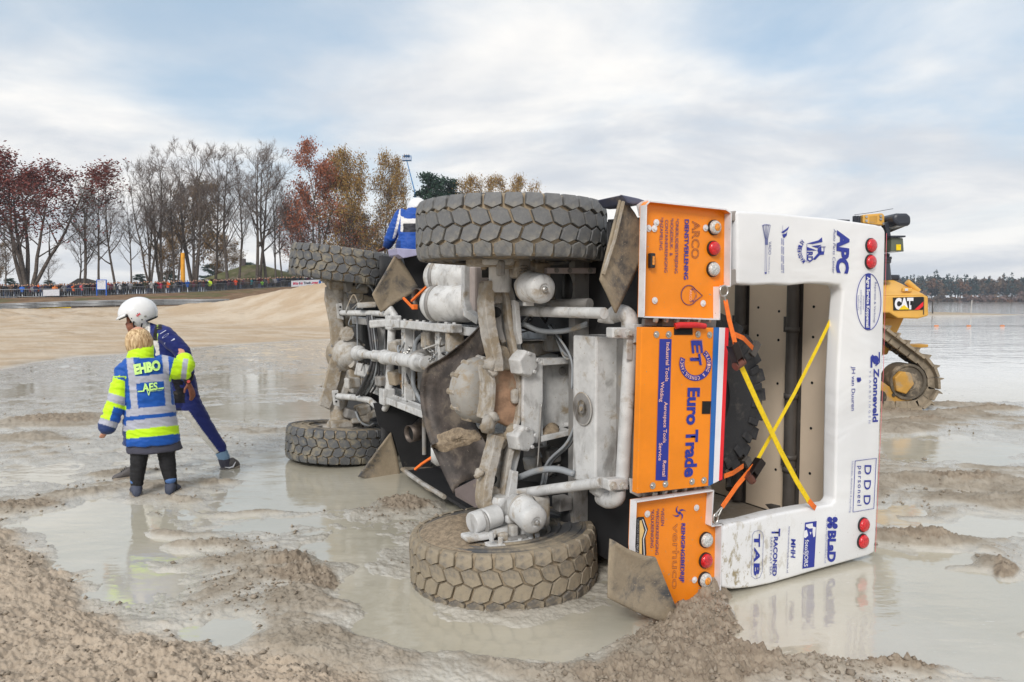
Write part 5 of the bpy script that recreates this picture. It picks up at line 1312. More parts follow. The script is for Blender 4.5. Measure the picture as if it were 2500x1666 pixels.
def body_bits():
    def fender(cs, y0, y1, a0, a1, r, mat=m_dark):
        rows = []
        for k in range(17):
            a = a0 + (a1 - a0) * k / 16; rows.append([(cs + r * cos(a), y, r * sin(a)) for y in (y0, y1)])
        mb = MB(); mb.grid(rows); mb.obj("fender", mat, truck, smooth=60, solid=.012)
    fender(0, 2.02, 2.325, radians(12), radians(150), .72); fender(0, .09, .45, radians(12), radians(118), .72)
    fender(WB, 2.02, 2.33, radians(12), radians(165), .76); fender(WB, .09, .45, radians(12), radians(165), .76)
    plate("fender_panel", [(1486, 536), (1577, 530), (1574, 700), (1486, 720)], m_dark, .01, s=-.60, bevel=0)
    plate("fender_corner", [(1518, 475), (1560, 484), (1584, 492), (1572, 499), (1548, 500), (1534, 497)], pmat("grey_blue_skirt", lin(84, 88, 110), .35, mud=.2), .25, s=-.93, bevel=.01)
    plate("torn_sheet", [(1556, 500), (1566, 492), (1583, 488), (1577, 520), (1568, 512), (1562, 528)], m_wedge, .01, s=-.93, bevel=0)
    plate("inner_fender", [(984, 622), (1080, 636), (1084, 738), (1040, 770), (1004, 712)], m_dark, .02, s=3.1, bevel=0)
    plate("inner_fender", [(912, 985), (1040, 975), (1052, 1140), (985, 1145), (960, 1060), (925, 1040)], m_dark, .02, s=3.0, bevel=0)
    plate("skirt_top", [(968, 606), (1030, 610), (1030, 622), (985, 631), (972, 622)], pmat("violet_white_skirt", lin(178, 175, 205), .35, mud=.2), .3, s=2.9, bevel=.006)
    # side skirt lying in the mud
    P = [T(*p, y=.10) for p in ((986, 1145), (1068, 1146), (1086, 1210), (1062, 1206), (1040, 1196))]
    mb = MB(); mb.prism(P, (0, .02, 0)); mb.obj("side_skirt", pmat("mud_film_skirt", (.20, .17, .14), .45, mud=.6, mscale=5), truck)
    mb = MB(); mb.tube([T(982, 1146, y=.12), T(1030, 1180, y=.12), T(1085, 1214, y=.12)], .022, 6); mb.obj("skirt_edge", m_whitemud, truck, smooth=60)
    P = [T(1110, 1196, s=.5), T(1166, 1168, s=.3), T(1172, 1238, s=.25), T(1160, 1240, s=.3), T(1112, 1212, s=.5)]
    mb = MB(); mb.prism(P, (.02, 0, .01)); mb.obj("skirt_panel", pmat("purple_brown_skirt", (.16, .13, .125), .5, mud=.3), truck)
    tt("bracket_post", [(1035, 975, dict(s=2.2)), (1036, 1110, dict(s=2.2))], .022, m_grey, 6)
    mb = MB(); mb.lathe([(0, 0), (0, .10), (.05, .14), (.3, .14), (.3, 0)], T(1052, 1100, s=1.7), (-.4, 0, 1), 18); mb.obj("lower_air_tank", m_white, truck, smooth=40)
    # black box, beam and bellows above the upper arm
    plate("side_beam", [(1336, 654), (1456, 654), (1455, 668), (1336, 668)], pmat("pinkish_beam", lin(190, 178, 176), .5, mud=.3), .04, s=-.3, bevel=.004)
    for px in (1358, 1390, 1440):
        mb = MB(); c = T(px, 661, s=-.30); mb.lathe([(0, .016), (-.012, .016), (-.012, 0)], c, (1, 0, 0), 6); mb.obj("bolt", m_grey, truck)
    for k, px in enumerate((1405, 1432, 1458)):
        mb = MB(); c = T(px, 706, s=-.05); mb.lathe([(-.06, .13), (-.03, .165), (.03, .165), (.06, .13)], c, (1, 0, -.9), 22); mb.obj("air_bellow", m_rub, truck, smooth=50)
    for k, px in enumerate((1400, 1425)):
        mb = MB(); c = T(px, 1255, s=-.05); mb.lathe([(-.06, .12), (-.03, .15), (.03, .15), (.06, .12)], c, (1, 0, -.9), 22); mb.obj("air_bellow", m_rub, truck, smooth=50)
    mb = MB(); c = T(1372, 1228, s=-.15); mb.box(c, (.10, .09, .10)); mb.obj("valve_box", m_grey, truck, bevel=.006)
    mb = MB(); mb.prism([T(1480, 770, s=-.70), T(1512, 758, s=-.72), T(1520, 775, s=-.72), T(1500, 792, s=-.70), T(1474, 788, s=-.68)], (.08, 0, 0)); mb.obj("pipe_bracket", m_white, truck, bevel=.01)
    mb = MB(); mb.prism([T(1456, 1190, s=-.68), T(1492, 1196, s=-.70), T(1496, 1215, s=-.70), T(1470, 1220, s=-.68), T(1455, 1208, s=-.66)], (.08, 0, 0)); mb.obj("pipe_bracket", m_white, truck, bevel=.01)
    # assorted castings in the gap so that the inside of the frame reads full
    rnd = random.Random(21)
    for (px, py, s, w, h, d) in ((1310, 850, .25, .16, .10, .14), (1345, 838, .2, .14, .12, .12), (1335, 870, .25, .2, .05, .1), (1310, 1105, .2, .16, .12, .12), (1345, 1112, .15, .12, .10, .1), (1300, 1130, .15, .1, .1, .1), (1385, 760, .0, .3, .05, .08), (1320, 720, .2, .2, .1, .1),
                                 (1050, 830, 1.9, .12, .15, .15), (1030, 870, 2.0, .16, .12, .12), (970, 850, 2.7, .14, .16, .14), (975, 920, 2.7, .2, .14, .14), (985, 900, 2.6, .1, .1, .1), (935, 930, 3.0, .14, .10, .12), (925, 870, 3.1, .16, .12, .12), (890, 905, 3.5, .2, .14, .1), (860, 935, 3.7, .16, .12, .1), (925, 790, 3.1, .2, .08, .1), (895, 745, 3.4, .2, .06, .1), (1110, 830, 1.2, .14, .2, .1), (1130, 860, 1.1, .12, .12, .12)):
        c = T(px, py, s=s); mb = MB(); mb.box(c, (d, h, w), Matrix.Rotation(rnd.uniform(-.25, .25), 3, 'X') @ Matrix.Rotation(rnd.uniform(-.4, .4), 3, 'Y')); mb.obj("chassis_casting", rnd.choice((m_grey, m_whitemud, m_mudmetal, m_whitemud, m_white)), truck, bevel=.015)
    # cab, mostly out of sight
    mb = MB(); prof = [(2.95, .60), (2.95, 2.25), (3.2, 2.38), (4.9, 2.38), (5.55, 1.55), (5.85, 1.35), (5.85, .45), (4.95, .45), (4.8, .85), (3.45, .85), (3.3, .60)]
    mb.prism([(s, .11, h) for s, h in prof], (0, 2.15, 0)); cab = mb.obj("cab", m_dark, truck, bevel=.04)
    mb = MB(); mb.prism([(s, 2.262, h) for s, h in ((3.5, 1.5), (4.7, 1.5), (5.25, 1.6), (4.75, 2.2), (3.6, 2.2))], (0, .004, 0)); mb.obj("door_window", m_hole, cab)
    mb = MB(); mb.prism([(s, 2.262, h) for s, h in ((3.5, .95), (4.95, .95), (5.3, 1.45), (3.5, 1.45))], (0, .006, 0)); mb.obj("cab_door", m_cab, cab, bevel=.003)
body_bits()
# ------------------------------------------------------------------ people
from mathutils.bvhtree import BVHTree
class Frame:
    """upright plane through a person's standing point, facing the camera; px, py pick a point on it, off pushes it away from the camera"""
    def __init__(s, px, py, z=0.0, base=None):
        s.o = Vector(base) if base is not None else G(px, py, z)
        s.n = Vector((s.o.x, s.o.y, 0)).normalized(); s.r = Vector((s.n.y, -s.n.x, 0)); s.u = Vector((0, 0, 1))
    def __call__(s, px, py, off=0.0):
        q = ray(px, py); c = Vector((0, 0, CAM_Z)); t = (s.o + s.n * off - c).dot(s.n) / q.dot(s.n)
        return c + q * t
    def size(s, px): return px * (s.o.dot(s.n)) / FPX
def ringtube(mb, rings, n=18, cap=1.0):
    """rings: (centre, half-axis a, half-axis b); ends closed with a rounded cap"""
    R = []
    def ring(c, a, b): return [c + a * cos(2 * pi * k / n) + b * sin(2 * pi * k / n) for k in range(n)]
    c0, a0, b0 = rings[0]; d0 = (rings[0][0] - rings[1][0]).normalized(); m0 = min(a0.length, b0.length) * cap
    R.append(ring(c0 + d0 * m0 * .62, a0 * .45, b0 * .45)); R.append(ring(c0 + d0 * m0 * .35, a0 * .82, b0 * .82))
    for r in rings: R.append(ring(*r))
    c1, a1, b1 = rings[-1]; d1 = (rings[-1][0] - rings[-2][0]).normalized(); m1 = min(a1.length, b1.length) * cap
    R.append(ring(c1 + d1 * m1 * .35, a1 * .82, b1 * .82)); R.append(ring(c1 + d1 * m1 * .62, a1 * .45, b1 * .45))
    o = len(mb.v); mb.grid(R, closed=True)
    mb.add(R[0], [tuple(range(n))[::-1]]); mb.add(R[-1], [tuple(range(n))])
def limb(mb, pts, n=14):
    """pts: (point, radius) chain with round section"""
    P = [Vector(p) for p, r in pts]
    rings = []; u = None
    for i, (p, r) in enumerate(pts):
        d = (P[min(i + 1, len(P) - 1)] - P[max(i - 1, 0)]).normalized()
        if u is None: u = d.orthogonal().normalized()
        u = (u - d * u.dot(d)).normalized(); w = d.cross(u)
        rings.append((P[i], u * r, w * r))
    ringtube(mb, rings, n)
def ball(mb, c, r, sx=1, sy=1, sz=1, M=None, sub=3):
    bm = bmesh.new(); bmesh.ops.create_icosphere(bm, subdivisions=sub, radius=1.0)
    vs_ = [Vector((v.co.x * r * sx, v.co.y * r * sy, v.co.z * r * sz)) for v in bm.verts]
    if M is not None: vs_ = [M @ v for v in vs_]
    mb.add([v + Vector(c) for v in vs_], [tuple(v.index for v in f.verts) for f in bm.faces]); bm.free()
def skin(mb, name, voxel, smooth=4, wrinkle=0.0, wscale=9.0, seed=0):
    """union of the overlapping limbs into one continuous surface"""
    me = mb.mesh(name); bm = bmesh.new(); bm.from_mesh(me); bmesh.ops.remove_doubles(bm, verts=bm.verts, dist=1e-5); bmesh.ops.recalc_face_normals(bm, faces=bm.faces); bm.to_mesh(me); bm.free()
    o = bpy.data.objects.new(name, me); COL.objects.link(o)
    md = o.modifiers.new("r", 'REMESH'); md.mode = 'VOXEL'; md.voxel_size = voxel; md.use_smooth_shade = True
    if smooth:
        md = o.modifiers.new("s", 'SMOOTH'); md.iterations = smooth; md.factor = .5
    dg = bpy.context.evaluated_depsgraph_get(); dg.update()
    me2 = bpy.data.meshes.new_from_object(o.evaluated_get(dg))
    bpy.data.objects.remove(o); bpy.data.meshes.remove(me)
    if wrinkle:
        n = len(me2.vertices); co = np.empty(n * 3, np.float32); me2.vertices.foreach_get('co', co); co = co.reshape(-1, 3).astype(float)
        no = np.empty(n * 3, np.float32); me2.vertices.foreach_get('normal', no); no = no.reshape(-1, 3)
        w = fbm(co[:, 0] * 1.0 + co[:, 2] * .8 + seed, co[:, 1] * .6 + co[:, 2] * 1.7, wscale, 3)
        w = 1 - np.abs(w) * 2.2
        co += no * (w * wrinkle)[:, None]
        me2.vertices.foreach_set('co', co.astype(np.float32).ravel())
    me2.polygons.foreach_set('use_smooth', [True] * len(me2.polygons)); me2.name = name
    return me2
def paint(me, fn):
    a = me.color_attributes.new("Col", 'FLOAT_COLOR', 'POINT')
    for i, v in enumerate(me.vertices): a.data[i].color = (*fn(v.co, v.normal), 1)
def cloth_mat(name, rough=.7, bump=.25, bscale=45, dirt=0.0, spec=.3):
    m, t = newmat(name); c = t.attr('Col', 'Color')
    c = t.mix(t.ramp(t.noise(7, 5, .6), .35, .7, 0, .28), c, (.0, .0, .0)) if False else c
    if dirt: c = t.mix(t.ramp(t.noise(9, 7, .7), .58, .75, 0, dirt), c, MUDC)
    t.set('Base Color', c); t.set('Roughness', rough); t.set('Specular IOR Level', spec); t.set('Sheen Weight', .15)
    t.bump(t.noise(bscale, 5, .6), bump, .01)
    return m
m_cloth = cloth_mat("jacket_cloth", .55); m_suit = cloth_mat("race_suit_cloth", .7, dirt=.25)
m_skinp = pmat("light_skin", lin(205, 150, 125), .5, var=.08, spec=.35); m_skinb = pmat("tanned_skin", lin(150, 98, 78), .5, var=.12, vscale=25, spec=.35)
m_black = pmat("black_cloth", (.012, .012, .015), .75, var=.3, vscale=40, bump=.3, bscale=60); m_greycloth = pmat("dark_grey_cloth", lin(70, 70, 84), .8, bump=.3, bscale=50)
m_shoe = pmat("muddy_grey_shoe", lin(92, 88, 88), .7, mud=.35, mscale=9); m_sole = pmat("shoe_sole", lin(150, 140, 130), .8, mud=.5, mscale=9)
m_boot = pmat("dark_boot", lin(66, 72, 90), .7, mud=.25, mscale=12); m_boot2 = pmat("blue_boot_cuff", lin(80, 115, 170), .75)
m_helm = pmat("white_helmet_shell", (.80, .80, .80), .18, var=.03, coat=.5)
m_hair, _t = newmat("blond_hair")
_c = _t.mix(_t.ramp(_t.noise(60, 4, .6, stretch=(1, 1, .12)), .3, .7), lin(150, 112, 70), lin(232, 205, 160)); _t.set('Base Color', _c); _t.set('Roughness', .45); _t.bump(_t.noise(90, 3, .5, stretch=(1, 1, .08)), .6, .01)

NEON, JBLUE, SILV, JDK = lin(200, 245, 30), lin(20, 84, 172), lin(176, 178, 192), lin(40, 60, 110)
def hand(mb, w, d, side, back, s=1.0, curl=.35):
    """palm and five fingers; w wrist, d pointing direction, side towards the thumb, back the back of the hand"""
    d, side, back = d.normalized(), side.normalized(), back.normalized()
    ringtube(mb, [(w, side * .026 * s, back * .019 * s), (w + d * .045 * s, side * .038 * s, back * .016 * s), (w + d * .085 * s, side * .041 * s, back * .013 * s)], 12)
    for k, (o, ln) in enumerate(((.030, .072), (.010, .082), (-.010, .076), (-.029, .060))):
        p = w + d * .085 * s + side * o * s; b = d - back * curl; c = d - back * (curl * 2.2); e = d - back * (curl * 3.6)
        p1 = p + b.normalized() * ln * .45 * s; p2 = p1 + c.normalized() * ln * .32 * s; p3 = p2 + e.normalized() * ln * .26 * s
        limb(mb, [(p - d * .01, .0098 * s), (p1, .0092 * s), (p2, .0085 * s), (p3, .0072 * s)], 8)
    p = w + d * .025 * s + side * .030 * s; t1 = p + (d * .6 + side * .7 - back * .3).normalized() * .035 * s; t2 = t1 + (d * .9 + side * .3 - back * .4).normalized() * .030 * s
    limb(mb, [(p - side * .008, .013 * s), (t1, .011 * s), (t2, .0085 * s)], 8)
def shoe(name, heel, toe, h, w, parent, m_up, m_so, up=Vector((0, 0, 1))):
    """heel and toe at the sole; h ankle height"""
    d = (toe - heel); L = d.length; d.normalize(); s = d.cross(up).normalized(); u = s.cross(d).normalized(); mb = MB()
    for t0, ww, hh in [(0, .8, .75)]: pass
    rings = []
    for t, ww, hh in ((.02, .70, .62), (.12, .86, .95), (.30, .90, 1.0), (.45, .92, .86), (.62, 1.0, .62), (.80, 1.0, .46), (.93, .80, .36), (.99, .5, .25)):
        c = heel + d * (L * t) + u * (h * hh * .5 + .012)
        rings.append((c, s * (w / 2 * ww), u * (h * hh * .5)))
    ringtube(mb, rings, 14); me = skin(mb, "upper", .008, 3); o = mkobj(name, me, m_up, parent)
    mb = MB(); pl = [(0, .34), (.08, .44), (.3, .43), (.55, .48), (.78, .50), (.93, .38), (1.0, .12)]
    pts = [heel + d * (L * t) + s * (w * q) for t, q in pl] + [heel + d * (L * t) - s * (w * q) for t, q in reversed(pl)]
    mb.prism(pts, u * .028); mb.obj("sole", m_so, o, bevel=.006)
    mb = MB()
    for k in range(4):
        c = heel + d * (L * (.40 + .07 * k)) + u * (h * (.93 - .11 * k) + .015); mb.tube([c - s * (w * .28), c + u * .008, c + s * (w * .28)], .004, 5)
    mb.obj("laces", m_black, o)
    return o
def decal(text, bvh, a, b, up, mat, parent, lift=.014, **k):
    """print on cloth: base line from pixel a to b, capitals reach pixel up above a; laid on the surface below"""
    c0 = Vector((0, 0, CAM_Z))
    def fn(u, v):
        px = a[0] + (b[0] - a[0]) * u + (up[0] - a[0]) * v; py = a[1] + (b[1] - a[1]) * u + (up[1] - a[1]) * v
        r = ray(px, py).normalized(); h = bvh.ray_cast(c0, r)
        return (h[0] - r * lift) if h[0] is not None else c0 + r * 7.0
    return put_text(text, fn, mat, parent, **k)
def decal_poly(pix, bvh, mat, parent, lift=.012, name="printed_mark"):
    c0 = Vector((0, 0, CAM_Z)); P = []
    for px, py in pix:
        r = ray(px, py).normalized(); h = bvh.ray_cast(c0, r); P.append((h[0] - r * lift) if h[0] is not None else c0 + r * 7.0)
    mb = MB(); mb.add(P, [tuple(range(len(P)))]); return mb.obj(name, mat, parent)
def to_px(v):
    c, s = cos(PITCH), sin(PITCH); x, y, z = v[0], v[1], v[2] - CAM_Z
    f = y * c - z * s; u = y * s + z * c
    return CX + FPX * x / f, CY - FPX * u / f
def shift(o, root):                                # keep world placement, move the parent origin to the feet
    o.parent = root; o.matrix_parent_inverse = Matrix.Translation(-root.location)

def medic():
    F = Frame(368, 1212); root = empty("person", F.o)
    tag(root, "first-aider with blond hair in blue and neon yellow jacket lettered EHBO", "person", "people by the truck")
    n, r, u = F.n, F.r, F.u
    V = lambda px, py, off=0.0: F(px, py, off)
    # body
    mb = MB()
    ringtube(mb, [(V(339, 858, .02), r * .052, n * .055), (V(338, 845, .02), r * .05, n * .055)], 14)
    ball(mb, V(338, 826, .02), .088, 1, 1, 1.22); limb(mb, [(V(338, 832, .09), .03), (V(338, 834, .115), .014)])
    ringtube(mb, [(V(372, 1090, 0), r * .16, n * .11), (V(360, 1000, 0), r * .13, n * .10), (V(348, 900, 0), r * .16, n * .10), (V(345, 880, 0), r * .10, n * .07)])
    limb(mb, [(V(300, 897), .05), (V(284, 965, -.02), .042), (V(259, 1045, -.04), .03)]); limb(mb, [(V(398, 888), .05), (V(452, 905, .02), .042), (V(450, 872, .10), .03)])
    hand(mb, V(260, 1046, -.04), V(250, 1066, -.05) - V(260, 1046, -.04), r, -n, .72, .6); hand(mb, V(450, 872, .11), V(443, 856, .15) - V(450, 872, .11), -r, -n, .72, .5)
    for a, b, c in (((345, 1090), (337, 1140), (334, 1195)), ((400, 1090), (409, 1140), (419, 1190))): limb(mb, [(V(*a), .055), (V(*b), .045), (V(*c), .03)])
    body = mkobj("body", skin(mb, "body", .008, 3), m_skinp); shift(body, root)
    # hair: short bob
    mb = MB(); ball(mb, V(339, 831, .015), .112, 1.02, 1.0, 1.05); ringtube(mb, [(V(339, 828, .0), r * .118, n * .10), (V(340, 843, -.005), r * .118, n * .095), (V(341, 856, -.01), r * .098, n * .07)], 18, .5)
    me = skin(mb, "hair", .008, 2); rng = np.random.default_rng(4)
    for v in me.vertices:
        a = atan2((v.co - V(339, 830)).dot(r), (v.co - V(339, 830)).dot(n)); k = max(0, (V(339, 835).z - v.co.z)) 
        v.co += v.normal * (.006 * sin(a * 23 + 3 * sin(a * 5)) * (0.4 + 4 * k)); v.co.z -= .012 * (sin(a * 31) > .2) * (k > .05)
    hair = mkobj("hair", me, m_hair); shift(hair, root)
    # jacket
    mb = MB()
    ringtube(mb, [(V(371, 1081), r * .238, n * .165), (V(368, 1040), r * .226, n * .16), (V(364, 980), r * .206, n * .15), (V(359, 930), r * .20, n * .145), (V(354, 900), r * .202, n * .135), (V(350, 884), r * .172, n * .12), (V(346, 872), r * .10, n * .09)], 28, .12)
    ringtube(mb, [(V(345, 878, .0), r * .112, n * .10), (V(345, 866, .0), r * .112, n * .105), (V(346, 854, .01), r * .106, n * .105)], 20)
    limb(mb, [(V(320, 893), .080), (V(306, 905), .084), (V(295, 945, -.01), .082), (V(288, 975, -.02), .078), (V(273, 1015, -.03), .075), (V(259, 1046, -.04), .070)])
    limb(mb, [(V(385, 890), .085), (V(408, 893), .088), (V(432, 903, .01), .088), (V(447, 905, .03), .088), (V(452, 893, .06), .082), (V(451, 876, .09), .074)])
    me = skin(mb, "jacket", .0085, 3, wrinkle=.012, wscale=6.0, seed=3)
    def col(co, no):
        px, py = to_px(co)
        # left sleeve
        d1 = (Vector((px, py)) - Vector((303, 905))); ax = Vector((259, 1046)) - Vector((303, 905)); t = d1.dot(ax) / ax.dot(ax)
        side = px < 300 - (py - 890) * .02 if py < 935 else px < 311 - max(0, (py - 1000)) * .0
        if px < 312 and py > 922 and (px < 309 or py < 1000) and px < 305 + (0 if py < 990 else 3):
            across = d1.dot(Vector((ax.y, -ax.x)).normalized()) * -1
            if t < .16: return JBLUE
            if .42 < t < .56: return SILV
            if t > .86: return JDK if t > .955 else SILV
            if t < .62: return NEON
            return NEON if px < 283 - (py - 975) * .30 else JBLUE
        if px < 308 and py < 925: return JBLUE if py < 918 else NEON
        # right sleeve
        if px > 413 and py < 932:
            if px < 424 - (py - 880) * .25: return JBLUE
            q = (Vector((px, py)) - Vector((452, 905)))
            if abs(px - 450 + (py - 905) * .12) < 6.5 and 876 < py < 928 : return SILV
            return NEON
        if py < 874 and px < 376: return NEON
        v = py + (px - 360) * .10
        if 1067 < v < 1076: return JBLUE
        if v >= 1076: return JBLUE
        if v > 1046: return NEON
        if v > 1023: return SILV
        if 995 <= v < 1013 + .0: return SILV
        # braces
        lx = 318 + (py - 886) * .10; rx = 403 + (py - 872) * .075
        if abs(px - lx) < 8.5 and py < 1006: return SILV
        if abs(px - rx) < 7.5 and py < 995: return SILV
        if lx < px < rx and 917 < v < 934: return SILV
        return JBLUE
    paint(me, col); jk = mkobj("jacket", me, m_cloth); shift(jk, root)
    bvh = BVHTree.FromPolygons([v.co for v in me.vertices], [tuple(p.vertices) for p in me.polygons])
    m_neon = pmat("neon_print", lin(205, 250, 140), .6, var=.03)
    shift(decal("EHBO", bvh, (329, 914), (393, 902), (325.5, 891), m_neon, None, bold=.06), jk)
    shift(decal("AES", bvh, (348, 956), (385, 951), (347, 938), m_neon, None, bold=.03), jk)
    shift(decal("medical support", bvh, (367, 957), (399, 953), (366.6, 953.5), m_neon, None), jk)
    for q in ([(336, 955), (349, 954), (349, 957), (336, 958)], [(349, 957), (353, 936), (355, 936), (352, 957)], [(353, 937), (355, 937), (364, 966), (362, 966)], [(362, 966), (366, 951), (368, 951), (364, 966)], [(367, 950), (400, 946), (400, 949), (367, 953)]): shift(decal_poly(q, bvh, m_neon, None), jk)
    for z0 in (852, 861):                            # collar seam, cuffs
        pass
    # skirt of the under-coat
    mb = MB(); ringtube(mb, [(V(378, 1100, .0), r * .238, n * .155), (V(375, 1080, .0), r * .222, n * .14), (V(373, 1060, 0), r * .19, n * .12)], 28, .1)
    o = mkobj("coat_tail", skin(mb, "coat_tail", .009, 3, wrinkle=.007, wscale=5), m_greycloth); shift(o, root)
    mb = MB(); ringtube(mb, [(V(309, 1036, -.02), r * .022, n * .05), (V(310, 1060, -.02), r * .025, n * .055)], 12); o = mb.obj('hip_pouch', m_black, None, smooth=60); shift(o, root)
    # leggings, boots
    for a, b, c, e in (((343, 1085), (338, 1130), (335, 1165), (334, 1198)), ((403, 1085), (409, 1130), (415, 1162), (420, 1194))):
        mb = MB(); limb(mb, [(V(*a), .078), (V(*b), .070), (V(*c), .058), (V(*e), .043)]); o = mkobj("legging", skin(mb, "legging", .009, 2, wrinkle=.006, wscale=9), m_black); shift(o, root)
    for (hx, hy, hof), (tx, ty, tof) in (((335, 1222, -.06), (331, 1214, .18)), ((412, 1217, -.06), (434, 1212, .12))):
        h0, t0 = V(hx, hy, hof), V(tx, ty, tof); h0.z = t0.z = max(gz(h0.x, h0.y), 0.0) - .018
        o = shoe("boot", h0, t0, .145, .11, None, m_boot, m_sole); shift(o, root)
        mb = MB(); limb(mb, [(h0 + Vector((0, 0, .135)) + (t0 - h0) * .27, .050), (h0 + Vector((0, 0, .158)) + (t0 - h0) * .25, .054)]); q = mkobj("boot_cuff", skin(mb, "boot_cuff", .008, 2), m_boot2); shift(q, root)
medic()

def helmet(F, c, R, fwd, lat, parent, tilt=0.0, peak=True):
    """open-face helmet: shell without the face opening, rim, peak"""
    u = Vector((0, 0, 1)); fw = (fwd * cos(tilt) - u * sin(tilt)).normalized(); up = (u * cos(tilt) + fwd * sin(tilt)).normalized(); la = lat
    nu, nv = 40, 26; V_, Fc = [], []
    for j in range(nv + 1):
        th = pi * j / nv * .86
        for i in range(nu):
            a = 2 * pi * i / nu; d = fw * (sin(th) * cos(a) * 1.12) + la * (sin(th) * sin(a) * .93) + up * (cos(th) * 1.0)
            V_.append(c + d * R)
    for j in range(nv):
        for i in range(nu):
            a = 2 * pi * (i + .5) / nu; a = (a + pi) % (2 * pi) - pi; el = pi * (j + .5) / nv * .86
            if abs(a) < radians(66) and el > radians(80): continue
            if abs(a) > radians(110) and el > radians(128): continue
            Fc.append((j * nu + i, j * nu + (i + 1) % nu, (j + 1) * nu + (i + 1) % nu, (j + 1) * nu + i))
    mb = MB(); mb.add(V_, Fc); o = mb.obj("helmet", m_helm, None, smooth=180, solid=.022); shift(o, parent)
    rim = []
    for k in range(25):
        a = radians(-66 + 132 * k / 24); th = radians(84); rim.append(c + (fw * (sin(th) * cos(a) * 1.14) + la * (sin(th) * sin(a) * .95) + up * cos(th)) * R)
    mb = MB(); mb.tube(rim, .008, 6); q = mb.obj("rubber_rim", m_rub, o, smooth=60); q.matrix_parent_inverse = Matrix.Identity(4)
    rim = []
    for k in range(25):
        a = radians(105 + 150 * k / 24); th = radians(128); rim.append(c + (fw * (sin(th) * cos(a) * 1.14) + la * (sin(th) * sin(a) * .95) + up * cos(th)) * R * 1.0)
    mb = MB(); mb.tube(rim, .014, 6); q = mb.obj("neck_roll", m_rub, o, smooth=60); q.matrix_parent_inverse = Matrix.Identity(4)
    if peak:
        rows = []
        for rr, dz in ((1.10, .12), (1.22, .05), (1.32, -.02)):
            rows.append([c + (fw * (rr * cos(radians(a_))) + la * (min(rr, 1.15) * .88 * sin(radians(a_))) + up * (.16 + dz)) * R for a_ in range(-62, 63, 8)])
        mb = MB(); mb.grid(rows); q = mb.obj("peak", m_helm, o, smooth=180, solid=.010); q.matrix_parent_inverse = Matrix.Identity(4)
    return o
SUITB, SUITW, SUITK, SUITY = lin(30, 42, 110), lin(222, 220, 215), lin(22, 22, 30), lin(190, 225, 80)
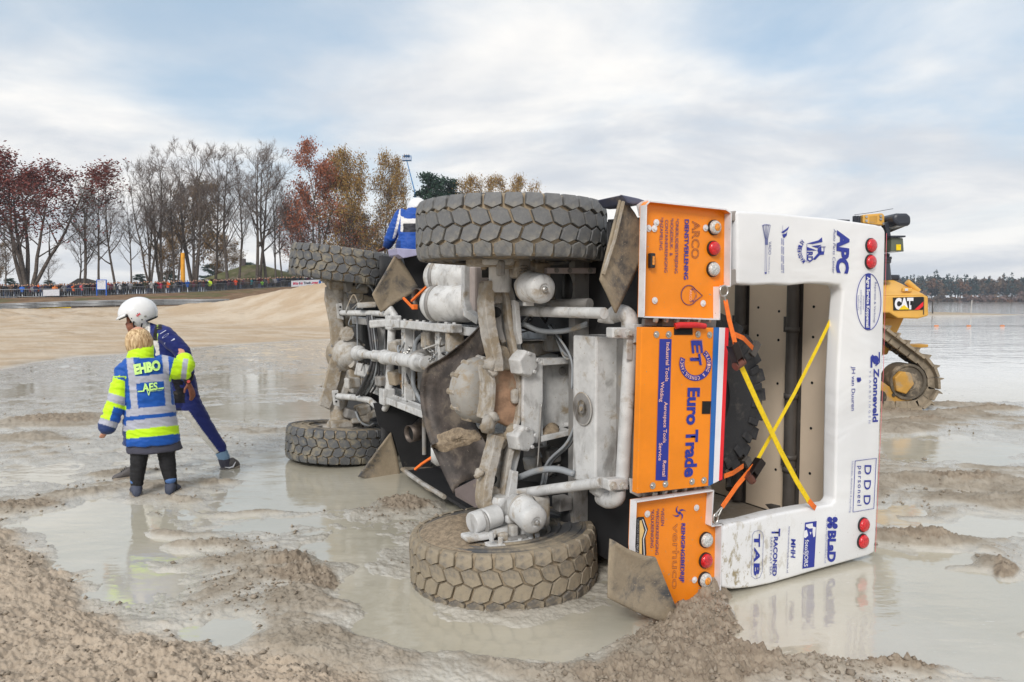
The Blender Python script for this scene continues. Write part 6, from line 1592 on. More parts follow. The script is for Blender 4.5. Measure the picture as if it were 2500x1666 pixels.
def driver():
    F = Frame(430, 1158); root = empty("person", F.o)
    tag(root, "race driver in navy suit and white helmet striding through the mud", "person", "people by the truck")
    n, r, u = F.n, F.r, F.u; V = lambda px, py, off=0.0: F(px, py, off)
    fwd = -r; lat = -n
    hc = V(337, 766, 0.02)
    mb = MB()                                       # head with face profile, looking left and down
    ball(mb, V(331, 779, .02), .092, .95, .85, 1.18, None)
    ball(mb, V(323, 797, .02), .058, 1.0, .95, 1.0); limb(mb, [(V(316, 783, .02), .016), (V(309, 793, .02), .015), (V(311.5, 797, .02), .012)], 8)
    limb(mb, [(V(314, 801, .0), .010), (V(312.5, 803, .02), .012), (V(314, 801, .04), .010)], 8); limb(mb, [(V(317, 778, -.03), .012), (V(313, 778, .02), .013), (V(317, 778, .07), .012)], 8)
    ball(mb, V(319, 808, .02), .028); limb(mb, [(V(345, 795, .02), .06), (V(362, 815, .02), .068)])
    ringtube(mb, [(V(430, 945, .02), r * .13, n * .15), (V(405, 870, .02), r * .13, n * .17), (V(385, 815, .02), r * .13, n * .18), (V(372, 803, .02), r * .08, n * .10)])
    limb(mb, [(V(393, 815, -.15), .05), (V(446, 862, -.2), .042), (V(458, 925, -.2), .030)]); limb(mb, [(V(393, 815, .19), .05), (V(380, 880, .25), .042), (V(345, 930, .25), .030)])
    wd = V(474, 968, -.2) - V(461, 938, -.2)
    hand(mb, V(459, 934, -.2), wd, lat * .8 - r * .5, (r * .6 + lat * .6), 1.25, .28); hand(mb, V(345, 932, .25), V(330, 955, .25) - V(345, 932, .25), -r, n, 1.05)
    limb(mb, [(V(438, 950, .05), .10), (V(486, 1020, .05), .075), (V(538, 1105, .05), .045), (V(550, 1140, .05), .04)]); limb(mb, [(V(425, 950, .0), .10), (V(375, 1045, .0), .075), (V(332, 1140, .0), .045)])
    body = mkobj("body", skin(mb, "body", .0062, 2), m_skinb); shift(body, root)
    mb = MB(); ball(mb, V(318.5, 786.5, -.045), .010); q = mb.obj("eye", m_hole, None, smooth=180); shift(q, root)
    h = helmet(F, hc, F.size(33.5), fwd, lat, root, tilt=radians(24))
    hb = BVHTree.FromPolygons([v.co for v in h.data.vertices], [tuple(p.vertices) for p in h.data.polygons])
    red = pmat("red_print", lin(225, 50, 60), .5)
    q = decal("3M", hb, (334, 774), (343, 768), (331.5, 770), red, None, lift=.018, bold=.04); shift(q, h); q.matrix_parent_inverse = Matrix.Identity(4)
    for px, py, rr in ((322, 777, .006), (346, 780, .007), (354, 772, .012), (336, 766, .005)):
        hit = hb.ray_cast(Vector((0, 0, CAM_Z)), ray(px, py).normalized()); 
        if hit[0] is None: continue
        mb = MB(); mb.lathe([(.0, rr), (.006, rr * .8), (.006, 0)], hit[0] + hit[1] * .010, hit[1], 10); q = mb.obj("helmet_rivet", m_rub if rr < .01 else m_bolt, h); q.matrix_parent_inverse = Matrix.Identity(4)
    mb = MB(); mb.tube(curve([V(326, 785, -.13), V(327, 797, -.12), V(333, 803, -.11), V(343, 802, -.12), V(347, 790, -.13)], 5), .008, 6); q = mb.obj("chin_strap", m_black, None, smooth=60); shift(q, root)
    # suit: torso and sleeves
    mb = MB()
    ringtube(mb, [(V(444, 958, .03), r * .16, n * .17), (V(428, 920, .03), r * .165, n * .175), (V(408, 870, .02), r * .175, n * .195), (V(394, 835, .02), r * .165, n * .205), (V(384, 815, .02), r * .13, n * .18), (V(372, 802, .02), r * .085, n * .11)], 26)
    ringtube(mb, [(V(376, 806, .02), r * .08, n * .095), (V(365, 796, .02), r * .072, n * .085)], 16)
    limb(mb, [(V(388, 812, -.13), .085), (V(402, 818, -.17), .088), (V(424, 838, -.19), .082), (V(444, 858, -.2), .078), (V(453, 885, -.2), .072), (V(458, 908, -.2), .062), (V(459, 925, -.2), .050)])
    limb(mb, [(V(388, 812, .17), .085), (V(396, 840, .21), .08), (V(382, 880, .25), .072), (V(345, 926, .25), .052)])
    me = skin(mb, "suit_top", .0085, 4, wrinkle=.009, wscale=7, seed=9)
    def col(co, no):
        px, py = to_px(co); off = (co - F.o).dot(n)
        onarm = off < -.075 and px > 388 + max(0, (py - 830)) * .35 - 3
        if onarm:
            if py > 912: return SUITK
            if px < 396 and py < 806: return SUITK if px > 384 else SUITW
            return SUITB
        if px < 366 and py < 812: return SUITW
        if py < 832 and px < 392: return SUITB if px < 378 - (py - 800) * .2 else (SUITK if px < 384 else SUITY)
        if px < 386 - (py - 835) * .02 + (py - 835) * .12: return SUITW
        if abs(px - (390 + (py - 840) * .10)) < 5: return SUITB
        if py < 872: return SUITW
        if px > 428 + (py - 890) * .15 and py > 905: return SUITK
        return SUITB
    paint(me, col); st = mkobj("suit_top", me, m_suit); shift(st, root)
    bvh = BVHTree.FromPolygons([v.co for v in me.vertices], [tuple(p.vertices) for p in me.polygons])
    wp = pmat("pale_blue_print", lin(196, 200, 225), .6)
    c0 = (404, 820)
    for k in range(14):
        a0, a1 = 2 * pi * k / 14, 2 * pi * (k + 1) / 14
        f = lambda a, q: (c0[0] + (8 * cos(a)) * q + 2.6 * sin(a) * q, c0[1] - 4.4 * sin(a) * q - 4.5 * cos(a) * q)
        q = decal_poly([f(a0, 1), f(a1, 1), f(a1, .78), f(a0, .78)], bvh, wp, None); shift(q, st)
    for (x0, y0, x1, y1, w) in ((390, 815, 405, 806, 1.6), (400, 838, 426, 826, 3.6)):
        q = decal_poly([(x0, y0), (x1, y1), (x1 + .3 * w, y1 + w), (x0 + .3 * w, y0 + w)], bvh, wp, None); shift(q, st)
    # trousers
    mb = MB()
    ringtube(mb, [(V(436, 920, .03), r * .16, n * .165), (V(440, 950, .03), r * .165, n * .17), (V(436, 980, .03), r * .15, n * .16)], 24)
    limb(mb, [(V(448, 955, -.02), .125), (V(468, 995, -.02), .110), (V(488, 1024, .0), .094), (V(512, 1062, .03), .080), (V(536, 1092, .05), .066), (V(540, 1100, .05), .060)])
    limb(mb, [(V(428, 955, .08), .12), (V(400, 1010, .05), .105), (V(376, 1048, .02), .092), (V(352, 1095, .0), .075), (V(335, 1135, .0), .062)])
    me = skin(mb, "trousers", .0085, 4, wrinkle=.009, wscale=7, seed=15)
    def col2(co, no):
        px, py = to_px(co)
        ax = Vector((536, 1092)) - Vector((440, 955)); d = Vector((px, py)) - Vector((440, 955)); w = (d.x * -ax.y + d.y * ax.x) / ax.length
        if py > 1003 and w > 11 - max(0, (py - 1050)) * .05: return SUITW
        if px < 452 and py < 985 and w > -6: return SUITK
        return SUITB
    paint(me, col2); o = mkobj("trousers", me, m_suit); shift(o, root)
    mb = MB(); limb(mb, [(V(533, 1090, .05), .066), (V(540, 1103, .05), .060)]); o = mkobj("ankle_cuff", skin(mb, "ankle_cuff", .008, 1), m_black); shift(o, root)
    mb = MB(); limb(mb, [(V(540, 1103, .05), .064), (V(548, 1120, .05), .062)]); o = mkobj("jeans_hem", skin(mb, "jeans_hem", .008, 1), pmat("denim", lin(120, 150, 180), .8, bump=.3)); shift(o, root)
    mb = MB(); limb(mb, [(V(545, 1114, .05), .060), (V(549, 1130, .05), .060), (V(556, 1148, .05), .054)]); o = mkobj("sock", skin(mb, "sock", .008, 1), m_greycloth); shift(o, root)
    toe, heel = V(531, 1163, .03), V(585, 1140, .07); upv = Vector((0, 0, 1))
    o = shoe("shoe", heel, toe, .125, .105, None, m_shoe, m_sole); shift(o, root)
    # white curved stripe on the shoe
    mb = MB(); L = toe - heel; s = L.normalized().cross(upv).normalized(); uu = s.cross(L.normalized())
    if s.dot(n) > 0: s = -s
    mb.tube([heel + L * .12 + uu * .085 + s * .052, heel + L * .30 + uu * .045 + s * .056, heel + L * .45 + uu * .05 + s * .057, heel + L * .62 + uu * .075 + s * .050], [.004, .011, .009, .003], 6); q = mb.obj("shoe_stripe", m_fwhite, o, smooth=60); q.matrix_parent_inverse = Matrix.Identity(4)
    h0, t0 = V(330, 1156, .0), V(274, 1158, -.02); h0.z = t0.z = 0.0
    o = shoe("shoe", h0, t0, .115, .10, None, m_shoe, m_sole); shift(o, root)
    # watch
    c = V(459, 931, -.21); mb = MB(); ax = wd.normalized(); mb.lathe([(-.014, .036), (.014, .036)], c + n * .01, ax, 18, cap=False); q = mb.obj("watch_strap", m_black, None, smooth=60, solid=.005); shift(q, root)
    mb = MB(); f0 = c + (-n * .034 + r * .004); mb.lathe([(0, .025), (.010, .024), (.010, 0)], f0, -n, 18); w = mb.obj("watch_case", m_black, None, smooth=40); shift(w, root)
    mb = MB(); mb.lathe([(.011, .017), (.0125, 0)], f0, -n, 16, cap=False); q = mb.obj("watch_face", pmat("coral_watch_face", lin(235, 100, 90), .4), w); q.matrix_parent_inverse = Matrix.Identity(4)
driver()

def helper_on_truck():
    base = AT(985, 700, 9.7); base.z = 1.72
    F = Frame(0, 0, base=Vector((base.x, base.y, 1.72))); root = empty("person", F.o)
    tag(root, "person in royal blue overalls climbing on the truck behind the wheels", "person", "people by the truck")
    n, r, u = F.n, F.r, F.u; V = lambda px, py, off=0.0: F(px, py, off)
    OB, OW, OK_ = lin(24, 76, 162), lin(225, 222, 220), lin(45, 45, 52)
    mb = MB(); ball(mb, V(1017, 512, .2), .10, 1, 1, 1.15); limb(mb, [(V(1016, 522, .18), .06), (V(1012, 535, .12), .07)])
    ringtube(mb, [(V(1004, 600), r * .14, n * .11), (V(1004, 560, .02), r * .14, n * .10), (V(1008, 525, .1), r * .16, n * .10)])
    limb(mb, [(V(980, 524, .1), .05), (V(960, 565, .1), .04), (V(944, 603, .15), .032)]); hand(mb, V(943, 603, .15), V(930, 612, .22) - V(943, 603, .15), r, -n, 1.05)
    limb(mb, [(V(1045, 526, .1), .05), (V(1060, 565, .1), .04), (V(1060, 600, .15), .032)])
    for sx in (-1, 1): limb(mb, [(V(1004 + 12 * sx, 610), .09), (V(1004 + 14 * sx, 660, .05), .07), (V(1004 + 14 * sx, 735, .0), .05)])
    o = mkobj("body", skin(mb, "body", .010, 2), m_skinb); shift(o, root)
    mb = MB()
    ringtube(mb, [(V(1003, 618), r * .200, n * .16), (V(1003, 598), r * .195, n * .16), (V(1004, 575, .02), r * .165, n * .135), (V(1006, 545, .06), r * .20, n * .14), (V(1009, 525, .1), r * .19, n * .13), (V(1012, 515, .12), r * .11, n * .1)], 24)
    limb(mb, [(V(984, 522, .1), .085), (V(975, 535, .1), .088), (V(963, 560, .1), .082), (V(952, 585, .12), .075), (V(945, 600, .15), .06)]); limb(mb, [(V(1040, 524, .1), .085), (V(1055, 560, .1), .08), (V(1060, 598, .15), .06)])
    for sx in (-1, 1): limb(mb, [(V(1004 + 13 * sx, 612), .115), (V(1004 + 14 * sx, 660, .05), .09), (V(1004 + 14 * sx, 730, .0), .07)])
    me = skin(mb, "overalls", .010, 3, wrinkle=.010, wscale=7)
    def col(co, no):
        px, py = to_px(co)
        if px < 978 and py < 612:
            k = px - (977 - (py - 520) * .24)
            if abs(k) < 3.2 and py < 582: return OW
            if py > 588: return tuple(q * .5 for q in OB)
            return OB
        if py > 567: return OB
        if py > 546 - (0 if px > 1000 else (1000 - px) * .0) and px > 984 : return OK_
        if py > 534 - max(0, 990 - px) * .6: return OW
        return OB
    paint(me, col); o = mkobj("overalls", me, m_cloth); shift(o, root)
    helmet(F, V(1019, 512, .2), .145, n, r, root, tilt=radians(35), peak=False)
    for sx in (-1, 1):
        p = V(1004 + 14 * sx, 735, .0); p.z = F.o.z; o = shoe("boot", p - n * .08, p + n * .18, .11, .10, None, m_boot, m_sole); shift(o, root)
helper_on_truck()
# ------------------------------------------------------------------ trees
m_bark = pmat("grey_brown_bark", (.12, .098, .082), .9, var=.35, vscale=3, bump=.4, bscale=12)
m_twig = pmat("twig_bark", (.165, .132, .115), .9, var=.25)
def leafmat(name, cols, trans=.25):
    m, t = newmat(name)
    oi = t.N.new("ShaderNodeNewGeometry").outputs['Random Per Island']
    c = t.mix(t.ramp(oi, .0, .5), cols[0], cols[1]); c = t.mix(t.ramp(oi, .55, 1.0), c, cols[2])
    t.set('Base Color', c); t.set('Roughness', .7); t.set('Specular IOR Level', .2)
    return m
LM = {'red': leafmat("dark_red_leaves", ((.15, .036, .032), (.21, .062, .050), (.12, .045, .036))),
      'orange': leafmat("orange_red_leaves", ((.30, .088, .045), (.38, .140, .070), (.23, .080, .05))),
      'yellow': leafmat("yellow_brown_leaves", ((.26, .165, .045), (.33, .215, .065), (.25, .120, .050))),
      'brown': leafmat("olive_brown_leaves", ((.19, .125, .055), (.24, .150, .070), (.15, .110, .055))),
      'pine': leafmat("pine_needles", ((.022, .050, .034), (.035, .070, .045), (.018, .040, .032)))}
def skeleton(seed, H, stems, lean, crown0, spread, n1, n2, n3, droop=0.0):
    rng = random.Random(seed); trunk, twigs, tips = MB(), MB(), []
    def poly(p, d, L, k, wob, up):
        P = [p]; d = d.normalized()
        for i in range(k):
            d = (d + Vector((rng.gauss(0, wob), rng.gauss(0, wob), rng.gauss(0, wob * .6) + up))).normalized(); P.append(P[-1] + d * (L / k))
        return P
    def perp(d):
        a = rng.uniform(0, 2 * pi); u = d.orthogonal().normalized(); return u * cos(a) + d.cross(u) * sin(a)
    for s in range(stems):
        a = rng.uniform(0, 2 * pi); ln = lean * rng.uniform(.5, 1.3) if stems > 1 else lean * rng.uniform(0, .6)
        d = Vector((cos(a) * ln, sin(a) * ln, 1)); h = H * rng.uniform(.86, 1.0)
        T0 = poly(Vector((cos(a), sin(a), 0)) * (.25 if stems > 1 else 0), d, h, 9, .055, .03); r0 = H * (.0125 if stems < 3 else .0105) * rng.uniform(.9, 1.15)
        trunk.tube([T0[0] - Vector((0, 0, .6))] + T0, [r0 * 1.35] + [r0 * (1.15 - i / 9 * 1.02) for i in range(10)], 7)
        for b in range(n1):
            t = crown0 + (1 - crown0) * ((b + rng.random()) / n1) ** .9; i = min(int(t * 9), 8); p = T0[i].lerp(T0[i + 1], t * 9 - i)
            dd = (T0[i + 1] - T0[i]).normalized(); d1 = dd * (1 - spread * .6) + perp(dd) * spread; L1 = H * .40 * (1.15 - t * .80) * rng.uniform(.7, 1.2)
            B1 = poly(p, d1, L1, 6, .10, .07 - droop); r1 = r0 * (1.05 - t) * .55 + .02
            trunk.tube(B1, [r1 * (1 - .8 * q / 6) for q in range(7)], 5)
            for c in range(n2):
                t2 = .25 + .75 * (c + rng.random()) / n2; j = min(int(t2 * 6), 5); p2 = B1[j].lerp(B1[j + 1], t2 * 6 - j); e = (B1[j + 1] - B1[j]).normalized()
                B2 = poly(p2, e * .75 + perp(e) * .75, L1 * .42 * (1.2 - t2 * .6) * rng.uniform(.7, 1.2), 4, .14, .08 - droop); twigs.tube(B2, [.030, .026, .021, .016, .012], 3, cap=False); tips += B2[1:]
                for q in range(n3):
                    t3 = .2 + .8 * rng.random(); j = min(int(t3 * 4), 3); p3 = B2[j].lerp(B2[j + 1], t3 * 4 - j); e = (B2[j + 1] - B2[j]).normalized()
                    B3 = poly(p3, e * .8 + perp(e) * .7, L1 * .20 * rng.uniform(.6, 1.3), 3, .18, .06 - droop); twigs.tube(B3, [.019, .016, .013, .009], 3, cap=False); tips += B3[1:]
    return trunk, twigs, tips
def leaves(tips, n, size, rng, zlo=0.0, dense_top=None, spreadj=.6):
    mb = MB(); V_, F_ = [], []
    zt = max(p.z for p in tips)
    P = [p for p in tips if p.z > zlo and (dense_top is None or rng.random() < ((p.z / zt) ** dense_top))]
    for k in range(n):
        c = rng.choice(P) + Vector((rng.gauss(0, spreadj), rng.gauss(0, spreadj), rng.gauss(0, spreadj * .8)))
        a, b = Vector((rng.gauss(0, 1), rng.gauss(0, 1), rng.gauss(0, 1))).normalized(), None; b = a.orthogonal().normalized(); s = size * rng.uniform(.6, 1.4); o = len(V_)
        a2 = a.cross(b); V_ += [c - b * s, c + a2 * s * .45, c + b * s, c - a2 * s * .45]; F_.append((o, o + 1, o + 2, o + 3))
    mb.add(V_, F_); return mb
PROTO, TOP = {}, {}
def proto(kind, trunk, crown_mb, mats):
    PROTO[kind] = (trunk.mesh("trunk"), crown_mb.mesh("crown"), mats); TOP[kind] = sorted(v[2] for v in crown_mb.v)[int(len(crown_mb.v) * .997)]
    tm, cm, mt = PROTO[kind]; tm.materials.append(m_bark)
    tm.polygons.foreach_set('use_smooth', [True] * len(tm.polygons))
    for q in mats: cm.materials.append(q)
def merge(a, b):
    m = MB(); m.add(a.v, a.f, 0); m.add(b.v, b.f, 1); return m
HP = 25.0
for i, (seed, stems, lean, c0, sp, n1) in enumerate(((11, 1, .10, .28, .75, 19), (12, 2, .16, .26, .70, 14), (13, 4, .26, .28, .65, 10), (14, 1, .22, .22, .85, 20))):
    t_, w_, tips = skeleton(seed, HP, stems, lean, c0, sp, n1, 9, 9)
    proto("bare%d" % i, t_, w_, [m_twig])
    if i == 0: tips0 = tips
t_, w_, tips = skeleton(21, HP, 6, .30, .30, .62, 8, 7, 4); rr = random.Random(1)
lv = leaves(tips, 15000, .21, rr, HP * .38, 2.4, .7); proto("red", t_, merge(w_, lv), [m_twig, LM['red']])
t_, w_, tips = skeleton(22, HP, 3, .22, .16, .80, 12, 8, 4); lv = leaves(tips, 13000, .21, rr, HP * .12, .5, .65); proto("orange", t_, merge(w_, lv), [m_twig, LM['orange']])
t_, w_, tips = skeleton(23, HP, 3, .24, .14, .95, 12, 8, 4); lv = leaves(tips, 13000, .22, rr, HP * .08, .3, .75); proto("yellow", t_, merge(w_, lv), [m_twig, LM['yellow']])
t_, w_, tips = skeleton(24, HP, 3, .24, .22, 1.0, 11, 8, 3); lv = leaves(tips, 8000, .30, rr, HP * .2, .2, .8); proto("brown", t_, merge(w_, lv), [m_twig, LM['brown']])
def pine_proto():
    rng = random.Random(5); t = MB(); t.tube([(0, 0, -1), (.1, 0, 8), (-.1, .1, 17), (0, 0, 24)], [.32, .26, .16, .05], 7); V_ = MB(); tips = []
    for k in range(34):
        z = 7 + 17 * (k / 34) ** .9; a = rng.uniform(0, 2 * pi); L = (6.0 * (1 - ((z - 7) / 18)) + 1.4) * rng.uniform(.7, 1.15); d = Vector((cos(a), sin(a), .22)); e = Vector((0, 0, z)) + d * L
        t.tube([(0, 0, z), Vector((0, 0, z)) + d * L * .6, e], [.09, .06, .03], 4)
        for q in range(7): tips.append(Vector((0, 0, z)) + d * (L * rng.uniform(.45, 1.05)) + Vector((rng.gauss(0, .5), rng.gauss(0, .5), rng.gauss(.15, .25))))
    lv = leaves(tips, 7500, .30, rng, 0, None, .50); proto("pine", t, lv, [LM['pine']])
pine_proto()
def tree(kind, px, Y, ytop, label, cat, sx=1.0, rot=None, group="trees behind the crowd", name="bare_tree"):
    x = (px - CX) / FPX * Y; zb = gz(x, Y); zt = CAM_Z + (733 - ytop) * Y / FPX; s = (zt - zb) / TOP[kind]
    r = empty(name, (x, Y, zb)); r.scale = (s * sx, s * sx, s); r.rotation_euler.z = rot if rot is not None else (px * 7.3) % 6.28
    tag(r, label, cat, group)
    for me, nm in zip(PROTO[kind][:2], ("trunk", "crown")):
        o = bpy.data.objects.new(nm, me); COL.objects.link(o); o.parent = r
    return r
B = "bare tree"
tree('red', 68, 103, 362, "big dark-red crowned tree with several stems at the left edge", "tree", 1.45, 1.1, name="red_oak")
tree('red', -95, 104, 380, "dark-red tree cut by the left edge of the picture", "tree", 1.0, 3.4, name="red_oak")
tree('bare3', 18, 101, 520, "dark leaning bare stems at the far left edge", "tree", .8, 2.0)
tree('brown', -25, 120, 590, "yellowing low tree at the far left behind dark stems", "tree", .9, 1.0, name="leafy_tree")
tree('bare0', 128, 104, 610, "small thin bare tree right of the big red tree", "tree", 1.0, .4)
tree('bare1', 207, 106, 440, "forked bare tree behind the brown hut roof", "tree", .8, 5.1)
tree('bare0', 196, 108, 520, "short bare tree leaning just left of the hut roof", "tree", .9, 2.7)
tree('bare0', 245, 107, 418, "slim bare tree straight behind the blue notice board", "tree", .75, 1.9)
tree('bare3', 285, 108, 405, "slender bare tree between notice board and driver's helmet", "tree", .7, 3.9)
tree('bare0', 322, 109, 468, "thin bare tree above the driver's helmet", "tree", .7, 4.6)
tree('bare2', 368, 110, 392, "many-stemmed bare tree in a tight clump, left of the yellow post", "tree", .85, .5)
tree('bare1', 398, 112, 372, "tall twin bare tree beside the tight clump", "tree", .8, 2.2)
tree('bare1', 432, 113, 420, "bare tree just left of the yellow post", "tree", .7, 4.0)
tree('bare2', 476, 114, 345, "tallest bare tree with thick dark stems right of the yellow post", "tree", .95, 1.3)
tree('bare3', 527, 117, 360, "bare tree leaning left over the mossy roof", "tree", .75, 5.6)
tree('bare0', 560, 116, 352, "straight bare tree in front of the mossy roof", "tree", .85, .9)
tree('bare0', 585, 118, 380, "bare tree leaning beside the roof chimney", "tree", .7, 3.1)
tree('bare1', 632, 119, 348, "tall bare tree before the right half of the mossy roof", "tree", .85, 4.4)
tree('bare0', 652, 120, 352, "bare tree with leaning trunk at the roof's right end", "tree", .8, 5.9)
tree('bare3', 676, 121, 400, "bare tree between mossy roof and orange tree", "tree", .6, 2.0)
tree('bare0', 692, 122, 455, "small bare tree left of the orange tree", "tree", .7, .3)
tree('brown', 470, 150, 442, "round olive-brown tree behind the bare trees", "tree", .75, 1.0, name="leafy_tree")
tree('brown', 400, 160, 560, "low olive-brown tree behind the tight clump", "tree", .9, 2.0, name="leafy_tree")
tree('brown', 560, 165, 570, "low brown tree behind the mossy roof's left end", "tree", .9, 4.0, name="leafy_tree")
tree('orange', 775, 124, 352, "orange-red leafy tree above the front wheel", "tree", .85, .7, name="orange_oak")
tree('orange', 735, 132, 470, "lower orange-red tree left of the tall orange one", "tree", .8, 2.5, name="orange_oak")
tree('yellow', 868, 126, 372, "tall yellow-brown oak right of the orange tree", "tree", .72, 3.0, name="yellow_oak")
tree('yellow', 940, 130, 385, "yellow-brown oak just left of the blue lift", "tree", .62, 5.2, name="yellow_oak")
tree('orange', 850, 140, 520, "rusty low tree between the orange and yellow trees", "tree", 1.1, 4.4, name="orange_oak")
tree('brown', 905, 140, 520, "brown low tree behind the front tyre", "tree", 1.1, 4.0, name="leafy_tree")
tree('pine', 1048, 140, 428, "dark green pine left over the big rear tyre", "pine", 1.0, 1.0, name="pine_tree")
tree('pine', 1095, 142, 440, "second dark green pine, right of the first", "pine", .95, 2.4, name="pine_tree")
tree('yellow', 1180, 140, 428, "rust-coloured oak showing over the rear tyre", "tree", .75, 1.4, name="yellow_oak")
tree('yellow', 1262, 142, 436, "thin yellow-brown oak at the right end of the row", "tree", .72, 3.6, name="yellow_oak")
for k, (px, yt, Y) in enumerate(((345, 680, 190), (418, 672, 185), (520, 655, 200), (610, 652, 210), (715, 668, 200), (30, 690, 200), (122, 695, 205))):
    tree('pine', px, Y, yt - 10, ("small far pine over the crowd left of the clump", "far pine right beside the yellow post", "far pine behind the mossy roof's left slope", "far pine behind the roof chimney", "far pine left of the front tyre", "far pine at the left edge", "far pine under the red tree")[k], "pine", 1.9, px, "far pines", "pine_tree")

# ------------------------------------------------------------------ crowd
def spectator_mesh(pose):
    mb = MB(); r = Vector((1, 0, 0)); n = Vector((0, 1, 0)); u = Vector((0, 0, 1)); P = lambda x, z, y=0.0: Vector((x, y, z))
    def part(f, mi):
        o = len(mb.f); f(); 
        for k in range(o, len(mb.f)): mb.m[k] = mi
    def legs():
        for s in (-1, 1): limb(mb, [(P(.10 * s, .86), .095), (P(.11 * s, .46), .075), (P(.12 * s, .07), .055), (P(.12 * s, .03, -.08), .045)], 7)
    def jacket():
        ringtube(mb, [(P(0, .80), r * .20, n * .14), (P(0, 1.10), r * .20, n * .14), (P(0, 1.36), r * .225, n * .135), (P(0, 1.46), r * .10, n * .09)], 9)
        for s in (-1, 1):
            if pose == 0: limb(mb, [(P(.22 * s, 1.38), .075), (P(.27 * s, 1.12), .065), (P(.22 * s, .92, -.10), .055)], 6)
            elif pose == 1: limb(mb, [(P(.22 * s, 1.38), .075), (P(.27 * s, 1.14, -.06), .065), (P(.06 * s, 1.16, -.22), .05)], 6)
            else: limb(mb, [(P(.22 * s, 1.38), .075), (P(.29 * s, 1.22, -.14), .065), (P(.08 * s, 1.50, -.22), .05)], 6)
    def head():
        ball(mb, P(0, 1.60, -.01), .105, .88, 1, 1.15, None, 1); limb(mb, [(P(0, 1.46), .055), (P(0, 1.52), .05)], 6)
    def hair(): ball(mb, P(0, 1.645, .02), .108, .92, 1.0, .95, None, 1)
    part(legs, 0); part(jacket, 1); part(head, 2); part(hair, 3)
    me = mb.mesh("spectator"); me.polygons.foreach_set('use_smooth', [True] * len(me.polygons))
    for k in range(4): me.materials.append(None)
    return me
def crowd():
    meshes = [spectator_mesh(p) for p in (0, 1, 2)]; rng = random.Random(42)
    fl = lambda nm, c: pmat("wear_" + nm, c, .8, var=.15)
    JK = [("navy", lin(34, 40, 62)), ("black", lin(26, 26, 30)), ("dark grey", lin(60, 62, 68)), ("dark blue", lin(36, 52, 92)), ("brown", lin(80, 62, 50)), ("olive", lin(72, 72, 52)), ("light grey", lin(130, 130, 136)), ("black", lin(22, 22, 26)), ("navy", lin(30, 34, 54)), ("navy", lin(30, 34, 54)), ("dark grey", lin(60, 62, 68)), ("black", lin(22, 22, 26)), ("maroon", lin(90, 35, 50))]
    TR = [lin(40, 48, 66), lin(30, 30, 34), lin(70, 84, 110), lin(52, 50, 48), lin(24, 26, 32)]
    HR = [lin(60, 42, 30), lin(30, 24, 20), lin(130, 105, 75), lin(150, 145, 140), lin(28, 30, 40), lin(90, 66, 44)]
    special = {57: ("bright blue", lin(40, 105, 200)), 97: ("orange", lin(240, 110, 40)), 183: ("orange", lin(240, 130, 60)), 268: ("red", lin(215, 45, 45)), 281: ("cream", lin(200, 195, 180)), 395: ("magenta", lin(170, 40, 80)), 388: ("red", lin(200, 50, 50)), 412: ("orange", lin(235, 110, 50)), 460: ("bright blue", lin(40, 95, 190)), 514: ("neon yellow", lin(205, 235, 60)), 577: ("orange-red", lin(245, 90, 50)), 642: ("neon green", lin(160, 235, 60)), 656: ("rust-brown", lin(140, 85, 60)), 372: ("pale grey", lin(190, 188, 186)), 137: ("yellow and red", lin(225, 130, 60)), 296: ("white", lin(205, 205, 210)), 204: ("red and white", lin(200, 90, 95)), 615: ("teal", lin(60, 140, 150))}
    zones = ((40, "at the far left edge"), (108, "left of the white barrier sheet"), (150, "behind the white barrier sheet"), (232, "between white barrier sheet and notice board"), (265, "behind the blue notice board"), (330, "right of the notice board"), (440, "left of the yellow post"), (500, "right of the yellow post"), (600, "before the mossy roof's left half"), (710, "before the mossy roof's right half"), (900, "beside the white banner"))
    names = []; px = -14.0; row = []
    while px < 800:
        row.append((px, 0, None)); px += rng.uniform(5.0, 8.0)
    px = -10.0
    while px < 760:
        row.append((px, 1, None)); px += rng.uniform(5.0, 9.0)
    row += [(k, -1, v) for k, v in special.items()]
    for i, (px, back, sp) in enumerate(row):
        if sp is None and any(abs(px - k) < 5 for k in special) and back == 0: continue
        if 448 < px < 0: continue
        Y, zc = crowd_line(px); Y += 1.0 + (1.3 * back if back > 0 else 0) + rng.uniform(-.15, .35); x = (px - CX) / FPX * Y; z = gz(x, Y)
        o = bpy.data.objects.new("person", rng.choice(meshes)); COL.objects.link(o)
        s = rng.uniform(.94, 1.08) * (.78 if px == 642 else 1); o.location = (x, Y, z); o.scale = (s * rng.uniform(.95, 1.12), s, s); o.rotation_euler.z = math.atan2(-x, Y) + rng.uniform(-.35, .35)
        nm, c = sp if sp else rng.choice(JK)
        tm = rng.choice(TR)
        for k, (mn, cc) in enumerate((("trousers%d" % TR.index(tm), tm), (nm.replace(" ", "_"), c), ("face", lin(200, 155, 132)), None)) if False else enumerate((("trousers%d" % TR.index(tm), tm), (nm.replace(" ", "_"), c), ("face", lin(200, 155, 132)), ("hair%d" % (i % 6), HR[i % 6]))):
            o.material_slots[k].link = 'OBJECT'; o.material_slots[k].material = fl(mn, cc)
        zn = next(t for lim, t in zones if px < lim)
        names.append((o, nm, back, zn, sp, px)); continue
        if sp: lab = "spectator in %s %s, %s" % (nm, "jacket", zn)
        else: lab = "spectator in %s clothes in the %s row, %s" % (nm, "second" if back else "front", zn)
        tag(o, lab, "spectator", "spectators behind the barriers")
    names.sort(key=lambda q: q[5]); cnt = {}; tot = {}
    for o, nm, back, zn, sp, px in names: tot[(nm, back > 0, zn, bool(sp))] = tot.get((nm, back > 0, zn, bool(sp)), 0) + 1
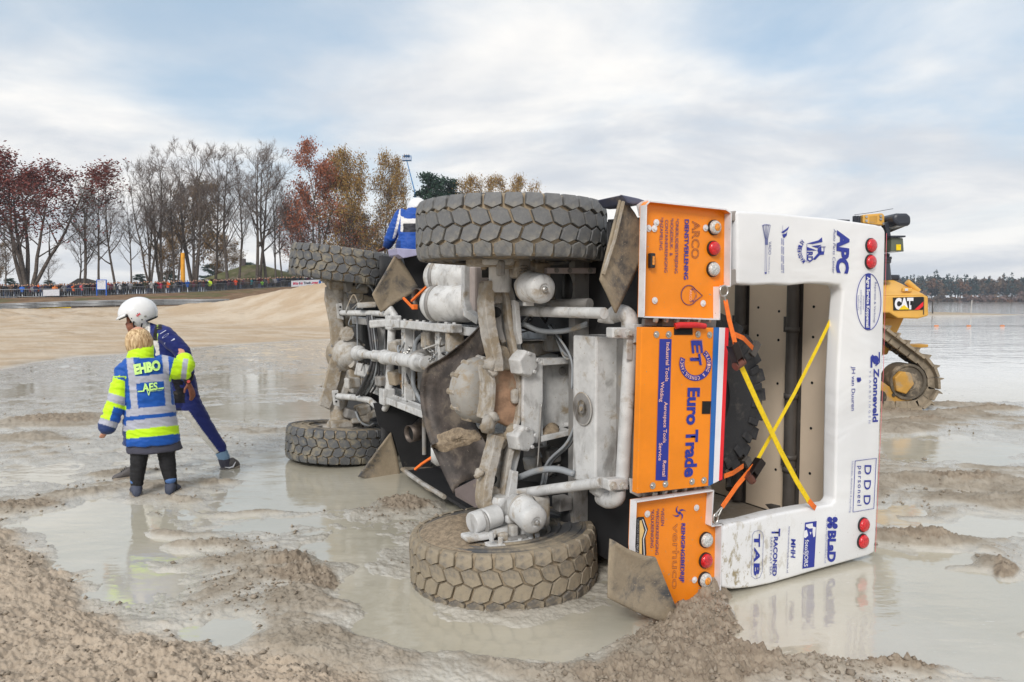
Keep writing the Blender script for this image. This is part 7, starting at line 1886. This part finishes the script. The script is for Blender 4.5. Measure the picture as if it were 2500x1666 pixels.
    ords = ["first", "second", "third", "fourth", "fifth", "sixth", "seventh", "eighth", "ninth", "tenth", "eleventh", "twelfth"]
    for o, nm, back, zn, sp, px in names:
        key = (nm, back > 0, zn, bool(sp)); k = cnt[key] = cnt.get(key, 0) + 1; row = "back" if back > 0 else "front"
        if sp: lab = "spectator in %s jacket, %s" % (nm, zn)
        elif tot[key] == 1: lab = "%s row spectator in %s, %s" % (row, nm, zn)
        else: lab = "%s %s row spectator in %s from left, %s" % (ords[min(k - 1, 11)], row, nm, zn)
        tag(o, lab, "spectator", "spectators behind the barriers")
crowd()

# ------------------------------------------------------------------ barriers, rail, boards, huts, lift
m_galv = pmat("galvanised_steel", (.24, .25, .27), .5, metal=.5)
def along(px): 
    Y, z = crowd_line(px); x = (px - CX) / FPX * Y; return Vector((x, Y, 0))
def barriers():
    mbf = MB(); w = 2.45
    mbf.tube([(-w / 2, 0, .12), (-w / 2, 0, 1.08), (w / 2, 0, 1.08), (w / 2, 0, .12), (-w / 2, 0, .12)], .032, 5)
    for s in (-1, 1): mbf.tube([(s * w * .36, -.3, 0), (s * w * .36, 0, .14), (s * w * .36, .3, 0)], .022, 4)
    fr = mbf.mesh("frame"); fr.materials.append(m_galv)
    mbb = MB(); mbb.tube([(0, 0, .13), (0, 0, 1.07)], .016, 4); br = mbb.mesh("bar"); br.materials.append(m_galv)
    # walk along the crowd line in steps of one barrier
    pts = [along(p) for p in range(-60, 860, 4)]; acc = 0; last = pts[0]; k = 0; i = 0; spots = []
    cur = pts[0]
    for p in pts[1:]:
        while (p - cur).length >= 2.52:
            nx = cur + (p - cur).normalized() * 2.52; spots.append((cur, nx)); cur = nx
    words = ["first", "second", "third", "fourth", "fifth", "sixth", "seventh", "eighth", "ninth", "tenth", "eleventh", "twelfth", "thirteenth", "fourteenth", "fifteenth", "sixteenth", "seventeenth", "eighteenth", "nineteenth", "twentieth", "twenty-first", "twenty-second", "twenty-third", "twenty-fourth", "twenty-fifth", "twenty-sixth", "twenty-seventh", "twenty-eighth", "twenty-ninth", "thirtieth"]
    for k, (a, b) in enumerate(spots):
        m = (a + b) / 2; r = empty("crowd_barrier", (m.x, m.y, gz(m.x, m.y))); r.rotation_euler.z = math.atan2((b - a).y, (b - a).x)
        tag(r, "grey steel crowd barrier, %s from the left edge" % words[min(k, 29)], "barrier", "crowd barriers along the bank")
        o = bpy.data.objects.new("frame", fr); COL.objects.link(o); o.parent = r
        for q in range(11):
            o = bpy.data.objects.new("bar", br); COL.objects.link(o); o.parent = r; o.location.x = -w / 2 + w * (q + 1) / 12
barriers()
def flatboard(name, px0, px1, y0, y1, label, cat, mat, dy=-.12, text=None, th=.03):
    Y0, Y1 = crowd_line(px0)[0] + dy, crowd_line(px1)[0] + dy
    a, b, c, d = AT(px0, y1[0], Y0), AT(px1, y1[1], Y1), AT(px1, y0[1], Y1), AT(px0, y0[0], Y0)
    mb = MB(); mb.prism([a, b, c, d], (0, th, 0)); o = mb.obj(name, mat); tag(o, label, cat)
    return o, (a, b, c, d)
m_sheet = pmat("white_sheet", (.66, .67, .72), .6)
flatboard("banner_sheet", 105, 145, (708, 707), (723, 722.5), "blank white sheet tied to the barrier right of the far-left crowd", "banner", m_sheet, -.2)
o, (a, b, c, d) = flatboard("banner", 711, 786, (686, 683), (701, 697), "white banner with red and dark lettering beside the front wheel", "banner", m_sheet, -.25)
m_rdp, m_dkp = pmat("crimson_print", lin(205, 40, 85), .6), pmat("dark_print", lin(50, 50, 75), .6)
def onb(u0, u1, v0, v1): return lambda u, v: a + (b - a) * (u0 + (u1 - u0) * u) + (d - a) * (v0 + (v1 - v0) * v) + Vector((0, -.03, 0))
for s, u0, u1, mt in (("BIGtr", .06, .24, m_rdp), ("I", .26, .29, m_dkp), ("ck", .30, .38, m_rdp), ("Truck", .40, .64, m_dkp), (".mag", .65, .87, m_rdp)): put_text(s, onb(u0, u1, .36, .74), mt, o, bold=.04)
mb = MB(); f = onb(.90, .97, .3, .85); mb.add([f(0, 0), f(1, 0), f(1, 1), f(0, 1)], [(0, 1, 2, 3)]); mb.obj("blue_mark", m_fblue, o)
def notice_board():
    Y = crowd_line(247)[0] - 1.2; r = empty("notice_board", AT(247, 721, Y)); tag(r, "blue-framed white notice board on two posts before the crowd", "notice board")
    w = lambda o: (setattr(o, 'parent', r), setattr(o, 'matrix_parent_inverse', Matrix.Translation(-r.location)))
    mblue = pmat("board_blue", lin(30, 95, 200), .5); mb = MB(); P = [AT(x, y, Y) for x, y in ((237, 706.5), (258, 706.5), (258, 684.5), (237, 684.5))]; mb.prism(P, (0, .05, 0)); w(mb.obj("panel", m_sheet))
    for x0, x1, y0, y1 in ((235, 237, 683, 722), (258, 260, 683, 722), (237, 258, 683, 684.5), (237, 258, 706.5, 707.5)):
        mb = MB(); mb.prism([AT(x, y, Y - .02) for x, y in ((x0, y1), (x1, y1), (x1, y0), (x0, y0))], (0, .1, 0)); w(mb.obj("post" if x1 - x0 < 5 else "frame_bar", mblue))
    for k in range(5): 
        mb = MB(); mb.prism([AT(x, y, Y - .012) for x, y in ((239 + 3 * k, 688 + k % 3), (241 + 3 * k, 688 + k % 3), (241 + 3 * k, 687 + k % 3), (239 + 3 * k, 687 + k % 3))], (0, .005, 0)); w(mb.obj("paper_clip", m_dkp))
notice_board()
def guard_rail():
    ctrl = [(-40, 744, 77.5), (0, 742, 78), (90, 738.5, 78.5), (172, 735.5, 79), (280, 733, 79.5), (400, 731.5, 80), (560, 730.5, 81)]
    r = empty("guard_rail", AT(0, 757, 78)); tag(r, "double grey crash rail running along the sand", "guard rail")
    w = lambda o: (setattr(o, 'parent', r), setattr(o, 'matrix_parent_inverse', Matrix.Translation(-r.location)))
    for (p0, y0, Y0), (p1, y1, Y1) in zip(ctrl[:-1], ctrl[1:]):
        for lvl in (0, 1):
            rows = []
            for (p, y, Y) in ((p0, y0, Y0), (p1, y1, Y1)):
                t = AT(p, y, Y); t.z -= .31 * lvl
                rows.append([t + Vector((0, dy, -dz)) for dy, dz in ((.04, 0), (.0, .02), (-.04, .06), (-.04, .10), (.03, .15), (-.04, .20), (-.04, .24), (.0, .28), (.04, .30))])
            mb = MB(); mb.grid(rows); w(mb.obj("rail", pmat("dull_rail", (.36, .37, .38), .5, metal=.4, mud=.1, mscale=.5), smooth=30, solid=.01))
        n = max(2, int((p1 - p0) / 40))
        for k in range(n):
            f = k / n; t = AT(p0 + (p1 - p0) * f, y0 + (y1 - y0) * f, Y0 + (Y1 - Y0) * f); mb = MB(); mb.bx(t + Vector((-.06, .08, -1.5)), t + Vector((.06, .20, -.02))); w(mb.obj("post", m_galv))
        a, b = AT(p0, y0, Y0), AT(p1, y1, Y1); h = .62
        mb = MB(); mb.prism([a + Vector((0, .10, -h - .9)), b + Vector((0, .10, -h - .9)), b + Vector((0, .10, -h)), a + Vector((0, .10, -h))], (0, .05, 0)); w(mb.obj("base_board", pmat("dark_base_board", (.07, .075, .08), .7, mud=.3)))
        if p1 <= 175:
            mb = MB(); mb.prism([a + Vector((0, .05, -h - .19)), b + Vector((0, .05, -h - .19)), b + Vector((0, .05, -h - .05)), a + Vector((0, .05, -h - .05))], (0, .03, 0)); w(mb.obj("yellow_strip", m_strapy))
guard_rail()
def huts():
    def hip(name, label, pe0, pe1, pr0, pr1, ye, yr, Y, depth, mat_roof, chimney=None):
        a, b = AT(pe0, ye, Y), AT(pe1, ye, Y); c, d = AT(pr0, yr, Y + depth / 2), AT(pr1, yr, Y + depth / 2); zb = gz(a.x, Y)
        r = empty(name, ((a.x + b.x) / 2, Y, zb)); tag(r, label, "hut"); w = lambda o: (setattr(o, 'parent', r), setattr(o, 'matrix_parent_inverse', Matrix.Translation(-r.location)))
        e = Vector((0, depth, 0)); mb = MB(); mb.add([a, b, b + e, a + e, c, d], [(0, 1, 5, 4), (1, 2, 5), (2, 3, 4, 5), (3, 0, 4), (3, 2, 1, 0)]); w(mb.obj("roof", mat_roof, solid=.12))
        mb = MB(); mb.bx((a.x + .8, Y + .8, zb - 1), (b.x - .8, Y + depth - .8, a.z - .08)); wl = mb.obj("wall", pmat("dark_timber_wall", (.045, .035, .03), .8)); w(wl)
        mb = MB(); mb.bx((a.x + 3, Y + .72, zb), (a.x + 4, Y + .78, a.z - .1)); w(mb.obj("door", m_sheet))
        for k in range(3):
            x = a.x + (b.x - a.x) * (.4 + .18 * k); mb = MB(); mb.bx((x, Y + .74, zb + .9), (x + 1.6, Y + .79, a.z - .35)); w(mb.obj("window", m_hole))
        if chimney:
            p, q = AT(chimney[0], chimney[2], Y + depth / 2), AT(chimney[1], chimney[3], Y + depth / 2); mb = MB(); mb.bx((p.x, p.y - .3, p.z), (q.x, p.y + .3, q.z)); w(mb.obj("chimney", pmat("brown_chimney", (.12, .10, .10), .8)))
    m, t = newmat("mossy_roof"); c = t.mix(t.ramp(t.noise(.5, 7, .65), .38, .6), (.085, .088, .032), (.150, .145, .065)); c = t.mix(t.ramp(t.noise(.35, 5, .6, off=(3, 1, 7)), .52, .66), c, (.19, .15, .10)); t.set('Base Color', c); t.set('Roughness', .95); t.bump(t.noise(6, 4), .5, .1)
    hip("roofed_hut", "low hut with broad mossy green hip roof behind the bare trees", 494, 735, 598, 640, 682, 648, 132, 9, m, (590, 599, 650, 632))
    hip("small_hut", "small dark brown hut roof behind the crowd, left of the notice board", 160, 240, 190, 212, 699, 681, 116, 6, pmat("brown_roof", (.075, .055, .045), .9, var=.3, vscale=2))
huts()
def yellow_post():
    Y = crowd_line(447)[0] + 3; a, b = AT(447, 722, Y), AT(446, 618, Y); a.z = gz(a.x, Y); r = .42; mb = MB(); mb.tube([a, a.lerp(b, .5), b], [.33, .31, .27], 16)
    o = mb.obj("inflatable_column", pmat("orange_yellow_nylon", lin(235, 165, 40), .55, var=.2, vscale=.8), smooth=60); tag(o, "tall yellow-orange column standing among the bare trees", "column")
yellow_post()
def lift():
    Y = 170.0; top = AT(993, 392, Y); r = empty("boom_lift", (AT(1020, 700, Y).x, Y, gz(AT(1020, 700, Y).x, Y))); tag(r, "blue boom lift with a crewed basket high over the trees", "boom lift")
    w = lambda o: (setattr(o, 'parent', r), setattr(o, 'matrix_parent_inverse', Matrix.Translation(-r.location)))
    mblue = pmat("lift_blue", lin(45, 120, 180), .5); base = r.location + Vector((0, 0, 2.2)); mid = AT(1013, 470, Y)
    mb = MB(); mb.tube([base, mid], [.30, .24], 4); w(mb.obj("lower_boom", mblue)); mb = MB(); mb.tube([mid, top], [.18, .13], 4); w(mb.obj("upper_boom", mblue))
    mb = MB(); c0, c1 = AT(983, 393, Y), AT(1004, 381, Y); z0, z1 = c0.z, c0.z + 1.15
    mb.bx((c0.x, Y - .6, z0), (c1.x, Y + .6, z0 + .12))
    for x in np.linspace(c0.x, c1.x, 7):
        for y in (Y - .6, Y + .6): mb.tube([(x, y, z0), (x, y, z1)], .035, 4)
    for z in (z0 + .4, z0 + .75, z1):
        mb.tube([(c0.x, Y - .6, z), (c1.x, Y - .6, z), (c1.x, Y + .6, z), (c0.x, Y + .6, z), (c0.x, Y - .6, z)], .04, 4)
    w(mb.obj("basket", mblue)); mb = MB(); mb.bx((c0.x + .1, Y - .62, z0 + .12), (c1.x - .1, Y - .60, z0 + .6)); w(mb.obj("basket_panel", m_sheet))
    mb = MB(); mb.bx(r.location + Vector((-1.3, -3, .7)), r.location + Vector((1.3, 3, 2.2))); w(mb.obj("chassis", mblue, bevel=.1))
    for sx in (-1, 1):
        for sy in (-2, 2): mb = MB(); mb.lathe([(-.2, .55), (.2, .55)], r.location + Vector((sx * 1.35, sy, .55)), (1, 0, 0), 16); w(mb.obj("wheel", m_rub))
    for k in range(3):
        o = bpy.data.objects.new("person", bpy.data.meshes["spectator"]); COL.objects.link(o); o.location = (c0.x + .45 + .5 * k, Y, z0 + .12); o.scale = (.85, .85, .85)
        for q, mm in enumerate((m_black, MATS["wear_navy"], MATS["wear_face"], MATS["wear_hair1"])): o.material_slots[q].link = 'OBJECT'; o.material_slots[q].material = mm
        tag(o, "%s watcher standing in the raised blue lift basket" % ("left", "middle", "right")[k], "spectator", "people in the lift basket")
lift()

# ------------------------------------------------------------------ lake: far wood, spit posts, buoys
def far_wood():
    rng = random.Random(9); mb = MB(); conif, decid, shrub = [], [], []
    V_, F_, M_ = [], [], []
    def quad(c, s, mi):
        a = Vector((rng.gauss(0, 1), rng.gauss(0, 1), rng.gauss(0, 1))).normalized(); b = a.orthogonal().normalized(); c2 = a.cross(b); o = len(V_)
        V_.extend([c - b * s, c - c2 * s * .8, c + b * s, c + c2 * s * .8]); F_.append((o, o + 1, o + 2, o + 3)); M_.append(mi)
    def conifer(c, h, r):
        for q in range(80):
            t = rng.random() ** .8; rr = r * (1 - t) ** .8 * sqrt(rng.random()) + .2; a = rng.uniform(0, 2 * pi); quad(c + Vector((rr * cos(a), rr * sin(a), h * (.25 + .75 * t))), rng.uniform(.7, 1.5) * (1.1 - .6 * t), 0)
    def decid(c, h, r, mi):
        lob = [(c + Vector((rng.gauss(0, r * .5), rng.gauss(0, r * .5), h * rng.uniform(.5, .85))), r * rng.uniform(.4, .7)) for _ in range(5)]
        for q in range(80):
            p, R = rng.choice(lob); d = Vector((rng.gauss(0, 1), rng.gauss(0, 1), rng.gauss(0, 1))).normalized(); quad(p + d * R * rng.random() ** .4, rng.uniform(.6, 1.4), mi)
        mb.tube([c - Vector((0, 0, 1)), c + Vector((rng.gauss(0, .6), 0, h * .65))], [.35, .2], 4, mi=3)
    for k in range(620):
        px = rng.uniform(1750, 2900); a = (px - CX) / FPX; D = rng.uniform(672, 740); s = 1 / sqrt(1 + a * a); c = Vector((a * s * D, s * D, .8))
        if rng.random() < .42: conifer(c, rng.uniform(17, 23) + (4 if rng.random() < .06 else 0), rng.uniform(3.6, 5.4))
        else: decid(c, rng.uniform(14, 22), rng.uniform(3.5, 6), rng.choice((0, 1, 1, 2)))
    for k in range(150):
        px = rng.uniform(1750, 2900); a = (px - CX) / FPX; D = rng.uniform(664, 672); s = 1 / sqrt(1 + a * a); decid(Vector((a * s * D, s * D, -.8)), rng.uniform(4, 11) * (.5 if k % 3 else 1), rng.uniform(3, 5), rng.choice((1, 2, 4, 4)))
    o_ = len(mb.v); mb.v += [tuple(v) for v in V_]; mb.f += [tuple(i + o_ for i in f) for f in F_]; mb.m += M_
    fm = lambda nm, c, v=.3: pmat(nm, c, .95, var=v, vscale=.15, spec=.1)
    o = mb.obj("far_wood", [fm("far_conifer", (.030, .055, .052)), fm("far_autumn", (.115, .080, .052)), fm("far_rust", (.15, .080, .045)), m_bark, fm("far_reed", (.17, .115, .10))])
    tag(o, "mixed wood on the far shore of the lake", "wood", kind='stuff')
far_wood()
for k, (px, yb, yt, lean, lab) in enumerate(((2277, 762, 736, 0, "upright dark post on the sand spit right of the bulldozer"), (2370, 752, 733, .25, "leaning pale post on the sand spit farther right"))):
    Y = 88 + 8 * k; b_, t_ = AT(px, yb, Y), AT(px + (3 if k else 0), yt, Y); b_.z = -.5; mb = MB(); mb.tube([b_, t_], [.10, .075], 6); tag(mb.obj("spit_post", pmat("post_wood%d" % k, (.07, .065, .06) if k == 0 else (.4, .38, .36), .9)), lab, "post", "posts on the sand spit")
for k, px in enumerate((2286, 2365, 2447)):
    c = G(px, 797); mb = MB(); mb.lathe([(-.16, .0), (-.16, .04), (-.12, .075), (.12, .075), (.16, .04), (.16, 0)], c + Vector((0, 0, .015)), (1, .1, 0), 12); tag(mb.obj("buoy", pmat("orange_float", lin(200, 125, 75), .6), smooth=50), "%s of three orange floats on the lake line" % ("leftmost", "middle", "rightmost")[k], "buoy", "orange floats on the lake")
mb = MB(); mb.tube([G(1900, 797) + Vector((0, 0, .02))] + [G(px, 797) + Vector((0, 0, .02)) for px in (2286, 2365, 2447, 2700)], .012, 4); tag(mb.obj("float_line", m_cable), "thin dark line linking the orange floats on the lake", "line")

# ------------------------------------------------------------------ thin autumn haze over the lake
def haze():
    mb = MB(); mb.bx((-3100, -3100, -2.2), (3100, 3100, 48)); m = bpy.data.materials.new("thin_haze"); m.use_nodes = True; nt = m.node_tree; nt.nodes.clear()
    out = nt.nodes.new("ShaderNodeOutputMaterial"); v = nt.nodes.new("ShaderNodeVolumePrincipled"); v.inputs['Color'].default_value = (.80, .88, 1.0, 1); v.inputs['Density'].default_value = HAZE; v.inputs['Anisotropy'].default_value = 0.0
    nt.links.new(v.outputs[0], out.inputs['Volume']); o = mb.obj("haze", m); tag(o, kind='stuff')
HAZE = 0.00028
haze()
# ------------------------------------------------------------------ bulldozer behind the hood
def bulldozer():
    Y0 = 12.0; root = empty("bulldozer", AT(2060, 1003, Y0)); tag(root, "yellow tracked bulldozer with black cab parts behind the truck's hood", "bulldozer")
    def w(o): o.parent = root; o.matrix_parent_inverse = Matrix.Translation(-root.location); return o
    def sub(o, p): o.parent = p; o.matrix_parent_inverse = Matrix.Translation(-root.location) if p.type == 'EMPTY' else Matrix.Identity(4); return o
    my = pmat("bulldozer_yellow", lin(224, 172, 82), .42, var=.10, vscale=2, mud=.10, mscale=2.5); myd = pmat("bulldozer_yellow_muddy", lin(196, 148, 66), .6, mud=.55, mscale=3)
    mk = pmat("bulldozer_black", lin(52, 56, 66), .4, var=.1); mt = pmat("track_steel_muddy", (.20, .165, .12), .75, mud=.7, mscale=4); mtd = pmat("track_dark", (.06, .052, .042), .8, mud=.4)
    A = lambda px, py, dy=0.0: AT(px, py, Y0 + dy)
    def pr(name, pix, mat, dy0, dy1, bevel=.02, parent=None):
        P = [A(x, y) + Vector((0, dy0, 0)) for x, y in pix]; mb = MB(); mb.prism(P, (0, dy1 - dy0, 0)); o = mb.obj(name, mat, bevel=bevel); (sub(o, parent) if parent else w(o)); return o
    # tracks: loop of shoes round rear idler, sloping up to the high sprocket, front idler
    def loop():
        R = lambda cx, cy, r, a0, a1, n: [(cx + r * cos(radians(a0 + (a1 - a0) * k / n)), cy + r * sin(radians(a0 + (a1 - a0) * k / n))) for k in range(n + 1)]
        L = R(2206, 930, 66, -48, 90, 8) + [(2100, 996), (2000, 996), (1900, 996)] + R(1800, 930, 66, 90, 228, 8) + R(1985, 745, 52, 228 - 0, 312, 6)
        return L
    for side, dy in ((0, -.25), (1, 1.95)):
        t = empty("track"); w(t); t.matrix_parent_inverse = Matrix.Identity(4)
        P = [A(x, y) + Vector((0, dy, 0)) for x, y in loop()]; P.append(P[0])
        seg = [0]
        for a, b in zip(P[:-1], P[1:]): seg.append(seg[-1] + (b - a).length)
        n = 46; tot = seg[-1]
        for k in range(n):
            d = tot * k / n; i = max(j for j in range(len(P) - 1) if seg[j] <= d); f = (d - seg[i]) / (seg[i + 1] - seg[i]); p = P[i].lerp(P[i + 1], f); tg = (P[i + 1] - P[i]).normalized(); nr = Vector((-tg.z, 0, tg.x))
            if nr.dot(p - A(2000, 880, 0)) < 0: nr = -nr
            wd = .56; s = tot / n * .92; mb = MB(); y0, y1 = p.y, p.y + wd
            q = lambda a, b, y: Vector((p.x, y, p.z)) + tg * a + nr * b
            prof = [(-s / 2, -.02), (s / 2, -.02), (s / 2, .02), (-s * .30, .025), (-s * .36, .085), (-s * .44, .085), (-s / 2, .02)]
            mb.prism([q(a, b, y0) for a, b in prof], (0, wd, 0)); o = mb.obj("track_shoe", mt); sub(o, t)
            for yy in (y0 + .10, y0 + .36):
                mb = MB(); mb.prism([q(a, b, yy) for a, b in ((-s * .55, -.02), (s * .55, -.02), (s * .45, -.13), (-s * .45, -.13))], (0, .07, 0)); o = mb.obj("track_link", mtd if yy > y0 + .2 else mt); sub(o, t)
        for cx, cy, r in ((2206, 930, 44), (1800, 930, 44), (1985, 745, 38)):
            mb = MB(); c = A(cx, cy) + Vector((0, dy + .10, 0)); rr = r * Y0 / FPX; mb.lathe([(0, 0), (0, rr * .5), (.03, rr * .55), (.03, rr * .82), (0, rr * .86), (0, rr), (.34, rr), (.34, 0)], c, (0, 1, 0), 28); o = mb.obj("idler_wheel", pmat("muddy_idler", (.11, .092, .07), .75, mud=.45), smooth=35); sub(o, t)
        for cx in range(1850, 2180, 48):
            mb = MB(); c = A(cx, 968) + Vector((0, dy + .12, 0)); mb.lathe([(0, .12), (.32, .12)], c, (0, 1, 0), 16); o = mb.obj("track_roller", mtd, smooth=40); sub(o, t)
        fr = [(1820, 905), (2150, 905), (2230, 980), (2226, 986), (2120, 990), (1830, 985)]
        P2 = [A(x, y) + Vector((0, dy + .14, 0)) for x, y in ((1820, 915), (2120, 912), (2160, 940), (2226, 978), (2150, 985), (1830, 985))]
        mb = MB(); mb.prism(P2, (0, .28, 0)); o = mb.obj("track_frame", myd, bevel=.02); sub(o, t)
        mb = MB(); c = A(2196, 927) + Vector((0, dy + .02, 0)); mb.prism([c + Vector((x, 0, z)) for x, z in ((-.16, -.17), (.0, -.22), (.13, -.05), (.06, .14), (-.10, .16), (-.2, .05))], (0, .10, 0)); o = mb.obj("idler_guard", myd, bevel=.02); sub(o, t)
        for px, py in ((2172, 962), (2200, 968)):
            mb = MB(); c = A(px, py) + Vector((0, dy + .13, 0)); mb.lathe([(0, .03), (-.02, .03), (-.02, 0)], c, (0, 1, 0), 8); sub(mb.obj("bolt", mtd), t)
    # hull, tank with the maker's mark
    pr("hull", [(1830, 720), (2160, 720), (2200, 835), (2170, 900), (1830, 905)], my, .35, 1.65, .03)
    pr("tank_neck", [(2120, 772), (2232, 778), (2206, 832), (2190, 870), (2120, 870)], my, .30, 1.7, .02)
    side = [(2090, 724), (2246, 721), (2254, 724), (2255, 771), (2230, 778), (2181, 777), (2160, 764), (2090, 764)]
    tank = pr("fuel_tank", side, my, -.15, 2.1, .025)
    # sloping top of the tank
    a, b = [A(x, y) + Vector((0, -.15, 0)) for x, y in ((2090, 724), (2250, 721))]; c, d = [A(x, y) + Vector((0, .35, 0)) for x, y in ((2090, 684), (2212, 683))]
    e, f = [A(x, y) + Vector((0, 1.6, 0)) for x, y in ((2090, 684), (2212, 683))]; g, h = [A(x, y) + Vector((0, 2.1, 0)) for x, y in ((2090, 724), (2250, 721))]
    mb = MB(); mb.add([a, b, c, d, e, f, g, h], [(0, 1, 3, 2), (2, 3, 5, 4), (4, 5, 7, 6), (1, 7, 5, 3), (0, 2, 4, 6), (0, 6, 7, 1)]); top = w(mb.obj("tank_top", my, bevel=.03))
    mb = MB(); p0, p1 = A(2222, 692) + Vector((0, .1, 0)), A(2250, 716) + Vector((0, .1, 0)); mb.tube([p0 + Vector((0, 0, .03)), p1 + Vector((0, 0, .03))], .05, 8); w(mb.obj("grab_rail", my, smooth=50))
    mb = MB(); p0 = A(2192, 681); mb.box(p0 + Vector((.05, .5, .03)), (.35, .3, .10)); w(mb.obj("filler_cap", mk, bevel=.03))
    mb = MB(); p0 = A(2208, 711) + Vector((0, -.07, .02)); mb.box(p0, (.16, .05, .06)); w(mb.obj("latch", my, bevel=.01))
    mb = MB(); p0 = A(2205, 711) + Vector((0, -.10, .02)); mb.box(p0, (.05, .012, .04)); w(mb.obj("latch_light", m_sheet, bevel=.004))
    pr("tank_seam", [(2241, 726), (2243, 726), (2243, 768), (2241, 768)], mtd, -.158, -.145, 0)
    pr("mark_plate", [(2168, 727), (2240, 725), (2240, 756), (2169, 758)], pmat("mark_black", (.012, .012, .014), .4), -.165, -.148, 0, tank)
    pr("mark_red", [(2240, 737), (2240, 747), (2230, 756), (2219, 756.5)], m_fred, -.170, -.163, 0, tank)
    q = [A(x, y) for x, y in ((2171, 754), (2216, 753), (2171, 729))]
    o = put_text("CAT", lambda u, v: q[0] + (q[1] - q[0]) * u + (q[2] - q[0]) * v + Vector((0, -.172, 0)), m_fwhite, None, bold=.07); sub(o, tank)
    pr("mark_triangle", [(2180, 756), (2206, 755.5), (2193, 745)], m_strapy, -.182, -.176, 0, tank)
    # drawbar
    pr("drawbar", [(2215, 850), (2260, 850), (2330, 848), (2330, 855), (2268, 862), (2262, 870), (2225, 862)], myd, .75, 1.05, .01)
    # cab: roof carrier, lamps, posts
    pr("cab", [(1890, 560), (2120, 560), (2140, 720), (1870, 720)], pmat("dark_glass", (.02, .025, .028), .08), .35, 1.6, .05)
    pr("cab_roof", [(1880, 540), (2150, 545), (2150, 562), (1880, 562)], mk, .25, 1.7, .03)
    pr("roof_beam", [(2020, 533), (2082, 535), (2082, 546), (2020, 546)], mk, .1, .2, .005)
    rc = pr("roof_carrier", [(2106, 525), (2152, 521), (2158, 526), (2158, 551), (2106, 545)], my, -.02, .25, .012)
    pr("carrier_recess", [(2121, 529), (2140, 528), (2140, 545), (2121, 545)], myd, -.024, -.018, 0, rc)
    for px, py in ((2113, 530), (2113, 540), (2148, 528), (2148, 536), (2155, 547)):
        mb = MB(); mb.lathe([(0, .022), (-.02, .022), (-.02, 0)], A(px, py) + Vector((0, -.02, 0)), (0, 1, 0), 8); sub(mb.obj("bolt", m_bolt), rc)
    for k in range(4):
        pr("carrier_clip", [(2088 + 4 * k, 527 + 2 * (k % 2)), (2091 + 4 * k, 526), (2091 + 4 * k, 548), (2088 + 4 * k, 548)], mk, .02, .10, .003)
    mb = MB(); mb.tube([A(2086, 525), A(2130, 519), A(2180, 510)], .006, 4); w(mb.obj("aerial", mk))
    la = pr("work_lamp", [(2163, 530), (2172, 525), (2196, 525), (2205, 531), (2206, 551), (2200, 555), (2172, 556), (2163, 545)], mk, -.25, .20, .05)
    mb = MB(); P = [A(2172, 556) + Vector((0, -.22, 0)), A(2204, 552) + Vector((0, -.22, 0)), A(2178, 569) + Vector((0, .15, 0)), A(2170, 564) + Vector((0, .15, 0))]; mb.prism(P, (0, .03, .02)); sub(mb.obj("lamp_glass", pmat("lamp_glass", lin(150, 145, 135), .3), bevel=.004), la)
    pr("lamp_bracket", [(2156, 546), (2166, 541), (2172, 580), (2164, 584)], mk, -.05, .08, .008)
    gl = pr("cab_rear_lamp", [(2164, 582), (2193, 584), (2195, 616), (2164, 616)], pmat("smoked_glass", lin(92, 98, 84), .15), -.15, .25, .01)
    pr("lamp_cap", [(2160, 578), (2195, 578), (2195, 582), (2160, 583)], mk, -.2, .3, .003, gl)
    pr("label_sticker", [(2176, 599), (2187, 599), (2187, 613), (2176, 613)], m_strapy, -.158, -.151, 0, gl)
    mb = MB(); c0 = A(2172, 684) + Vector((0, .2, 0)); c1 = A(2168, 618) + Vector((0, .2, 0)); mb.tube([c0, c0.lerp(c1, .6), c1], [.125, .115, .10], 18); w(mb.obj("exhaust_stack", mk, smooth=60))
    for py, r in ((640, .13), (632, .14), (624, .11)):
        mb = MB(); c = A(2170, py) + Vector((0, .2, 0)); mb.lathe([(-.03, r * .8), (0, r), (.04, r)], c, (0, 0, 1), 18); w(mb.obj("stack_collar", mk, smooth=40))
    # blade at the far front
    pr("blade", [(1700, 800), (1716, 800), (1726, 990), (1690, 990)], myd, -.6, 2.6, .02)
bulldozer()
